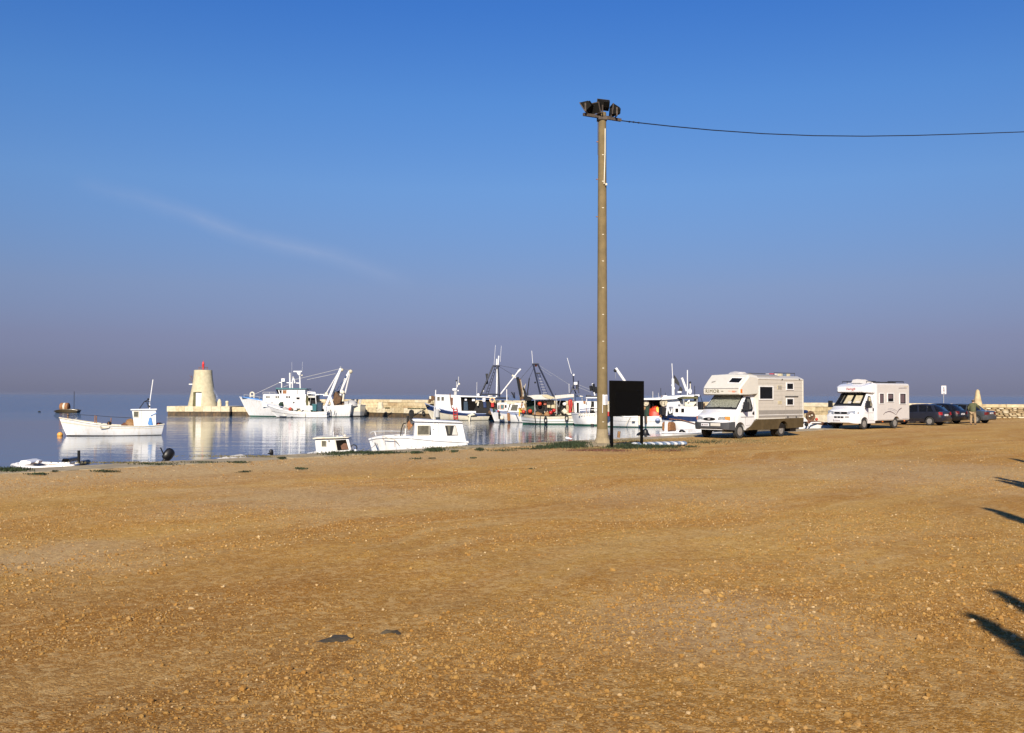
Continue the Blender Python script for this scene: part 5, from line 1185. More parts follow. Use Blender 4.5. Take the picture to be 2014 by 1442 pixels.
b.tb([(1271.5, 819), (1271.5, 832)], 0.06, 'rope', 'rust', 1.75); b.tb([(1269, 819), (1270, 835)], 0.1, 'tyre_fender', 'rubber', 1.75)
b.ball(1293.5, 826, 0.24, 'fender', 'pale_blue', 1.8, sz=0.7); b.tb([(1257.5, 820), (1257.5, 836)], 0.09, 'fender', 'boat_cream', 1.78); b.tb([(1240, 820), (1230, 838)], 0.025, 'rope', 'rope', 1.78); b.rc(1243, 828.5, 1249, 830.3, 1.72, 1.78, 'hawse', 'black')
b.tbs([((1230, 752), (1211, 724), 0, 0)], 0.14, 'boom', 'boat_white', n=8); b.ball(1210, 729, 0.16, 'block', 'black'); b.tbs([((1210, 730), (1211, 745), 0, 0)], 0.03, 'stay', 'wire'); b.tbs([((1230, 752), (1245, 786), 0, 0)], 0.14, 'boom_foot', 'boat_white', n=8)
b.tbs([((1284, 783), (1284, 770), 0, 0)], 0.04, 'aerial', 'boat_white')
b.tbs([((1324, 777), (1323.5, 745), 0, 0)], 0.13, 'mast', 'boat_white', n=8); b.tbs([((1323, 745), (1321.5, 715), 0, 0)], 0.07, 'aerial', 'boat_white')
b.ball(1322.5, 758, 0.12, 'lamp', 'boat_white'); b.ball(1326, 764, 0.12, 'lamp', 'steel')
b.px([(1327, 739), (1331, 744), (1336, 753), (1337, 760), (1333, 757), (1329, 754), (1326, 754)], -0.05, 0.05, 'black_flag', 'black'); b.px([(1335, 766), (1339.5, 760), (1343, 767), (1341, 770), (1334, 770)], 0.15, 0.25, 'black_flag', 'black')
b.tbs([((1326, 738), (1326.5, 777), -0.1, -0.1), ((1337, 760), (1338, 777), 0.2, 0.2)], 0.03, 'flag_pole', 'net_dark'); b.rc(1333, 769.5, 1340.5, 773, -0.2, 0.3, 'lamp_box', 'boat_white', 0.03)
b.tbs([((1341, 743), (1350.5, 769), 0, 0)], 0.12, 'boom', 'boat_white', n=8); b.tbs([((1352, 780), (1352, 728), 0.1, 0.1)], 0.05, 'mast', 'boat_white')
b.tbs([((1358, 775), (1357.5, 752), 0, 0)], 0.045, 'mast', 'boat_cream'); b.ball(1357, 770, 0.2, 'lamp', 'boat_white', sz=1.4); b.ball(1357.5, 752.5, 0.11, 'lamp', 'black')
b.px([(1334, 781), (1340, 780), (1344, 792), (1339, 793)], 1.05, 1.2, 'exhaust', 'black', 0.02)

clutter(fr, t, 1262, 1310, 818, -0.9, 1.1, 16, 11, 0.8, 5)
# ---- boat F: blue band, two windows, near the camper
p = at(1345, 845, Y=80); fr = Fr(p.x, 80, WZ, 182)
t = thing('fishing_boat', fr, 'white boat with broad blue band and two dark windows beside the beige camper', 'boat'); b = Bt(fr, t)
hull(fr, t, [(1299, 816), (1310, 817), (1330, 818.5), (1350, 819.5), (1375, 820), (1395, 820)], [(1310, 845), (1392, 848)], 2.8,
     [(-0.5, 0.10, 'antifoul_red', 'underwater_hull'), (0.10, 0.24, 'antifoul_red', 'boot_stripe'), (0.24, 0.72, 'boat_white', 'hull'), (0.72, 1, 'boat_blue', 'band')], sf=0.9, deck='boat_white', tf=0.25)
b.px([(1324.5, 800), (1370, 799.5), (1384, 800), (1384, 820), (1324, 819)], -0.9, 1.0, 'cabin', 'boat_white', 0.04)
b.win(1328, 803.5, 1334, 811, 1.0, 'boat_white', 'glass', 0.03); b.win(1339.5, 803.5, 1345.5, 811.3, 1.0, 'boat_white', 'glass', 0.03); b.px([(1350, 801), (1350.4, 801), (1350.4, 818), (1350, 818)], 0.99, 1.02, 'seam', 'boat_grey')
b.rc(1347, 788, 1372, 799, -0.8, 0.5, 'deck_box', 'boat_cream', 0.05)
b.px([(1340, 783.5), (1352, 780), (1372, 780.5), (1373, 784), (1345, 785)], -1.0, 1.0, 'awning', 'canvas_olive', 0.02)
b.tbs([((1345, 784), (1345, 800), 0.9, 0.9), ((1371, 783), (1371, 800), 0.9, 0.9), ((1353, 790), (1356, 788), 0.8, 0.8)], 0.04, 'awning_pole', 'steel')
b.rc(1369, 778, 1374, 790, -0.4, 0.5, 'gear', 'black', 0.1); b.px([(1374, 790), (1378, 795), (1376, 806), (1372, 800)], 0, 0.5, 'gear', 'net_dark', 0.05)
b.rc(1302, 802, 1312, 817, -0.8, 0.7, 'winch', 'net_dark', 0.05); b.tbs([((1313, 800), (1318, 814), 0.6, 0.6), ((1313, 794), (1311, 818), 0.9, 0.9), ((1320, 812), (1324, 800), 0.5, 0.5)], 0.07, 'davit', 'boat_white')
b.rc(1337.5, 795.5, 1345, 799.5, -0.3, 0.5, 'roof_box', 'boat_grey', 0.02); b.tb([(1316, 824), (1340, 826), (1378, 836)], 0.03, 'rope', 'rust', 1.45)

clutter(fr, t, 1303, 1324, 818, -0.7, 0.8, 7, 12, 0.6, 2)
clutter(fr, t, 1360, 1384, 800, -0.5, 0.6, 5, 13, 0.5, 2)
# ---- dinghy with covered motors below the quay
p = at(1345, 850, Y=57); fr = Fr(p.x - 0.2, 57.2, WZ, 227.3)
t = thing('dinghy', fr, 'white dinghy tied below the quay with a brown covered outboard', 'boat'); b = Bt(fr, t)
hull(fr, t, [(1300, 851), (1330, 851.5), (1360, 849.5), (1400, 846)], [(1306, 880), (1398, 876)], 1.7, [(-0.5, 0.08, 'antifoul_dark', 'underwater_hull'), (0.08, 1, 'boat_white', 'hull')], sf=0.85, deck='boat_white', deck_v=0.9)
b.px([(1317.5, 833), (1320, 830), (1326, 830), (1329, 832.5), (1331, 848), (1317.5, 848)], -0.3, 0.25, 'motor_cover', 'rust', 0.06); b.px([(1313, 829), (1316, 829), (1317, 848), (1314.5, 853), (1312, 853)], -0.1, 0.1, 'strut', 'boat_white', 0.02)
b.ball(1341, 850.5, 0.17, 'fender', 'black', 0.5); b.ball(1344.5, 851.5, 0.13, 'fender', 'black', 0.5); b.rc(1353, 845.5, 1370, 851.8, -0.4, 0.5, 'locker', 'boat_white', 0.03)

# ---- small red and white boat between the campers
p = at(1600, 842, Y=66); fr = Fr(p.x, 66.5, WZ, 205)
t = thing('open_boat', fr, 'small white boat with red trim and a round net between the campers', 'boat'); b = Bt(fr, t)
hull(fr, t, [(1570, 822), (1580, 827), (1600, 831), (1625, 832), (1640, 832)], [(1574, 862), (1638, 862)], 2.0, [(-0.5, 0.08, 'antifoul_dark', 'underwater_hull'), (0.08, 0.86, 'boat_white', 'hull'), (0.86, 1, 'red_brown', 'band')], sf=0.85, deck='boat_grey', deck_v=0.95)
b.px([(1570, 812), (1577, 815), (1591, 829.5), (1570, 830)], -0.2, 0.5, 'bow_board', 'boat_white', 0.03)
c = fr.q(1594, 819, 0.3); q = MB(); q.torus((c[0], 0.3, c[1]), 0.26, 0.11, 'Y', 20, 8); q.lathe([(0.2, -0.2), (0.22, 0), (0.05, 0.1)], (c[0], 0.3, c[1]), 16, 'Y'); q.build('net_reel', M['net_brown'], t, smooth=True)
b.ball(1597, 817, 0.06, 'float_ball', 'boat_cream', 0.42); b.ball(1592, 819, 0.06, 'float_ball', 'boat_cream', 0.42); b.px([(1577, 807), (1588, 806.5), (1591, 809), (1588, 813), (1577, 814.5)], 0, 0.4, 'tarpaulin', 'boat_blue', 0.06)
b.tb([(1590, 839), (1596, 831.5), (1624, 831.3), (1629, 837)], 0.05, 'guard_rail', 'boat_white', 0.95); b.ball(1586, 835, 0.13, 'fender', 'net_dark', 0.95); b.tbs([((1590, 830), (1586, 838), 0.9, 0.95)], 0.06, 'rope', 'red_brown')
b.ball(1606, 825, 0.1, 'float_ball', 'orange', 0.3)

# ================================================================== near quay boats
# cabin cruiser
e = Vector((edgeX(37.0), 37.0, 0)); YAWQ = 227.3
def qframe(px, off, z0=WZ):
    """frame parallel to the quay, `off` metres out over the water from the quay edge, at photo column px"""
    d = ray(px, 860); k = d.x / d.y
    # intersect with the line parallel to the edge
    ex, ey = -13.3 - 0.734 * off, 26 + 0.679 * off
    Y = (ex - 0.924 * ey) / (k - 0.924)
    return Fr(k * Y, Y, z0, YAWQ)
p = at(822, 860, Y=41.9); fr = Fr(p.x, 41.9, WZ, 188)
t = thing('cabin_cruiser', fr, 'white cabin cruiser moored bow left against the near quay', 'boat'); b = Bt(fr, t)
hull(fr, t, [(726, 864.5), (740, 861), (760, 859), (790, 858), (815, 860), (850, 864), (916, 868)], [(742, 905), (912, 905)], 1.9,
     [(-0.5, 0.05, 'antifoul_dark', 'underwater_hull'), (0.05, 1, 'boat_white', 'hull')], sf=0.9, deck='boat_cream', deck_v=0.97)
cb = b.px([(815.5, 832), (817, 829), (909.5, 831.2), (918.5, 876), (850, 880), (800, 882), (800, 859), (815, 859)], -0.85, 0.88, 'cabin', 'boat_white', 0.03)
b.px([(811, 826.5), (813, 824.5), (909, 830), (911, 832), (816, 829.5)], -0.98, 0.98, 'roof', 'boat_white', 0.02)
b.win(821.5, 837.5, 843.5, 855, 0.88, 'boat_cream', 'pane', 0.02); b.px([(843.2, 837.5), (846.5, 837), (848, 855.5), (844, 855.5)], 0.87, 0.9, 'window_edge', 'black')
w2 = b.px([(875, 837), (896, 837), (901.5, 856), (879.5, 857)], 0.87, 0.905, 'window', 'black'); b.px([(893, 838), (895.7, 838), (900.6, 855.5), (889, 855.5)], 0.9, 0.912, 'pane', 'canvas'); b.px([(880, 838), (886, 838), (885, 854), (882.5, 854)], 0.9, 0.912, 'pane', 'pane')
b.tb([(862, 833), (862, 858)], 0.012, 'seam', 'boat_grey', 0.885)
b.tb([(854.5, 800), (852.5, 845)], 0.016, 'aerial', 'boat_white', 0.9); b.ball(852, 843.5, 0.03, 'aerial_mount', 'boat_white', 0.91)
b.px([(811.5, 833.5), (817, 831.5), (817, 835), (811, 836)], -0.3, 0.3, 'wiper_box', 'black')
b.tb([(728, 861.5), (727.5, 852), (732, 848.5), (760, 847.3), (790, 848), (806, 849.5)], 0.010, 'bow_rail', 'wire', 0.45); b.tb([(728, 861.5), (728, 853), (732, 849.5), (760, 848.5), (790, 849)], 0.010, 'bow_rail', 'wire', -0.45)
b.tb([(737, 849), (739.5, 857)], 0.022, 'rail_post', 'boat_white', 0.45); b.tb([(752, 858), (765, 862.5), (777, 865), (781, 869.5), (784.5, 874)], 0.014, 'grab_rail', 'rope', 0.93)
b.tb([(776, 865), (776.5, 880)], 0.008, 'seam', 'rust', 0.96); b.tb([(753, 860), (754, 866)], 0.01, 'seam', 'rust', 0.93)
b.tb([(788, 858), (789, 845), (793, 834), (799, 832)], 0.022, 'windscreen_bar', 'net_dark', 0.5); b.tb([(791, 858), (792.5, 846), (797, 836)], 0.016, 'windscreen_bar', 'steel', 0.3); b.tb([(796.5, 858), (798, 843)], 0.022, 'windscreen_bar', 'boat_white', 0.6)
b.px([(801, 832), (806, 826), (808, 833), (814, 836), (809, 841), (804, 847), (801, 840)], -0.1, 0.2, 'motor_bracket', 'rust', 0.03)
b.px([(807, 812), (811, 806.5), (814, 807.5), (815, 816), (812, 822), (813, 827), (809, 829), (806.5, 820)], -0.12, 0.12, 'propeller_shroud', 'net_dark', 0.03)
b.tb([(802.5, 818), (802, 832)], 0.05, 'shaft', 'net_dark', 0.05); b.ball(771, 847.5, 0.045, 'cleat', 'boat_white', 0.0, sz=0.4)
b.px([(736.5, 871.5), (738.5, 871.5), (739.5, 876.5), (737.5, 876)], 0.4, 0.75, 'fairlead', 'black')

# small cabin boat
p = at(655, 880, Y=36.9); fr = Fr(p.x, 36.9, WZ, 185)
t = thing('cabin_boat', fr, 'small white cabin boat with a lean roof tucked under the near quay', 'boat'); b = Bt(fr, t)
hull(fr, t, [(606, 893), (620, 891), (640, 890), (670, 890), (696, 890)], [(610, 925), (694, 925)], 1.8, [(-0.5, 0.05, 'antifoul_dark', 'underwater_hull'), (0.05, 1, 'boat_white', 'hull')], sf=0.9, deck='boat_white')
b.px([(619, 864), (685.5, 862), (692, 889), (657, 892), (622, 893)], -0.7, 0.72, 'cabin', 'boat_white', 0.03)
b.px([(613.5, 862), (628, 860), (684.5, 860), (687, 861.3), (660, 862.5), (616, 863.8)], -0.8, 0.82, 'roof', 'boat_cream', 0.015)
b.px([(648, 859.8), (674, 858.3), (674, 860.5), (648, 861)], -0.5, 0.4, 'hatch', 'boat_white', 0.01)
b.win(633, 867.5, 641.5, 877.5, 0.72, 'boat_cream', 'pane', 0.012); b.rc(646, 866, 648.2, 870, 0.71, 0.735, 'vent', 'glass')
b.px([(660, 866), (680.5, 864.8), (686, 884.5), (663.5, 886)], 0.71, 0.735, 'doorway', 'dark_inside'); b.px([(676, 872), (682, 872), (685, 884), (672, 884.5), (670, 877)], 0.73, 0.74, 'panelling', 'red_brown')
b.px([(657, 863), (658.5, 863), (663, 890), (661.5, 890)], 0.71, 0.74, 'trim', 'boat_cream')
b.tb([(655.5, 860), (656, 849)], 0.012, 'aerial', 'boat_white', 0.1); b.ball(678, 857, 0.05, 'lamp', 'boat_cream', 0.1); b.ball(664, 859, 0.05, 'lamp', 'boat_cream', 0.1)
c = fr.q(696, 881, 0.5); q = MB(); q.torus((c[0], 0.5, c[1]), 0.11, 0.02, 'Y', 16, 6); q.build('wheel', M['black'], t, smooth=True)
q = MB(); c = fr.q(699, 886, 0.5); q.ball((c[0], 0.5, c[1]), 0.05); q.build('fender', M['boat_white'], t, smooth=True); b.tb([(705, 889), (716, 883)], 0.02, 'tiller', 'black', 0.5)

# outboard behind the quay
def outboard(px, py, h, label, m='black', tilt=0.6, off=0.8, hullm='boat_grey'):
    fr = qframe(px, off); t = thing('motor_dinghy', fr, label, 'boat'); b = Bt(fr, t)
    hz = -0.28 if h > 0.3 else -0.2
    q = MB(); secs = []
    for i in range(9):
        s_ = i / 8; wv = 0.5 * (1 - (1 - min(s_ / 0.45, 1)) ** 2); secs.append((1.4 - 2.6 * s_, [(0.03 + wv * 0.5, 0.0), (0.05 + wv, 0.62), (wv * 0.9 + .02, 0.62), (0.0, 0.35)]))
    q.loft(secs); q.build('hull', M[hullm], t, smooth=True)
    z = fr.q(px, py, 0)[1]; T = Matrix.Translation((0, 0, z)) @ Matrix.Rotation(tilt, 4, 'Y')
    q = MB(); n = 10
    secs = [(-0.5 * h, 0.15), (-0.42 * h, 0.34), (-0.1 * h, 0.42), (0.25 * h, 0.40), (0.42 * h, 0.28), (0.5 * h, 0.08)]
    vs = []
    for (zz, rr) in secs:
        for i in range(n): a_ = 2 * PI * i / n; vs.append(T @ Vector((rr * h * math.cos(a_), rr * h * 0.7 * math.sin(a_), zz)))
    q.add(vs, [(k * n + i, k * n + (i + 1) % n, (k + 1) * n + (i + 1) % n, (k + 1) * n + i) for k in range(len(secs) - 1) for i in range(n)] + [tuple(range(n)), tuple(range(5 * n, 6 * n))])
    q.build('motor_cowling', M[m], t, smooth=True, ang=50)
    q = MB(); q.tube(T @ Vector((0, 0, -0.45 * h)), T @ Vector((0, 0, -1.5 * h)), 0.05); q.build('motor_leg', M['plastic_black'], t)
    q = MB(); q.tube(T @ Vector((0.2 * h, 0, -0.3 * h)), T @ Vector((0.9 * h, 0.05, -0.05 * h)), 0.02); q.build('tiller', M['plastic_black'], t)
    return fr, t, b
outboard(332, 894, 0.40, 'black tilted outboard of a hidden dinghy, left of the grey cover', tilt=-0.7)
outboard(534, 889, 0.18, 'small outboard with a white patch showing over the quay edge', 'plastic_black', 0.2)
# covered dinghy
fr = qframe(441, 0.75); t = thing('covered_dinghy', fr, 'dinghy under a pale grey canvas cover beyond the quay edge', 'boat')
q = MB(); q.loft([(1.2, [(0.05, 0.2), (0.08, 0.6), (0, 0.66)]), (0.6, [(0.35, 0.15), (0.42, 0.75), (0, 0.9)]), (0.0, [(0.5, 0.1), (0.55, 0.8), (0, 1.02)]), (-0.6, [(0.5, 0.1), (0.55, 0.82), (0, 1.08)]), (-0.75, [(0.5, 0.1), (0.52, 0.8), (0, 1.04)])])
q.build('cover', M['canvas_tan'], t, smooth=True)
q = MB(); q.loft([(1.3, [(0.03, 0.0), (0.06, 0.5), (0, 0.3)]), (0.6, [(0.3, -0.1), (0.46, 0.5), (0, 0.3)]), (-0.8, [(0.4, -0.1), (0.58, 0.5), (0, 0.3)])]); q.build('hull', M['boat_white'], t, smooth=True)
t.children[0].data.materials[0] = M['canvas']
# far left low boat with windscreen
p = at(90, 920, Y=29.6); fr = Fr(p.x, 29.6, WZ, 185); t = thing('speed_boat', fr, 'low white motor boat at the far left edge of the quay', 'boat'); b = Bt(fr, t)
hull(fr, t, [(24, 916), (30, 912.5), (60, 914), (95, 916), (130, 914), (160, 913)], [(32, 950), (158, 948)], 1.6, [(-0.5, 0.05, 'antifoul_dark', 'underwater_hull'), (0.05, 1, 'boat_white', 'hull')], sf=0.9, deck='wood', deck_v=0.93)
b.px([(36, 912), (40, 906), (50, 905.5), (62, 909), (60, 914), (38, 917)], -0.4, 0.45, 'foredeck', 'boat_white', 0.03)
b.px([(68, 911), (72, 906), (77, 906), (75, 912)], -0.05, 0.25, 'seat_back', 'boat_white', 0.02)
b.px([(112, 917), (119, 910), (137, 909), (137, 917)], -0.5, 0.5, 'console', 'boat_white', 0.03); b.px([(120, 909), (123, 902), (135, 902), (136, 909)], -0.45, 0.45, 'windscreen', 'glass', 0.02)
b.tbs([((155, 918), (155, 886), 0.2, 0.2)], 0.045, 'post', 'black'); b.rc(147, 909, 153, 917, -0.1, 0.3, 'fuel_can', 'boat_cream', 0.03); b.px([(156, 909), (160, 906), (165, 908), (167, 914), (156, 917)], -0.3, 0.3, 'motor_cowling', 'black', 0.05)
b.tbs([((96, 917), (96, 910), 0.5, 0.5)], 0.02, 'rail_post', 'boat_white')
# mooring lines from the quay
for i, (x0, y0, x1, y1) in enumerate(((742, 872, 722, 888),)):
    pa, pb = at(x0, y0, Y=41.5), at(x1, y1, z=-0.05); q = MB(); q.path([pa, pb], 0.012); o = q.build('mooring_rope', M['rope']); setp(o, 'pale mooring rope from the cruiser bow down to the quay', 'rope')
# ------------------------------------------------------------------ vehicles
def wheel(parent, x, y, r, w_, sgn, spokes=0, rimm='rim', steelw=False):
    """sgn: +1 for the left side (outer face towards +y)"""
    q = MB(); q.lathe([(r * 0.62, -w_ / 2), (r * 0.93, -w_ / 2), (r, -w_ / 2 + 0.03), (r, w_ / 2 - 0.03), (r * 0.93, w_ / 2), (r * 0.64, w_ / 2), (r * 0.6, w_ / 2 - 0.03)], (x, y, r), 28, 'Y')
    ty = q.build('wheel', M['rubber'], parent, smooth=True)
    f = sgn * w_ / 2
    q = MB(); q.lathe([(r * 0.60, f * 0.92), (r * 0.54, f * 0.70), (r * 0.46, f * 0.45), (r * 0.24, f * 0.6), (r * 0.17, f * 0.95), (0.01, f * 1.0)], (x, y, r), 24, 'Y')
    rm = q.build('rim', M[rimm], ty, smooth=True)
    q = MB()
    if spokes:
        for k in range(spokes):
            a = 2 * PI * k / spokes; T = Matrix.Translation((x, y + f * 0.86, r)) @ Matrix.Rotation(a, 4, 'Y')
            q.box(0.15 * r, 0.60 * r, -0.012, 0.012, -0.07 * r, 0.07 * r, T)
        q.build('spokes', M[rimm], ty)
    else:
        for k in range(8):
            a = 2 * PI * k / 8; q.lathe([(0.034, f * 0.5), (0.034, f * 0.62)], (x + 0.38 * r * math.cos(a), y, r + 0.38 * r * math.sin(a)), 8, 'Y')
        q.build('vent_hole', M['dark_inside'], ty)
    return ty
def arch_cut(x, y, r, w_=0.45, sgn=1):
    q = MB(); y0, y1 = (y - w_, y + 0.3) if sgn > 0 else (y - 0.3, y + w_)
    q.lathe([(r, 0), (r, y1 - y0)], (x, y0, r * 0.82), 28, 'Y'); return q
def patch(pts3, th=0.008, nrm=None):
    """a thin solid panel from 3D corners"""
    P_ = [Vector(p) for p in pts3]; n = len(P_)
    if nrm is None: nrm = (P_[1] - P_[0]).cross(P_[2] - P_[0]).normalized()
    nrm = Vector(nrm)
    q = MB(); q.add([p + nrm * th for p in P_] + [p - nrm * 0.02 for p in P_], [tuple(range(n)), tuple(range(2 * n - 1, n - 1, -1))] + [(i, (i + 1) % n, (i + 1) % n + n, i + n) for i in range(n)])
    return q

def van_cab(t, fr, body_m, nose, scr, yside=1.0, arch_r=0.42, arch_x=0.0, back=-1.31, belt=1.27, htop=2.08, sill=0.38, wtop=0.84):
    """nose: list (x, half width, hood z); scr: ((x,z) foot, (x,z) head) of the windscreen"""
    (xf, zf), (xh, zh) = scr
    secs = []
    for (x, hw, hz) in nose:
        secs.append((x, [(hw * 0.9, sill + 0.03), (hw, sill + 0.14), (hw, hz - 0.16), (hw * 0.93, hz - 0.06), (hw * 0.8, hz), (0, hz + 0.045)]))
    hw = yside
    secs.append((xf - 0.02, [(hw * 0.97, sill), (hw, sill + 0.12), (hw, zf - 0.12), (hw * 0.96, zf - 0.03), (hw * 0.9, zf + 0.01), (0, zf + 0.03)]))
    secs.append(((xf + xh) / 2, [(hw * 0.97, sill), (hw, sill + 0.12), (hw, belt), (hw * 0.945, (zf + zh) / 2 - 0.06), (hw * 0.89, (zf + zh) / 2), (0, (zf + zh) / 2 + 0.015)]))
    secs.append((xh, [(hw * 0.97, sill), (hw, sill + 0.12), (hw, belt), (hw * 0.89, zh - 0.06), (hw * 0.85, zh - 0.01), (0, zh + 0.01)]))
    secs.append((back, [(hw * 0.97, sill), (hw, sill + 0.12), (hw, belt), (hw * 0.88, htop - 0.06), (hw * wtop, htop), (0, htop + 0.02)]))
    q = MB(); q.loft(secs); cab = q.build('cab', M[body_m], t, smooth=True, ang=28)
    cut(cab, [arch_cut(arch_x, yside, arch_r, sgn=1), arch_cut(arch_x, -yside, arch_r, sgn=-1)])
    cab.data.polygons.foreach_set('use_smooth', [True] * len(cab.data.polygons)); cab.data.set_sharp_from_angle(angle=R(28))
    return cab

# ================= camper 1: beige overcab camper
PYAW = 223.4
F1 = Vector((math.cos(R(PYAW)), math.sin(R(PYAW)))); L1 = Vector((-math.sin(R(PYAW)), math.cos(R(PYAW))))
o1 = Vector((10.58, 46.5)) - L1 * 0.92
fr = Fr(o1.x, o1.y, 0, PYAW)
t = thing('motorhome', fr, 'beige motorhome with bunk over the cab and brown skirts, front left', 'motorhome', 'motorhomes parked along the quay')
b = Bt(fr, t)
cab = van_cab(t, fr, 'camper_white', [(0.92, 0.62, 0.98), (0.86, 0.82, 1.03), (0.70, 0.94, 1.12), (0.45, 0.985, 1.22)], ((0.14, 1.36), (-0.58, 2.03)), yside=1.0)
# living box
bx0, bx1 = -5.38, -1.31
q = MB(); prof = [(1.11, 0.86), (1.11, 2.80), (1.06, 2.86), (0.80, 2.97), (0, 3.0)]
q.loft([(x, prof) for x in (bx0, bx1)]); box = q.build('living_box', M['camper_beige'], t, smooth=True, ang=20)
q = MB(); q.loft([(-1.30, [(1.0, 2.80), (0.9, 2.98), (0.7, 3.045), (0, 3.06)]), (-3.35, [(1.0, 2.80), (0.9, 2.98), (0.7, 3.045), (0, 3.06)]), (-3.75, [(1.0, 2.80), (0.95, 2.88), (0.8, 2.93), (0, 2.95)])])
q.build('raised_roof', M['camper_grey'], t, smooth=True, ang=20)
# overcab bunk: nose, sloping front
q = MB()
def ac(x, w1, zb, zt, ch=0.06): return (x, [(w1 - 0.03, zb), (w1, zb + 0.04), (w1, zt - ch), (w1 - ch * 1.3, zt - 0.01), (0, zt)])
q.loft([(0.10, [(0.94, 2.07), (0.98, 2.1), (0.98, 2.30), (0.95, 2.34), (0, 2.345)]), (0.02, [(1.0, 2.03), (1.06, 2.06), (1.06, 2.36), (1.0, 2.425), (0, 2.44)]),
        (-0.30, [(1.03, 2.02), (1.09, 2.05), (1.09, 2.62), (1.02, 2.71), (0, 2.73)]), (-0.62, [(1.04, 2.03), (1.10, 2.06), (1.10, 2.87), (1.02, 2.98), (0, 3.01)]),
        (-0.75, [(1.04, 2.04), (1.105, 2.07), (1.105, 2.87), (1.02, 2.99), (0, 3.04)]), (-1.315, [(1.04, 2.07), (1.11, 2.10), (1.11, 2.84), (1.04, 2.94), (0, 3.05)])])
q.build('overcab_bunk', M['camper_front'], t, smooth=True, ang=22)
q = MB(); q.box(-1.33, -1.30, -1.09, 1.09, 0.5, 2.3); q.build('bulkhead', M['camper_front'], t)
q = MB()
q.loft([(-0.5, [(1.012, 0.40), (1.014, 0.44), (1.0, 0.44)]), (-0.86, [(1.015, 0.40), (1.03, 0.56), (1.0, 0.58)]), (-1.15, [(1.05, 0.38), (1.08, 0.80), (1.0, 0.82)]), (-1.32, [(1.09, 0.38), (1.12, 0.87), (1.05, 0.9)]), (-3.2, [(1.09, 0.38), (1.12, 0.88), (1.05, 0.9)]), (-5.42, [(1.09, 0.42), (1.12, 0.90), (1.05, 0.92)])])
sk = q.build('skirt', M['camper_brown'], t, smooth=True, ang=25)
cut(sk, [arch_cut(-3.55, 1.1, 0.42), arch_cut(-3.55, -1.1, 0.42, sgn=-1)])
q = MB(); q.box(-5.30, -1.1, -1.0, 1.0, 0.42, 0.6); q.box(0.3, -1.3, -0.6, 0.6, 0.3, 0.5); q.build('chassis', M['black'], t)
# mouldings
for name, x0, x1, z0, z1, m_ in (('moulding', bx0 - 0.005, bx1, 0.875, 0.915, 'camper_front'), ('stripe', bx0, bx1, 1.06, 1.085, 'boat_white'), ('stripe', bx0, bx1, 1.10, 1.30, 'camper_grey'), ('stripe', bx0, bx1, 0.95, 1.05, 'camper_grey')):
    q = MB(); q.box(x0, x1, 1.1, 1.118, z0, z1); q.box(x0, x1, -1.118, -1.1, z0, z1); q.build(name, M[m_], t)
q = MB()
for k in range(7): z_ = 1.45 + k * 0.19; q.box(bx0 + 0.02, bx1 - 0.02, 1.108, 1.1135, z_, z_ + 0.006)
q.build('seam', M['camper_grey'], t)
q = MB(); q.box(bx0 - 0.01, bx1 + 0.0, 1.07, 1.135, 2.77, 2.82); q.box(bx0 - 0.02, bx0 + 0.05, 1.06, 1.13, 0.88, 2.82); q.box(bx1 - 0.04, bx1 + 0.02, 1.06, 1.13, 0.88, 2.08)
q.build('edge_trim', M['camper_front'], t, bevel=0.01)
b.win(1493.5, 761, 1519, 784.5, 1.11, 'boat_white', 'glass', 0.055)
b.win(1547, 754.5, 1559.5, 765.5, 1.11, 'boat_white', 'glass', 0.05); b.win(1547, 785, 1559.5, 796, 1.11, 'boat_white', 'glass', 0.05)
for (x0, y0, x1, y1) in ((1529, 758, 1538, 766), (1530.5, 788.5, 1538, 795)): b.rc(x0, y0, x1, y1, 1.09, 1.125, 'vent', 'canvas_tan', 0.005)
q = MB()
for k in range(6): a_ = fr.q(1530 + k * 1.2, 758.8, 1.125); c_ = fr.q(1531 + k * 1.2, 765.2, 1.125); q.box(min(a_[0], c_[0]), max(a_[0], c_[0]), 1.12, 1.13, c_[1], a_[1])
q.build('vent_slat', M['camper_grey'], t)
b.rc(1545.5, 779.3, 1570.5, 780.8, 1.1, 1.15, 'awning_rail', 'black', 0.004)
q = MB()
for (x0, y0, x1, y1) in ((1544.3, 781, 1544.9, 822), (1571, 781, 1571.5, 822), (1544.3, 821.5, 1571.5, 822.2)):
    a_, c_ = fr.q(x0, y0, 1.11), fr.q(x1, y1, 1.11); q.box(c_[0], a_[0], 1.108, 1.121, c_[1], a_[1])
q.build('door_gap', M['camper_grey'], t)
for (x, y) in ((1549.5, 820), (1566, 820), (1572, 746.5), (1538, 746.5)): a_ = fr.q(x, y, 1.12); q = MB(); q.box(a_[0] - 0.05, a_[0] + 0.05, 1.1, 1.14, a_[1] - 0.03, a_[1] + 0.03); q.build('marker_lamp', M['bumper_grey'], t)
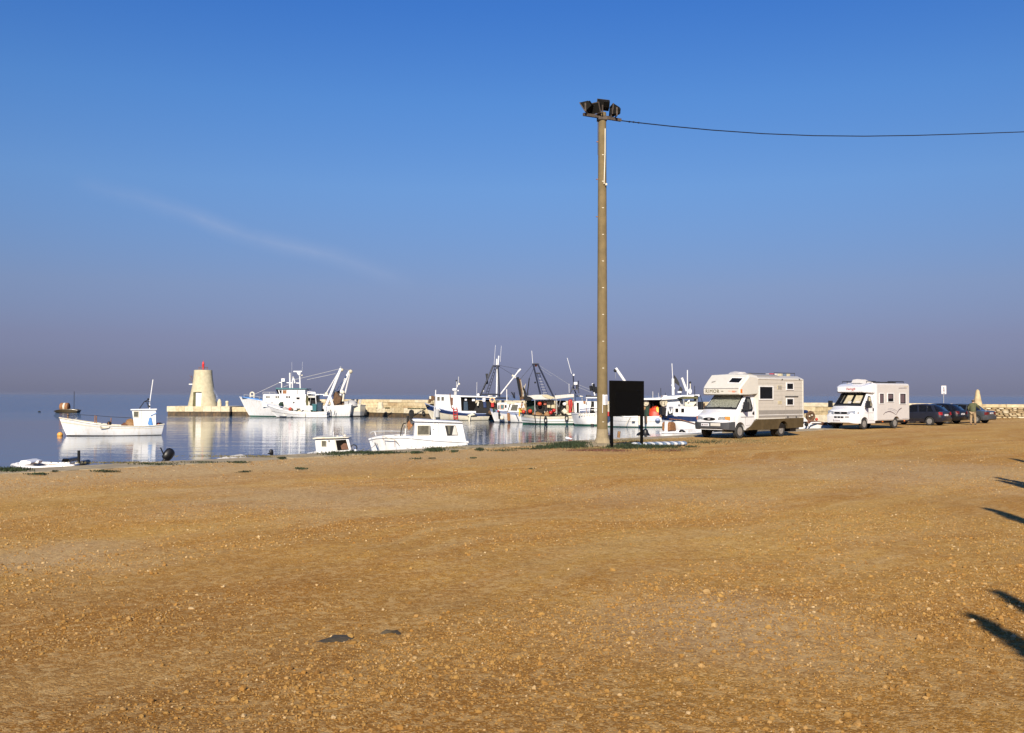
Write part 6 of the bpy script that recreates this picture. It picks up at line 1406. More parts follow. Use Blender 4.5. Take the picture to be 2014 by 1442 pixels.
# overcab front: dark hatch on the slope, lettering
def on_slope(u, z):      # u = y, z height on the sloping front
    x = float(np.interp(z, [2.345, 2.44, 2.73, 3.01], [0.10, 0.02, -0.30, -0.62])); return Vector((x, u, z))
sl = Vector((0.72, 0, 0.69))
q = patch([on_slope(0.25, 2.62), on_slope(0.82, 2.60), on_slope(0.88, 2.80), on_slope(0.30, 2.82)], 0.02, sl); q.build('overcab_window', M['glass'], t)
q = patch([on_slope(0.19, 2.575), on_slope(0.86, 2.555), on_slope(0.94, 2.85), on_slope(0.24, 2.87)], 0.008, sl); q.build('window_frame', M['boat_white'], t)
q = patch([on_slope(-0.72, 2.60), on_slope(-0.52, 2.66), on_slope(-0.56, 2.70), on_slope(-0.74, 2.66)], 0.006, sl); q.build('emblem', M['camper_grey'], t)
q = MB(); q.box(0.085, 0.125, -0.99, 0.99, 2.335, 2.352); q.build('nose_trim', M['decal_grey'], t)
TM = Matrix.Translation((0.107, -0.88, 2.125)) @ Matrix.Rotation(R(90), 4, 'Z') @ Matrix.Rotation(R(90), 4, 'X')
text_mb('RIMOR', 0.235, TM, 0.006, spacing=1.15).build('lettering', M['text_gold'], t)
q = MB(); q.box(0.10, 0.112, 0.02, 0.14, 2.19, 2.215); q.build('lettering', M['text_gold'], t)
for (y0, y1, z0, z1, m_) in ((0.42, 0.60, 2.2, 2.22, 'decal_salmon'), (0.62, 0.80, 2.15, 2.23, 'decal_salmon'), (0.82, 0.9, 2.16, 2.22, 'decal_dark')):
    q = MB(); n_ = max(1, int((y1 - y0) / 0.045))
    for k in range(n_): q.box(0.1, 0.112, y0 + k * 0.045, y0 + k * 0.045 + 0.03, z0, z1)
    q.build('decal', M[m_], t)
q = MB(); q.box(-0.07, 0.06, 1.055, 1.075, 2.12, 2.3); q.build('marker_lamp', M['lens_orange'], t)
# windscreen with silver sunshade behind the glass
def scr_pt(u, k, off=0.0, x0=0.14, z0=1.36, x1=-0.58, z1=2.03, w0=0.9, w1=0.80):
    x = x0 + (x1 - x0) * k; z = z0 + (z1 - z0) * k; ww = w0 + (w1 - w0) * k
    bow = 0.03 * (1 - abs(u) ** 2)
    return Vector((x + off * 0.68 + bow * 0.6, u * ww, z + off * 0.73 + bow * 0.6))
def screen(t, k0, k1, u0, u1, off, m_, name, n=8, parent=None, **kw):
    q = MB(); vs = []
    for j in range(5):
        for i in range(n + 1): vs.append(scr_pt(u0 + (u1 - u0) * i / n, k0 + (k1 - k0) * j / 4, off, **kw))
    q.add(vs, [(j * (n + 1) + i, j * (n + 1) + i + 1, (j + 1) * (n + 1) + i + 1, (j + 1) * (n + 1) + i) for j in range(4) for i in range(n)])
    return q.build(name, M[m_], parent or t, smooth=True)
screen(t, -0.04, 1.0, -1.0, 1.0, 0.018, 'plastic_black', 'windscreen_seal')
screen(t, 0.09, 0.93, -0.93, 0.93, 0.026, 'sunshade', 'sunshade')
q = MB()
for (u, a_) in ((-0.5, 0.2), (0.25, 0.2)):
    p0_, p1_ = scr_pt(u, 0.02, 0.045), scr_pt(u + 0.45, 0.09, 0.045); q.tube(p0_, p1_, 0.012)
q.build('wiper', M['plastic_black'], t)
# side glass, mirror, door
def side_glass(t, pts, yb=1.0, belt=1.27, th=0.012, name='side_window', m_='glass', k=0.165):
    P_ = [Vector((x, yb - max(0, (z - belt)) * k, z)) for x, z in pts]
    for sgn in (1, -1):
        q = patch([Vector((p.x, p.y * sgn, p.z)) for p in P_], th, (0, sgn, 0.12)); o_ = q.build(name, M[m_], t)
    return o_
side_glass(t, [(-0.02, 1.22), (-0.98, 1.25), (-1.08, 1.40), (-0.98, 1.92), (-0.62, 1.94)], m_='plastic_black', name='window_seal', th=0.006)
side_glass(t, [(-0.10, 1.27), (-0.93, 1.30), (-1.02, 1.42), (-0.93, 1.87), (-0.64, 1.89)])
side_glass(t, [(-0.2, 1.32), (-0.52, 1.34), (-0.56, 1.7), (-0.5, 1.72)], th=0.016, m_='pane', name='curtain'); side_glass(t, [(-0.62, 1.34), (-0.90, 1.36), (-0.96, 1.44), (-0.9, 1.84), (-0.66, 1.85)], th=0.016, m_='pane', name='curtain')
q = MB(); 
for (x0, x1, z0, z1) in ((-0.42, -0.415, 0.62, 1.25), (-1.14, -1.13, 0.55, 1.95), (-1.14, -0.42, 0.60, 0.607)): q.box(x0, x1, 1.0, 1.006, z0, z1)
q.box(-1.10, -0.05, 1.0, 1.012, 0.985, 1.005); q.build('door_gap', M['bumper_grey'], t)
q = MB(); q.box(-1.10, -1.0, 1.0, 1.03, 1.12, 1.2); q.box(-1.12, -1.06, 1.0, 1.04, 1.1, 1.25); q.build('door_handle', M['plastic_black'], t)
for sgn in (1, -1):
    q = MB(); T = Matrix.Translation((-0.12 if sgn > 0 else 0.02, sgn * 1.24, 1.50)) @ Matrix.Rotation(R(8 * sgn), 4, 'Z'); q.box(-0.08, 0.06, -0.12, 0.13, -0.19, 0.2, T); q.tube((-0.1, sgn * 1.0, 1.33), (-0.1, sgn * 1.2, 1.4), 0.03); q.build('mirror', M['plastic_black'], t, bevel=0.03)
# front details
q = MB(); q.loft([(0.97, [(0.55, 0.50), (0.60, 0.6), (0.60, 0.72), (0.0, 0.74)]), (0.93, [(0.74, 0.44), (0.78, 0.58), (0.78, 0.74), (0, 0.76)]), (0.84, [(0.93, 0.42), (0.955, 0.55), (0.955, 0.76), (0, 0.78)]), (0.62, [(1.0, 0.40), (1.025, 0.55), (1.025, 0.78), (0, 0.8)]), (0.46, [(1.02, 0.40), (1.03, 0.55), (1.03, 0.78), (0, 0.8)])])
q.build('bumper', M['bumper_grey'], t, smooth=True, ang=30)
q = MB(); q.box(0.955, 0.985, 0.02, 0.56, 0.58, 0.72); q.build('bumper_insert', M['camper_front'], t, bevel=0.01); q = MB(); q.box(0.95, 0.98, -0.62, -0.5, 0.56, 0.73); q.build('bumper_insert', M['bumper_grey'], t)
q = MB(); q.box(0.97, 0.99, -0.50, -0.06, 0.57, 0.70); q.build('number_plate', M['paper'], t, bevel=0.004)
q = MB(); q.box(0.989, 0.993, -0.46, -0.40, 0.60, 0.67)
for k in range(6): q.box(0.989, 0.993, -0.36 + k * 0.045, -0.335 + k * 0.045, 0.605, 0.665)
q.build('plate_marks', M['decal_dark'], t)
q = MB(); q.lathe([(0.02, 0), (0.3, 0), (0.3, 0.02), (0.02, 0.03)], (0.925, -0.08, 0.905), 24, 'X'); q.v = [(v[0], -0.08 + (v[1] + 0.08) * 1.15, 0.905 + (v[2] - 0.905) * 0.24) for v in q.v]; q.build('grille', M['black'], t, smooth=True)
q = MB(); q.lathe([(0.01, 0), (0.075, 0), (0.075, 0.012), (0.01, 0.015)], (0.952, -0.08, 0.905), 16, 'X'); q.v = [(v[0], v[1], 0.905 + (v[2] - 0.905) * 0.45) for v in q.v]; q.build('badge', M['decal_grey'], t)
for sgn in (1, -1):
    q = MB(); vs = [(0.93, sgn * 0.40, 0.88), (0.93, sgn * 0.45, 1.0), (0.885, sgn * 0.74, 1.03), (0.87, sgn * 0.78, 0.87)]
    patch(vs, 0.02, (0.95, sgn * 0.25, 0.1)).build('headlight', M['lens_clear'], t)
    patch([(0.87, sgn * 0.785, 0.87), (0.885, sgn * 0.75, 1.03), (0.72, sgn * 0.935, 1.03), (0.73, sgn * 0.94, 0.86)], 0.022, (0.75, sgn * 0.66, 0.1)).build('indicator', M['lens_orange'], t)
for x, y in ((-0.0, 0.88),): pass
for x in (0.0, -3.55):
    for sgn in (1, -1): wheel(t, x, sgn * 0.88, 0.335, 0.2, sgn)
for sgn in (1, -1): wheel(t, -3.55, sgn * 0.64, 0.335, 0.18, sgn)
q = MB(); q.box(-4.95, -4.4, 0.3, 0.95, 0.22, 0.45); q.build('spare_box', M['black'], t)
# roof gear
q = MB(); q.loft([(-0.9, [(0.25, 3.04), (0.25, 3.06), (0, 3.06)]), (-1.1, [(0.32, 3.03), (0.28, 3.13), (0, 3.17)]), (-1.5, [(0.32, 3.03), (0.28, 3.13), (0, 3.15)]), (-1.7, [(0.25, 3.04), (0.25, 3.06), (0, 3.07)])]); o_ = q.build('roof_vent', M['side_white'], t, smooth=True)
for i, (x0, m_) in enumerate(((-3.55, 'decal_red'), (-3.85, 'side_white'), (-4.3, 'canvas_tan'), (-4.65, 'mat_blue'), (-5.0, 'canvas_tan'))):
    q = MB(); q.box(x0 - 0.22, x0, -0.1 if i else 0.3, 0.5, 2.97, 3.10); q.build('roof_vent', M[m_], t, bevel=0.03)
for y_ in (-0.7, 0.75): q = MB(); q.tube((-3.3, y_, 3.12), (-5.2, y_, 3.12), 0.018); [q.tube((x_, y_, 2.95), (x_, y_, 3.12), 0.014) for x_ in (-3.3, -4.2, -5.2)]; q.build('roof_rail', M['bumper_grey'], t)
q = MB(); q.box(-5.42, -5.37, 0.75, 1.02, 1.0, 1.25); q.build('tail_lamp', M['lens_red'], t)

# ================= camper 2: white low profile camper
PYAW2 = 219.5
F2 = Vector((math.cos(R(PYAW2)), math.sin(R(PYAW2)))); L2 = Vector((-math.sin(R(PYAW2)), math.cos(R(PYAW2))))
o2 = Vector((20.88, 59.3)) - L2 * 0.92
fr = Fr(o2.x, o2.y, 0, PYAW2)
t = thing('motorhome', fr, 'white low profile motorhome with three side windows and swoosh decals', 'motorhome', 'motorhomes parked along the quay')
b = Bt(fr, t)
van_cab(t, fr, 'camper_white', [(0.90, 0.72, 1.02), (0.84, 0.88, 1.10), (0.68, 0.97, 1.18), (0.42, 1.0, 1.27)], ((0.18, 1.40), (-0.52, 2.14)), yside=1.02, sill=0.36, arch_r=0.41, back=-1.18, htop=2.2, belt=1.33)
xr = fr.q(1789.5, 800, 1.1)[0]; xb = -1.17
q = MB(); prof = [(1.06, 0.50), (1.10, 0.56), (1.10, 2.66), (1.05, 2.74), (0.9, 2.78), (0, 2.8)]
q.loft([(xr - 0.0, [(1.0, 0.55), (1.02, 0.6), (1.02, 2.58), (1.0, 2.66), (0.85, 2.70), (0, 2.72)]), (xr + 0.1, prof), (xb, prof)])
bx = q.build('living_box', M['side_white'], t, smooth=True, ang=25)
XR = -3.45
cut(bx, [arch_cut(XR, 1.1, 0.41), arch_cut(XR, -1.1, 0.41, sgn=-1)]); bx.data.polygons.foreach_set('use_smooth', [True] * len(bx.data.polygons)); bx.data.set_sharp_from_angle(angle=R(25))
q = MB(); q.box(xb - 0.12, xb + 0.10, -1.115, 1.115, 0.50, 2.68); q.build('pillar_panel', M['camper_white'], t, bevel=0.04)
q = MB(); q.box(xr - 0.03, xr + 0.07, -1.06, 1.06, 0.52, 2.66); q.build('rear_panel', M['camper_white'], t, bevel=0.05)
q = MB(); q.loft([(-0.10, [(0.80, 2.24), (0.84, 2.28), (0.84, 2.48), (0.78, 2.53), (0, 2.55)]), (-0.22, [(0.93, 2.20), (0.98, 2.25), (0.98, 2.52), (0.9, 2.58), (0, 2.60)]), (-0.5, [(0.98, 2.17), (1.04, 2.21), (1.04, 2.58), (0.95, 2.66), (0, 2.68)]), (-0.85, [(1.0, 2.15), (1.09, 2.2), (1.09, 2.65), (1.0, 2.73), (0, 2.76)]), (-1.2, [(1.0, 2.15), (1.10, 2.2), (1.10, 2.66), (1.02, 2.75), (0, 2.79)])])
q.build('cab_cap', M['camper_white'], t, smooth=True, ang=25)
TM = Matrix.Translation((-0.085, -0.26, 2.36)) @ Matrix.Rotation(R(90), 4, 'Z') @ Matrix.Rotation(R(90), 4, 'X')
text_mb('Dethleffs', 0.17, TM, 0.004, shear=0.35).build('lettering', M['decal_red'], t)
q = MB(); q.tube((-0.085, 0.12, 2.29), (-0.085, 0.2, 2.33), 0.015); q.tube((-0.085, 0.2, 2.33), (-0.085, 0.26, 2.29), 0.012); q.build('emblem', M['decal_salmon'], t)
KW = dict(x0=0.18, z0=1.40, x1=-0.52, z1=2.14, w0=0.93, w1=0.84)
screen(t, -0.04, 1.0, -1.0, 1.0, 0.018, 'plastic_black', 'windscreen_seal', **KW)
screen(t, 0.10, 0.92, -0.90, 0.93, 0.024, 'glass', 'windscreen', **KW)
screen(t, 0.14, 0.80, -0.35, 0.12, 0.030, 'canvas_tan', 'seat_back', **KW); screen(t, 0.18, 0.80, 0.32, 0.84, 0.030, 'canvas_tan', 'seat_back', **KW)
screen(t, 0.14, 0.30, -0.05, 0.2, 0.036, 'side_white', 'dashboard_paper', **KW); screen(t, 0.22, 0.34, 0.5, 0.8, 0.036, 'side_white', 'dashboard_paper', **KW)
screen(t, 0.2, 0.8, -0.62, -0.54, 0.03, 'pane', 'reflection_strip', **KW)
side_glass(t, [(0.0, 1.25), (-0.86, 1.28), (-0.90, 1.45), (-0.86, 2.02), (-0.52, 2.04)], 1.02, 1.33, 0.006, 'window_seal', 'plastic_black')
side_glass(t, [(-0.1, 1.32), (-0.81, 1.34), (-0.85, 1.48), (-0.81, 1.97), (-0.55, 1.99)], 1.02, 1.33, 0.012)
side_glass(t, [(-0.50, 1.40), (-0.76, 1.40), (-0.78, 1.90), (-0.58, 1.92)], 1.02, 1.33, 0.016, 'curtain', 'canvas_tan')
q = MB()
for (x0, x1, z0, z1) in ((-0.40, -0.392, 0.6, 1.28), (-1.02, -1.012, 0.5, 2.05), (-1.02, -0.40, 0.52, 0.528), (-0.95, -0.05, 0.98, 0.992)): q.box(x0, x1, 1.02, 1.027, z0, z1)
q.build('door_gap', M['bumper_grey'], t)
q = MB(); q.box(-0.98, -0.88, 1.02, 1.05, 1.1, 1.27); q.build('door_handle', M['plastic_black'], t)
for sgn in (1, -1):
    q = MB(); T = Matrix.Translation((0.02, sgn * 1.27, 1.50)); q.box(-0.08, 0.07, -0.12, 0.12, -0.2, 0.2, T); q.tube((-0.05, sgn * 1.0, 1.38), (-0.02, sgn * 1.22, 1.36), 0.035); q.build('mirror', M['plastic_black'], t, bevel=0.04)
q = MB(); q.loft([(1.0, [(0.60, 0.42), (0.66, 0.5), (0.68, 0.80), (0.0, 0.84)]), (0.94, [(0.84, 0.38), (0.9, 0.5), (0.9, 0.84), (0, 0.88)]), (0.72, [(0.98, 0.36), (1.03, 0.5), (1.03, 0.88), (0, 0.9)]), (0.40, [(1.02, 0.36), (1.04, 0.5), (1.04, 0.88), (0, 0.9)])])
bp_ = q.build('bumper', M['camper_white'], t, smooth=True, ang=30)
q = MB(); q.box(0.90, 0.935, -0.42, 0.42, 0.92, 1.05); q.build('grille', M['black'], t, bevel=0.01)
q = MB(); q.lathe([(0.01, 0), (0.055, 0), (0.055, 0.012), (0.01, 0.015)], (0.935, 0.0, 0.985), 16, 'X'); q.build('badge', M['steel'], t)
q = MB()
for (y0, y1) in ((-0.38, -0.2), (-0.16, 0.02), (0.06, 0.24)): q.box(0.98, 1.012, y0, y1, 0.68, 0.78)
q.box(0.97, 1.0, 0.34, 0.6, 0.70, 0.78); q.box(0.97, 0.99, -0.66, -0.52, 0.68, 0.80); q.build('lower_grille', M['black'], t)
q = MB(); q.box(1.0, 1.018, -0.42, 0.06, 0.48, 0.60); q.build('number_plate', M['paper'], t)
q = MB()
for k in range(7): q.box(1.017, 1.022, -0.35 + k * 0.055, -0.32 + k * 0.055, 0.51, 0.57)
q.box(1.017, 1.022, -0.42, -0.39, 0.48, 0.60); q.build('plate_marks', M['decal_dark'], t)
for sgn in (1, -1):
    patch([(0.925, sgn * 0.46, 0.91), (0.915, sgn * 0.46, 1.07), (0.80, sgn * 0.90, 1.12), (0.82, sgn * 0.90, 0.92)], 0.02, (0.95, sgn * 0.3, 0.1)).build('headlight', M['lens_clear'], t)
    patch([(0.70, sgn * 0.985, 0.94), (0.68, sgn * 0.985, 1.08), (0.60, sgn * 1.0, 1.08), (0.60, sgn * 1.0, 0.94)], 0.012, (0.4, sgn * 0.9, 0)).build('indicator', M['decal_grey'], t)
for (x0, y0, x1, y1) in ((1729.5, 774.5, 1738, 793), (1745.5, 774.5, 1757, 790), (1769.5, 774.5, 1781, 794)): b.win(x0, y0, x1, y1, 1.10, 'boat_white', 'glass', 0.035)
for (x0, y0, x1, y1) in ((1731, 776, 1736.5, 792), (1747, 776, 1755.5, 784), (1771, 776, 1779, 792)):
    a_, c_ = fr.q(x0, y0, 1.11), fr.q(x1, y1, 1.11); q = MB(); q.box(min(a_[0], c_[0]), max(a_[0], c_[0]), 1.105, 1.117, c_[1], a_[1]); q.build('curtain', M['decal_dark'], t)
# swoosh decals on the side
def decal(ptsc, r, name, m_):
    q = MB(); P_ = [fr.q(x, y, 1.105) for x, y in ptsc]
    n = len(P_); vs = []
    for i, (x, z) in enumerate(P_):
        wv = r * math.sin(PI * (i + 0.3) / n) + 0.006; vs += [(x, 1.1, z - wv), (x, 1.106, z - wv), (x, 1.106, z + wv), (x, 1.1, z + wv)]
    q.add(vs, [(4 * i + j, 4 * i + (j + 1) % 4, 4 * i + 4 + (j + 1) % 4, 4 * i + 4 + j) for i in range(n - 1) for j in range(4)]); return q.build(name, M[m_], t)
S2 = lambda cx_, cy_: (1580 + cx_ / 8.056, 720 + cy_ / 8.056)
decal([S2(1265, 770), S2(1300, 738), S2(1345, 722), S2(1390, 725), S2(1430, 745), S2(1470, 775)], 0.022, 'swoosh', 'decal_dark')
decal([S2(1470, 775), S2(1490, 735), S2(1515, 695), S2(1560, 665)], 0.03, 'swoosh', 'decal_dark')
decal([S2(1350, 670), S2(1400, 675), S2(1450, 690), S2(1490, 720)], 0.012, 'swoosh', 'decal_grey'); decal([S2(1340, 690), S2(1400, 697), S2(1440, 710), S2(1475, 745)], 0.014, 'swoosh', 'decal_grey')
decal([S2(1510, 352), S2(1560, 350), S2(1640, 350)], 0.012, 'side_stripe', 'decal_dark'); decal([S2(1600, 330), S2(1625, 328), S2(1655, 328)], 0.02, 'side_stripe', 'canvas_tan'); decal([S2(1560, 832), S2(1620, 832), S2(1685, 832)], 0.008, 'side_stripe', 'decal_grey')
for (cx_, cy_) in ((1255, 880), (1600, 868)): a_ = fr.q(*S2(cx_, cy_), 1.1); q = MB(); q.box(a_[0] - 0.05, a_[0] + 0.05, 1.09, 1.12, a_[1] - 0.03, a_[1] + 0.03); q.build('marker_lamp', M['lens_orange'], t)
for x in (0.0, XR):
    for sgn in (1, -1): wheel(t, x, sgn * 0.90, 0.335, 0.2, sgn)
q = MB(); q.box(xr + 0.2, 0.3, -0.9, 0.9, 0.34, 0.52); q.build('chassis', M['black'], t)
q = MB(); q.loft([(-0.75, [(0.3, 2.77), (0.3, 2.8), (0, 2.8)]), (-0.9, [(0.34, 2.77), (0.3, 2.98), (0, 3.02)]), (-1.3, [(0.34, 2.77), (0.3, 2.99), (0, 3.02)]), (-2.1, [(0.34, 2.77), (0.34, 2.82), (0, 2.83)])]); q.build('air_conditioner', M['side_white'], t, smooth=True)
for y_ in (-0.8, 0.8):
    for (xa_, xb_, r_) in ((-0.6, -1.6, 0.02), (-3.0, xr + 0.2, 0.03)):
        q = MB(); q.tube((xa_, y_, 2.88), (xb_, y_, 2.88), r_)
        for x_ in (xa_, (xa_ + xb_) / 2, xb_): q.tube((x_, y_, 2.76), (x_, y_, 2.88), 0.016)
        q.build('roof_rail', M['plastic_black'], t)
q = MB(); q.box(-4.4, -3.4, -0.5, 0.5, 2.8, 2.87); q.build('solar_panel', M['plastic_black'], t)
q = MB(); q.box(xr - 0.05, xr - 0.02, 0.85, 1.0, 0.8, 1.1); q.build('tail_lamp', M['lens_red'], t)

# ================= cars (frame: x forward; we see the left side and the tail)
def car(fr, label, body_m, kind, L_=4.1, W_=1.7, H=1.42, lens='lens_dark_red'):
    t = thing('parked_car', fr, label, 'car', 'cars parked by the rubble wall')
    hw = W_ / 2; rx, fx = -0.78, L_ - 0.78 - 0.0   # origin on the rear axle; tail at rx
    wb = 2.55 if L_ < 4.3 else 2.65
    fx = L_ + rx
    if kind == 'hatch': top = [(rx, 0.86), (rx + 0.06, 0.96), (rx + 0.2, 0.98), (fx - 1.35, 0.93), (fx - 0.6, 0.82), (fx - 0.12, 0.66), (fx, 0.55)]
    else: top = [(rx, 0.82), (rx + 0.05, 0.90), (rx + 0.9, 0.96), (fx - 1.35, 0.92), (fx - 0.6, 0.82), (fx - 0.12, 0.68), (fx, 0.56)]
    xs = sorted(set([rx, rx + 0.06, rx + 0.2, rx + 0.5, rx + 0.9, rx + 1.4, rx + 2.2, fx - 1.35, fx - 0.9, fx - 0.6, fx - 0.3, fx - 0.12, fx]))
    secs = []
    for x in xs:
        zt = float(np.interp(x, [p[0] for p in top], [p[1] for p in top])); e = min((x - rx) / 0.25, (fx - x) / 0.5, 1); k = hw * (0.84 + 0.16 * math.sqrt(max(0, e)))
        zb = 0.24 + 0.08 * (1 - max(0, min(e, 1)))
        secs.append((x, [(k * 0.93, zb), (k * 0.985, zb + 0.15), (k, 0.55), (k * 0.985, zt - 0.07), (k * 0.93, zt - 0.01), (k * 0.6, zt + 0.015), (0, zt + 0.02)]))
    q = MB(); q.loft(secs); bd = q.build('body', M[body_m], t, smooth=True, ang=35)
    cut(bd, [arch_cut(0, hw, 0.355, 0.4), arch_cut(0, -hw, 0.355, 0.4, -1), arch_cut(wb, hw, 0.355, 0.4), arch_cut(wb, -hw, 0.355, 0.4, -1)])
    bd.data.polygons.foreach_set('use_smooth', [True] * len(bd.data.polygons)); bd.data.set_sharp_from_angle(angle=R(35))
    # glasshouse
    if kind == 'hatch': g = [(rx + 0.14, 0.96, 0.95), (rx + 0.40, 1.22, 0.9), (rx + 0.62, H - 0.06, 0.87), (rx + 1.3, H, 0.86), (rx + 2.1, H - 0.03, 0.85), (rx + 2.95, 0.96, 0.92)]
    else: g = [(rx + 0.75, 0.97, 0.93), (rx + 1.05, 1.2, 0.88), (rx + 1.35, H - 0.04, 0.83), (rx + 2.0, H, 0.82), (rx + 2.5, H - 0.03, 0.82), (rx + 3.3, 0.95, 0.9)]
    q = MB(); q.loft([(x, [(hw * 0.955, 0.9), (hw * (k - 0.02) if z > 1 else hw * 0.94, max(z - 0.06, 0.93)), (hw * (k - 0.12), max(z - 0.005, 0.94)), (0, max(z + 0.015, 0.95))]) for x, z, k in g]); q.build('glasshouse', M['glass'], t, smooth=True, ang=40)
    # roof skin and pillars sit just proud of the glass
    x0, x1 = g[2][0], g[4][0]; q = MB()
    q.loft([(x, [(hw * (k - 0.01), z - 0.075), (hw * (k - 0.005), z - 0.05), (hw * (k - 0.11), z + 0.008), (0, z + 0.03)]) for x, z, k in g[2:5]]); q.build('roof', M[body_m], t, smooth=True, ang=40)
    for sgn in (1, -1):
        q = MB(); rows = []
        def pil(a, c, wd):
            a, c = Vector(a), Vector(c); off = Vector((wd, 0, 0)); n_ = Vector((0, sgn * 0.012, 0.0))
            q.add([a - off + n_, a + off + n_, c + off + n_, c - off + n_, a - off - n_, a + off - n_, c + off - n_, c - off - n_], [(0, 1, 2, 3), (7, 6, 5, 4), (0, 4, 5, 1), (1, 5, 6, 2), (2, 6, 7, 3), (3, 7, 4, 0)])
        yb, yt = sgn * hw * 0.965, sgn * hw * 0.865
        pil((g[-1][0] - 0.02, yb, 0.93), (g[4][0], yt, H - 0.06), 0.05)
        mid_ = (g[3][0] + g[4][0]) / 2 - 0.15; pil((mid_, yb, 0.92), (mid_ + 0.05, yt, H - 0.04), 0.05)
        if kind == 'hatch': pil((rx + 0.42, yb * 0.99, 0.95), (g[2][0] + 0.02, yt, H - 0.08), 0.10); pil((rx + 0.95, yb, 0.93), (rx + 0.98, yt, H - 0.04), 0.03)
        else: pil((g[0][0] + 0.12, yb * 0.985, 0.95), (g[2][0], yt * 0.98, H - 0.08), 0.12); pil((g[2][0] + 0.15, yb, 0.94), (g[2][0] + 0.1, yt, H - 0.04), 0.03)
        q.build('pillar', M[body_m], t, smooth=False)
    # rear fittings
    for sgn in (1, -1):
        if kind == 'hatch':
            patch([(rx + 0.17, sgn * hw * 0.96, 0.92), (rx + 0.02, sgn * hw * 0.90, 0.92), (rx - 0.02, sgn * hw * 0.88, 0.72), (rx + 0.13, sgn * hw * 0.975, 0.72)], 0.02, (-0.5, sgn * 0.85, 0)).build('tail_lamp', M[lens], t)
            patch([(rx + 0.02, sgn * hw * 0.90, 0.91), (rx + 0.0, sgn * hw * 0.74, 0.91), (rx - 0.02, sgn * hw * 0.74, 0.72), (rx - 0.02, sgn * hw * 0.89, 0.71)], 0.02, (-1, 0, 0.05)).build('tail_lamp', M[lens], t)
        else:
            patch([(rx - 0.0, sgn * hw * 0.86, 0.84), (rx - 0.0, sgn * hw * 0.52, 0.84), (rx - 0.0, sgn * hw * 0.52, 0.66), (rx - 0.0, sgn * hw * 0.86, 0.66)], 0.02, (-1, 0, 0.02)).build('tail_lamp', M[lens], t)
            patch([(rx + 0.18, sgn * hw * 0.965, 0.84), (rx + 0.0, sgn * hw * 0.87, 0.84), (rx + 0.0, sgn * hw * 0.87, 0.62), (rx + 0.18, sgn * hw * 0.975, 0.62)], 0.02, (-0.6, sgn * 0.8, 0)).build('tail_lamp', M[lens], t)
    q = MB(); q.box(rx - 0.03, rx - 0.01, -0.26, 0.26, 0.66 if kind == 'hatch' else 0.70, 0.77 if kind == 'hatch' else 0.80); q.build('number_plate', M['paper'], t)
    q = MB()
    for k in range(7): q.box(rx - 0.034, rx - 0.028, -0.2 + k * 0.06, -0.17 + k * 0.06, (0.685 if kind == 'hatch' else 0.72), (0.745 if kind == 'hatch' else 0.78))
    q.build('plate_marks', M['decal_dark'], t)
    q = MB(); q.loft([(rx - 0.10, [(hw * 0.72, 0.32), (hw * 0.78, 0.38), (hw * 0.78, 0.52), (0, 0.55)]), (rx - 0.02, [(hw * 0.86, 0.26), (hw * 0.93, 0.36), (hw * 0.93, 0.55), (0, 0.58)]), (rx + 0.3, [(hw * 0.95, 0.24), (hw * 1.01, 0.36), (hw * 1.01, 0.55), (0, 0.58)])]); q.build('rear_bumper', M['bumper_grey' if kind != 'hatch' else body_m], t, smooth=True, ang=35)
    q = MB(); q.box(0.45, wb - 0.42, hw - 0.015, hw + 0.018, 0.44, 0.49); q.build('side_moulding', M['plastic_black'], t)
    q = MB()
    for x in (rx + 1.12, rx + 2.12): q.box(x, x + 0.15, hw * 0.97, hw * 0.97 + 0.035, 0.76, 0.80)
    q.build('door_handle', M['plastic_black'], t)
    q = MB(); 
    for x in (rx + 1.0, rx + 1.95, rx + 2.9): q.box(x, x + 0.008, hw * 0.975, hw + 0.004, 0.34, 0.92)
    q.build('door_gap', M['black'], t)
    for sgn in (1, -1):
        q = MB(); T = Matrix.Translation((g[-1][0] - 0.35, sgn * (hw + 0.09), 0.98)); q.box(-0.06, 0.06, -0.09, 0.09, -0.06, 0.07, T); q.build('mirror', M[body_m], t, bevel=0.02)
        for x in (0, wb): wheel(t, x, sgn * (hw - 0.11), 0.30, 0.19, sgn, spokes=7)
    return t
ca = R(133)   # heading away to the left
pc = at(1829, 837, z=0)
frA = Fr(0, 0, 0, 133)
def place_car(px, Y, yaw, hw):
    """left rear wheel seen at column px, depth Y -> frame on the rear axle centre"""
    d = ray(px, 830); x = d.x / d.y * Y; f = Fr(x, Y, 0, yaw); c = Vector((x, Y, 0)) - f.L * (hw - 0.1); return Fr(c.x, c.y, 0, yaw)
car(place_car(1829, 67.6, 133, 0.85), 'dark blue hatchback nearest the white motorhome', 'car_navy', 'hatch', 4.05, 1.7, 1.44, 'lens_red')
car(place_car(1863.5, 71.6, 133, 0.85), 'black hatchback in the middle of the three parked cars', 'car_black', 'hatch', 4.2, 1.72, 1.45)
car(place_car(1920.5, 73.4, 133, 0.85), 'silver grey saloon with its boot toward us beside the standing man', 'car_silver', 'saloon', 4.5, 1.72, 1.42)

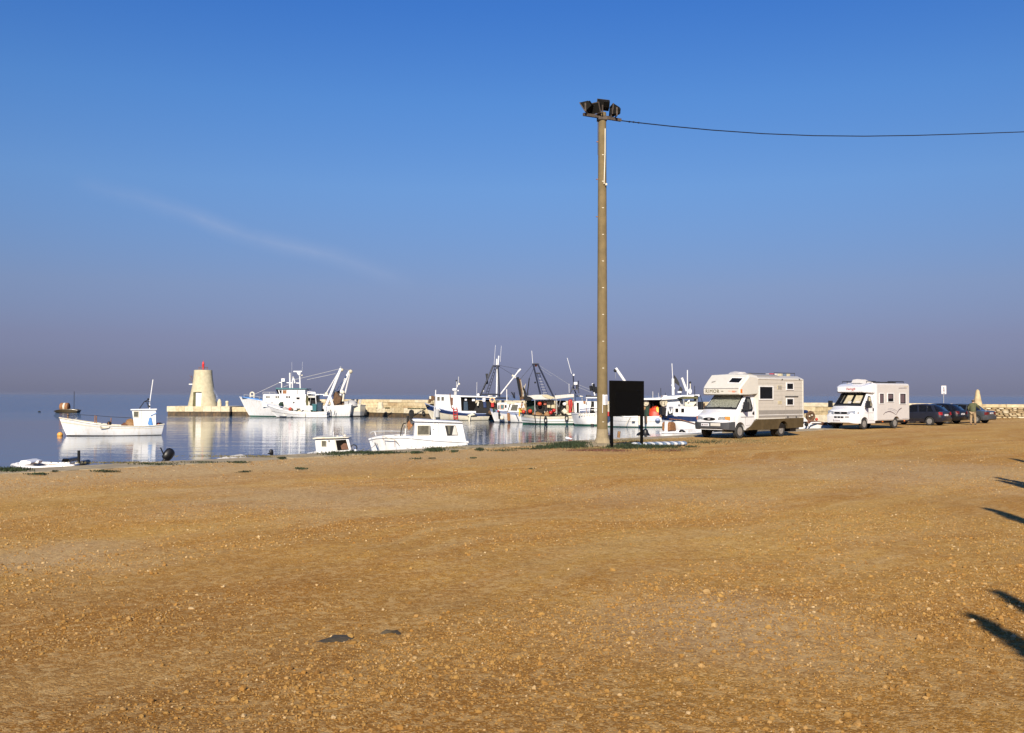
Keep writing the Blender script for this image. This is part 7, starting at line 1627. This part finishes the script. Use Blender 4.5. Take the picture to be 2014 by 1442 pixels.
# ------------------------------------------------------------------ people
def skinned(name, nodes, edges, m_, parent, sub=2, label=None):
    me = bpy.data.meshes.new(name); keys = list(nodes)
    me.from_pydata([nodes[k][0] for k in keys], [(keys.index(a_), keys.index(c_)) for a_, c_ in edges], [])
    o_ = bpy.data.objects.new(name, me); COL.objects.link(o_); o_.parent = parent
    o_.modifiers.new('skin', 'SKIN')
    sv = me.skin_vertices[0].data
    for i, k in enumerate(keys):
        r_ = nodes[k][1]; sv[i].radius = (r_, r_) if not isinstance(r_, tuple) else r_; sv[i].use_root = (i == 0)
    s_ = o_.modifiers.new('sub', 'SUBSURF'); s_.levels = sub; s_.render_levels = sub
    bake(o_); o_.data.materials.clear(); o_.data.materials.append(M[m_]); o_.data.polygons.foreach_set('use_smooth', [True] * len(o_.data.polygons))
    return o_
def hand_nodes(N, E, wrist, palm, tip, side, pre):
    """palm with four unequal fingers and a thumb"""
    w0, p0_, t0 = Vector(wrist), Vector(palm), Vector(tip); d = (t0 - p0_).normalized(); s_ = Vector(side).normalized()
    N[pre + 'palm'] = (tuple(p0_), 0.032)
    for i, (o_, l_) in enumerate(((-0.03, 0.062), (-0.01, 0.075), (0.01, 0.072), (0.03, 0.055))):
        a_ = p0_ + s_ * o_ + d * 0.03; N[f'{pre}f{i}a'] = (tuple(a_), 0.011); N[f'{pre}f{i}b'] = (tuple(a_ + d * l_ * 0.6), 0.0095); N[f'{pre}f{i}c'] = (tuple(a_ + d * l_ + Vector((0.012, 0, -0.008))), 0.008)
        E += [(pre + 'palm', f'{pre}f{i}a'), (f'{pre}f{i}a', f'{pre}f{i}b'), (f'{pre}f{i}b', f'{pre}f{i}c')]
    a_ = p0_ - s_ * 0.035; N[pre + 'ta'] = (tuple(a_), 0.012); N[pre + 'tb'] = (tuple(a_ - s_ * 0.02 + d * 0.035), 0.010); E += [(pre + 'palm', pre + 'ta'), (pre + 'ta', pre + 'tb')]
# man: back to us, leaning a little to the right, hand on the boot of the car. local x = facing
pm = at(1913.5, 836, Y=69.3)
fr = Fr(pm.x, 69.3, 0, 55)
t = thing('person', fr, 'man in an olive jacket and tan trousers seen from behind', 'person')
N = dict(pel=((0.02, 0, 0.93), (0.155, 0.12)), bel=((0.04, 0, 1.10), (0.15, 0.115)), ch=((0.09, 0, 1.32), (0.17, 0.12)), nk0=((0.12, 0, 1.47), 0.08), nk=((0.15, 0, 1.53), 0.055), h0=((0.17, 0, 1.60), 0.075), h1=((0.18, 0, 1.69), 0.095), h2=((0.18, 0, 1.76), 0.07), nose=((0.275, 0, 1.655), 0.014),
         shl=((0.10, 0.19, 1.42), 0.065), ell=((0.04, 0.27, 1.16), 0.048), wrl=((0.16, 0.25, 0.96), 0.03), shr=((0.12, -0.19, 1.42), 0.065), elr=((0.28, -0.30, 1.22), 0.048), wrr=((0.50, -0.36, 1.12), 0.03),
         hl=((0.01, 0.09, 0.88), 0.10), kl=((0.04, 0.11, 0.50), 0.065), al=((-0.02, 0.12, 0.09), 0.045), fl=((0.09, 0.14, 0.045), 0.042), hr=((0.01, -0.09, 0.88), 0.10), kr=((0.06, -0.12, 0.50), 0.065), ar=((0.02, -0.13, 0.09), 0.045), frr=((0.13, -0.15, 0.045), 0.042), earl=((0.17, 0.1, 1.66), 0.018), earr=((0.17, -0.1, 1.66), 0.018))
E = [('pel', 'bel'), ('bel', 'ch'), ('ch', 'nk0'), ('nk0', 'nk'), ('nk', 'h0'), ('h0', 'h1'), ('h1', 'h2'), ('h1', 'nose'), ('ch', 'shl'), ('shl', 'ell'), ('ell', 'wrl'), ('ch', 'shr'), ('shr', 'elr'), ('elr', 'wrr'), ('pel', 'hl'), ('hl', 'kl'), ('kl', 'al'), ('al', 'fl'), ('pel', 'hr'), ('hr', 'kr'), ('kr', 'ar'), ('ar', 'frr'), ('h1', 'earl'), ('h1', 'earr')]
hand_nodes(N, E, (0.16, 0.25, 0.96), (0.19, 0.245, 0.90), (0.22, 0.24, 0.80), (1, 0, 0), 'L'); E.append(('wrl', 'Lpalm'))
hand_nodes(N, E, (0.50, -0.36, 1.12), (0.56, -0.37, 1.09), (0.68, -0.38, 1.05), (0, 1, 0), 'R'); E.append(('wrr', 'Rpalm'))
skinned('body', N, E, 'skin', t, 1)
NJ = dict(hip=((0.0, 0, 0.84), (0.215, 0.18)), bel=((0.03, 0, 1.06), (0.215, 0.18)), ch=((0.08, 0, 1.30), (0.225, 0.175)), up=((0.10, 0, 1.43), (0.15, 0.12)), col=((0.13, 0, 1.51), 0.078), shl=((0.10, 0.20, 1.42), 0.095), ell=((0.03, 0.29, 1.16), 0.08), wrl=((0.15, 0.265, 0.98), 0.06), shr=((0.12, -0.20, 1.42), 0.095), elr=((0.28, -0.31, 1.22), 0.078), wrr=((0.46, -0.355, 1.13), 0.058))
skinned('jacket', NJ, [('hip', 'bel'), ('bel', 'ch'), ('ch', 'up'), ('up', 'col'), ('up', 'shl'), ('shl', 'ell'), ('ell', 'wrl'), ('up', 'shr'), ('shr', 'elr'), ('elr', 'wrr')], 'jacket', t, 2)
NT = dict(hip=((0.01, 0, 0.92), (0.17, 0.14)), hl=((0.01, 0.10, 0.84), 0.12), kl=((0.035, 0.12, 0.48), 0.09), al=((-0.01, 0.13, 0.10), 0.078), hr=((0.01, -0.10, 0.84), 0.12), kr=((0.055, -0.13, 0.48), 0.09), ar=((0.02, -0.14, 0.10), 0.078))
skinned('trousers', NT, [('hip', 'hl'), ('hl', 'kl'), ('kl', 'al'), ('hip', 'hr'), ('hr', 'kr'), ('kr', 'ar')], 'trousers', t, 2)
for (x, y) in ((0.0, 0.13), (0.03, -0.14)):
    q = MB(); q.loft([(x - 0.09, [(0.03, 0.0), (0.04, 0.03), (0.03, 0.08), (0, 0.09)]), (x, [(0.045, 0.0), (0.05, 0.04), (0.04, 0.1), (0, 0.11)]), (x + 0.12, [(0.05, 0.0), (0.052, 0.03), (0.035, 0.06), (0, 0.065)]), (x + 0.19, [(0.02, 0.0), (0.025, 0.02), (0.01, 0.035), (0, 0.04)])]); q.v = [(v[0], v[1] + y, v[2]) for v in q.v]; q.build('shoe', M['shoe'], t, smooth=True)
q = MB(); q.torus((0.165, 0, 1.665), 0.078, 0.034, 'Z', 18, 8, R(55), R(305)); q.v = [(0.165 + (v[0] - 0.165) * 1.05, v[1] * 0.98, 1.665 + (v[2] - 1.665) * 1.6) for v in q.v]; q.build('hair', M['hair'], t, smooth=True)

# fisherman on the canopied boat
pm = at(1023.5, 812, Y=103.6); frf = Fr(pm.x, 103.8, WZ + 0.72, -60)
t = thing('person', frf, 'fisherman in pale shirt and yellow trousers bending on the canopied boat', 'person')
N = dict(pel=((0, 0, 0.88), (0.15, 0.12)), ch=((0.2, 0, 1.22), (0.16, 0.12)), nk=((0.30, 0, 1.37), 0.06), h1=((0.38, 0, 1.47), 0.095), h2=((0.4, 0, 1.54), 0.06), shl=((0.22, 0.18, 1.30), 0.06), ell=((0.32, 0.24, 1.06), 0.045), wrl=((0.45, 0.18, 0.90), 0.03), shr=((0.22, -0.18, 1.30), 0.06), elr=((0.32, -0.24, 1.06), 0.045), wrr=((0.45, -0.18, 0.90), 0.03), hl=((0, 0.09, 0.84), 0.10), kl=((0.06, 0.12, 0.48), 0.07), al=((-0.02, 0.13, 0.08), 0.05), fl=((0.1, 0.14, 0.04), 0.04), hr=((0, -0.09, 0.84), 0.10), kr=((0.06, -0.12, 0.48), 0.07), ar=((-0.02, -0.13, 0.08), 0.05), fr_=((0.1, -0.14, 0.04), 0.04))
E = [('pel', 'ch'), ('ch', 'nk'), ('nk', 'h1'), ('h1', 'h2'), ('ch', 'shl'), ('shl', 'ell'), ('ell', 'wrl'), ('ch', 'shr'), ('shr', 'elr'), ('elr', 'wrr'), ('pel', 'hl'), ('hl', 'kl'), ('kl', 'al'), ('al', 'fl'), ('pel', 'hr'), ('hr', 'kr'), ('kr', 'ar'), ('ar', 'fr_')]
hand_nodes(N, E, (0.45, 0.18, 0.9), (0.48, 0.17, 0.86), (0.54, 0.15, 0.78), (0, 1, 0), 'L'); E.append(('wrl', 'Lpalm')); hand_nodes(N, E, (0.45, -0.18, 0.9), (0.48, -0.17, 0.86), (0.54, -0.15, 0.78), (0, 1, 0), 'R'); E.append(('wrr', 'Rpalm'))
skinned('body', N, E, 'skin', t, 1)
skinned('shirt', dict(w=((0.04, 0, 0.95), (0.17, 0.14)), ch=((0.19, 0, 1.22), (0.185, 0.145)), up=((0.25, 0, 1.32), 0.10), shl=((0.22, 0.19, 1.30), 0.08), ell=((0.32, 0.25, 1.06), 0.065), wrl=((0.43, 0.19, 0.93), 0.045), shr=((0.22, -0.19, 1.30), 0.08), elr=((0.32, -0.25, 1.06), 0.065), wrr=((0.43, -0.19, 0.93), 0.045)), [('w', 'ch'), ('ch', 'up'), ('ch', 'shl'), ('shl', 'ell'), ('ell', 'wrl'), ('ch', 'shr'), ('shr', 'elr'), ('elr', 'wrr')], 'shirt', t, 2)
skinned('trousers', dict(h=((0, 0, 0.88), (0.18, 0.15)), hl=((0, 0.1, 0.80), 0.125), kl=((0.05, 0.12, 0.46), 0.095), al=((-0.01, 0.13, 0.08), 0.08), hr=((0, -0.1, 0.80), 0.125), kr=((0.05, -0.12, 0.46), 0.095), ar=((-0.01, -0.13, 0.08), 0.08)), [('h', 'hl'), ('hl', 'kl'), ('kl', 'al'), ('h', 'hr'), ('hr', 'kr'), ('kr', 'ar')], 'yellow', t, 2)
q = MB(); q.ball((0.40, 0, 1.53), 0.1, 0.75); q.build('cap', M['hair'], t, smooth=True)
# ------------------------------------------------------------------ loose stones on the yard (countless: one object, instanced in it)
def stone_field():
    P_ = []; Sc = []; Rt = []; Ix = []
    def layer(n, y0, y1, smin, smax, pw, clump):
        y = y0 + (y1 - y0) * rng.random(n); xm = 0.56 * y + 1.6; x = (rng.random(n) * 2 - 1) * xm
        # patchy: dense drifts and swept lanes
        f = np.sin(x * 0.55 + 1.7 * np.sin(y * 0.33)) + np.sin(y * 0.9 + 0.8 * np.sin(x * 0.7 + 2)) + 0.8 * np.sin(x * 1.7 - y * 1.3) + 0.6 * np.sin(x * 3.1 + y * 2.3 + 1) * np.sin(y * 3.7 - x)
        keep = rng.random(n) < np.clip(0.34 + clump * f, 0.04, 1)
        keep &= x > (-13.3 + 0.924 * (y - 26)) + 1.9
        x, y = x[keep], y[keep]; m = len(x)
        s = smin + (smax - smin) * rng.random(m) ** pw
        P_.append(np.stack([x, y, gh(x, y) + s * 0.25], 1)); Sc.append(np.stack([s * rng.uniform(0.8, 1.4, m), s * rng.uniform(0.7, 1.1, m), s * rng.uniform(0.6, 1.0, m)], 1))
        Rt.append(np.stack([rng.uniform(-0.3, 0.3, m), rng.uniform(-0.3, 0.3, m), rng.uniform(0, 6.28, m)], 1)); Ix.append(rng.integers(0, 5, m))
    layer(105000, 3.5, 12.5, 0.0035, 0.009, 2.2, 0.30)
    layer(15000, 3.5, 14, 0.008, 0.020, 3.0, 0.34)
    layer(80000, 12.5, 24, 0.005, 0.012, 2.2, 0.24)
    layer(40000, 24, 46, 0.008, 0.018, 2.4, 0.2)
    layer(500, 4, 14, 0.018, 0.032, 2.0, 0.3)
    P_, Sc, Rt, Ix = map(np.concatenate, (P_, Sc, Rt, Ix))
    me = bpy.data.meshes.new('loose_stones'); me.vertices.add(len(P_)); me.vertices.foreach_set('co', P_.ravel().astype(np.float32))
    for nm, dat in (('sc', Sc), ('rt', Rt)):
        a_ = me.attributes.new(nm, 'FLOAT_VECTOR', 'POINT'); a_.data.foreach_set('vector', dat.ravel().astype(np.float32))
    a_ = me.attributes.new('ix', 'INT', 'POINT'); a_.data.foreach_set('value', Ix.astype(np.int32))
    o_ = bpy.data.objects.new('loose_stones', me); COL.objects.link(o_)
    m = bpy.data.materials.new('stone_chips'); m.use_nodes = True; n_ = m.node_tree; bs = n_.nodes['Principled BSDF']
    bs.inputs['Roughness'].default_value = 0.95; bs.inputs['Specular IOR Level'].default_value = 0.15
    oi = n_.nodes.new('ShaderNodeObjectInfo'); rp = n_.nodes.new('ShaderNodeValToRGB')
    for i, (p, c) in enumerate(((0, (0.17, 0.085, 0.025)), (0.25, (0.27, 0.15, 0.042)), (0.5, (0.35, 0.21, 0.065)), (0.72, (0.29, 0.145, 0.035)), (0.93, (0.40, 0.26, 0.11)), (1, (0.50, 0.38, 0.22)))):
        e_ = rp.color_ramp.elements[i] if i < 1 else (rp.color_ramp.elements.new(p) if p < 1 else rp.color_ramp.elements[-1])
        e_.position = p; e_.color = (*c, 1)
    n_.links.new(oi.outputs['Random'], rp.inputs[0]); gp = n_.nodes.new('ShaderNodeNewGeometry'); sx = n_.nodes.new('ShaderNodeSeparateXYZ'); n_.links.new(gp.outputs['Position'], sx.inputs[0])
    mr_ = n_.nodes.new('ShaderNodeMapRange'); n_.links.new(sx.outputs[1], mr_.inputs[0]); mr_.inputs[1].default_value = 13; mr_.inputs[2].default_value = 6; mr_.inputs[4].default_value = 0.4
    mx_ = n_.nodes.new('ShaderNodeMix'); mx_.data_type = 'RGBA'; n_.links.new(mr_.outputs[0], mx_.inputs['Factor']); n_.links.new(rp.outputs[0], mx_.inputs['A']); mx_.inputs['B'].default_value = (0.20, 0.105, 0.028, 1)  # near stones browned like the ground, painted vignetting included
    n_.links.new(mx_.outputs['Result'], bs.inputs['Base Color'])
    g = bpy.data.node_groups.new('stones', 'GeometryNodeTree')
    g.interface.new_socket('Geometry', in_out='INPUT', socket_type='NodeSocketGeometry'); g.interface.new_socket('Geometry', in_out='OUTPUT', socket_type='NodeSocketGeometry')
    gi = g.nodes.new('NodeGroupInput'); go = g.nodes.new('NodeGroupOutput'); lk = g.links
    g2i = g.nodes.new('GeometryNodeGeometryToInstance')
    for k in range(5):
        ic = g.nodes.new('GeometryNodeMeshIcoSphere'); ic.inputs['Subdivisions'].default_value = 2; ic.inputs['Radius'].default_value = 1
        sp = g.nodes.new('GeometryNodeSetPosition'); nz_ = g.nodes.new('ShaderNodeTexNoise'); nz_.noise_dimensions = '4D'; nz_.inputs['W'].default_value = k * 7.3; nz_.inputs['Scale'].default_value = 0.9; nz_.inputs['Detail'].default_value = 1
        sb = g.nodes.new('ShaderNodeVectorMath'); sb.operation = 'SUBTRACT'; sb.inputs[1].default_value = (0.5, 0.5, 0.5)
        sc_ = g.nodes.new('ShaderNodeVectorMath'); sc_.operation = 'SCALE'; sc_.inputs['Scale'].default_value = 1.5
        lk.new(nz_.outputs['Color'], sb.inputs[0]); lk.new(sb.outputs[0], sc_.inputs[0]); lk.new(ic.outputs[0], sp.inputs['Geometry']); lk.new(sc_.outputs[0], sp.inputs['Offset'])
        sm_ = g.nodes.new('GeometryNodeSetMaterial'); sm_.inputs['Material'].default_value = m; lk.new(sp.outputs[0], sm_.inputs[0]); 
        ss = g.nodes.new('GeometryNodeSetShadeSmooth'); ss.inputs['Shade Smooth'].default_value = False; lk.new(sm_.outputs[0], ss.inputs[0]); lk.new(ss.outputs[0], g2i.inputs[0])
    iop = g.nodes.new('GeometryNodeInstanceOnPoints'); iop.inputs['Pick Instance'].default_value = True
    def attr(nm, ty):
        a2 = g.nodes.new('GeometryNodeInputNamedAttribute'); a2.data_type = ty; a2.inputs['Name'].default_value = nm; return a2.outputs['Attribute']
    lk.new(gi.outputs[0], iop.inputs['Points']); lk.new(g2i.outputs[0], iop.inputs['Instance']); lk.new(attr('sc', 'FLOAT_VECTOR'), iop.inputs['Scale']); lk.new(attr('rt', 'FLOAT_VECTOR'), iop.inputs['Rotation']); lk.new(attr('ix', 'INT'), iop.inputs['Instance Index'])
    lk.new(iop.outputs[0], go.inputs[0])
    md = o_.modifiers.new('stones', 'NODES'); md.node_group = g
    setp(o_, 'loose limestone chips strewn over the yard', None, None, 'stuff')
stone_field()

# ------------------------------------------------------------------ grass along the quay
def grass_obj(name, clumps, m_, label, seed=1):
    rg = np.random.default_rng(seed); q = MB()
    for (px, py, wpx, hy, n, hgt) in clumps:
        for _ in range(n):
            u, v = rg.normal(0, 0.33), rg.normal(0, 0.33)
            p = at(px + u * wpx, py + v * hy, z=0.0)
            zz = float(gh(np.array(p.x), np.array(p.y))) + 0.02
            h = hgt * rg.uniform(0.4, 1.1); a_ = rg.uniform(0, 6.28); wv = 0.012 + 0.008 * rg.random(); ln = rg.uniform(0.2, 0.8) * h
            dx, dy = math.cos(a_), math.sin(a_)
            q.add([(p.x - dy * wv, p.y + dx * wv, zz), (p.x + dy * wv, p.y - dx * wv, zz), (p.x + dx * ln * .5 + dy * wv * .7, p.y + dy * ln * .5 - dx * wv * .7, zz + h * .6), (p.x + dx * ln, p.y + dy * ln, zz + h)], [(0, 1, 2), (0, 2, 3)])
    me = bpy.data.meshes.new(name); me.from_pydata(q.v, [], q.f); me.materials.append(M[m_]); o_ = bpy.data.objects.new(name, me); COL.objects.link(o_)
    setp(o_, label, None, None, 'stuff')
CL = [(1258, 880, 80, 5, 1500, 0.13), (1225, 882, 50, 3, 800, 0.12), (1300, 882, 60, 3, 500, 0.08), (1120, 878, 55, 6, 1300, 0.16), (1080, 881, 45, 3, 500, 0.10), (1135, 876, 30, 4, 500, 0.16), (700, 893, 90, 3.5, 1000, 0.09), (660, 896, 50, 3, 400, 0.07), (760, 892, 50, 2, 400, 0.07), (856, 887, 26, 4, 450, 0.10), (818, 892, 18, 2, 220, 0.07), (944, 886, 14, 3, 200, 0.07),
      (893, 889, 12, 3, 140, 0.05), (555, 903, 12, 2, 150, 0.06), (592, 925, 16, 2, 120, 0.05), (470, 911, 30, 1.5, 180, 0.05), (210, 929, 40, 1.6, 170, 0.05), (75, 935, 34, 1.5, 150, 0.05), (20, 927, 50, 4, 600, 0.09), (108, 929, 14, 1, 40, 0.04), (480, 930, 20, 1.5, 80, 0.04), (1040, 884, 60, 2, 220, 0.05), (990, 887, 50, 2, 150, 0.05), (1360, 880, 20, 2, 120, 0.05), (1390, 872, 70, 5, 350, 0.05), (820, 904, 20, 1.5, 70, 0.04), (850, 904, 12, 1.2, 60, 0.04),
      (930, 903, 10, 1.2, 50, 0.04), (1045, 925, 8, 1, 40, 0.03), (305, 915, 60, 2, 260, 0.05), (400, 911, 60, 1.5, 160, 0.04), (950, 878, 60, 2, 300, 0.05)]
grass_obj('grass', CL, 'grass', 'dark green grass tufts along the quay edge and round the board', 4)
DCL = [(1180, 884, 70, 4, 900, 0.05), (1320, 886, 70, 3, 500, 0.05), (1250, 868, 120, 5, 900, 0.04), (1450, 868, 180, 8, 1300, 0.035), (900, 882, 120, 3, 700, 0.035), (1060, 874, 80, 3, 500, 0.04), (500, 899, 200, 3, 900, 0.035), (250, 912, 150, 3, 700, 0.035)]
grass_obj('dry_grass', DCL, 'grass_dry', 'dry yellow grass in the joints of the quay edge', 5)
# low weeds of red brown leaf by the mast foot
grass_obj('red_weeds', [(1165, 887, 75, 3.5, 900, 0.05), (1320, 887, 50, 2.5, 400, 0.04), (1215, 888, 40, 2, 250, 0.04)], 'red_brown', 'reddish brown weeds at the foot of the concrete mast', 6)
# tide wrack and grass at the foot of the sea wall
q = MB(); rg = np.random.default_rng(8)
for (px0, px1) in ((737, 746), (754, 763), (800, 840)):
    for _ in range(220):
        p = at(rg.uniform(px0, px1), 800, Y=132.0 if px1 < 800 else 129.0); h = rg.uniform(0.08, 0.22); a_ = rg.uniform(0, 6.28)
        yy = p.y + (1.8 if px1 < 800 else 1.3)
        q.add([(p.x - .03, yy, 0.12), (p.x + .03, yy, 0.12), (p.x + .1 * math.cos(a_), yy + .1 * math.sin(a_), 0.12 + h)], [(0, 1, 2)])
me = bpy.data.meshes.new('mole_grass'); me.from_pydata(q.v, [], q.f); me.materials.append(M['grass']); o = bpy.data.objects.new('mole_grass', me); COL.objects.link(o); setp(o, 'green weeds at the foot of the sea wall', None, None, 'stuff')

# ------------------------------------------------------------------ slender cypresses along the right side of the yard; their tips throw the pointed shadows
def cypress(x, y, h, r0, label, seed, n=2600):
    rg = np.random.default_rng(seed); f = Fr(x, y, 0, 0); t = thing('cypress_tree', f, label, 'tree', 'young cypresses beside the yard')
    q = MB(); q.lathe([(0.09, -0.02), (0.075, 0.5), (0.05, h * 0.5), (0.012, h * 0.93)], n=9); q.build('trunk', M['palm_trunk'], t, smooth=True)
    u = rg.random(n) ** 0.75; z = 0.35 + u * (h - 0.4); prof = r0 * np.sin(np.clip((1 - u) * 1.25 + 0.02, 0, 1.3)) ** 0.8 * np.clip(u * 9 + 0.35, 0, 1)
    th = rg.uniform(0, 2 * PI, n); rr = prof * (0.15 + 0.95 * rg.random(n)) * (1 + 0.22 * np.sin(th * 3 + z * 4))
    vs = []; fs = []
    for i in range(n):
        p = Vector((rr[i] * math.cos(th[i]), rr[i] * math.sin(th[i]), z[i])); d = Vector((math.cos(th[i]) * 0.35, math.sin(th[i]) * 0.35, 1)) + Vector(rg.normal(0, 0.25, 3)); d.normalize()
        s_ = d.cross(Vector(rg.normal(0, 1, 3))).normalized(); l = rg.uniform(0.10, 0.20); k = len(vs); vs += [p - s_ * 0.022, p + s_ * 0.022, p + d * l]; fs.append((k, k + 1, k + 2))
    me = bpy.data.meshes.new('crown'); me.from_pydata([tuple(v) for v in vs], [], fs); me.materials.append(M['palm_leaf']); o_ = bpy.data.objects.new('crown', me); COL.objects.link(o_); o_.parent = t
    return t
SHD = Vector((0.1045, 0.9945))
for i, (tx, ty, H_, r_, lab) in enumerate(((16.0, 32.0, 4.6, 0.40, 'young cypress farthest along the right side of the yard'), (11.55, 23.7, 4.8, 0.42, 'second young cypress from the far end on the right'), (11.95, 24.6, 4.2, 0.34, 'slimmer cypress beside the second one from the far end'), (8.35, 17.6, 4.8, 0.42, 'third cypress from the far end on the right'), (4.2, 9.15, 4.9, 0.36, 'cypress nearest the camera on the right'), (4.95, 10.2, 4.6, 0.34, 'cypress just behind the nearest one on the right'))):
    L_ = H_ / math.tan(R(SUN_EL)); cypress(tx - SHD.x * L_, ty - SHD.y * L_, H_, r_, lab, 60 + i)

# ------------------------------------------------------------------ sea haze
HZ = 0.00002
if HZ:
    q = MB(); q.box(-15000, 15000, -2500, 17000, -5, 16)
    hm = bpy.data.materials.new('haze'); hm.use_nodes = True; hn = hm.node_tree; hn.nodes.clear()
    ho = hn.nodes.new('ShaderNodeOutputMaterial'); hp = hn.nodes.new('ShaderNodeVolumePrincipled'); hp.inputs['Density'].default_value = HZ; hp.inputs['Color'].default_value = (0.55, 0.62, 0.78, 1); hp.inputs['Anisotropy'].default_value = 0.2
    hn.links.new(hp.outputs[0], ho.inputs['Volume']); o = q.build('haze', hm); setp(o, 'thin sea haze over harbour and open water', None, None, 'stuff')
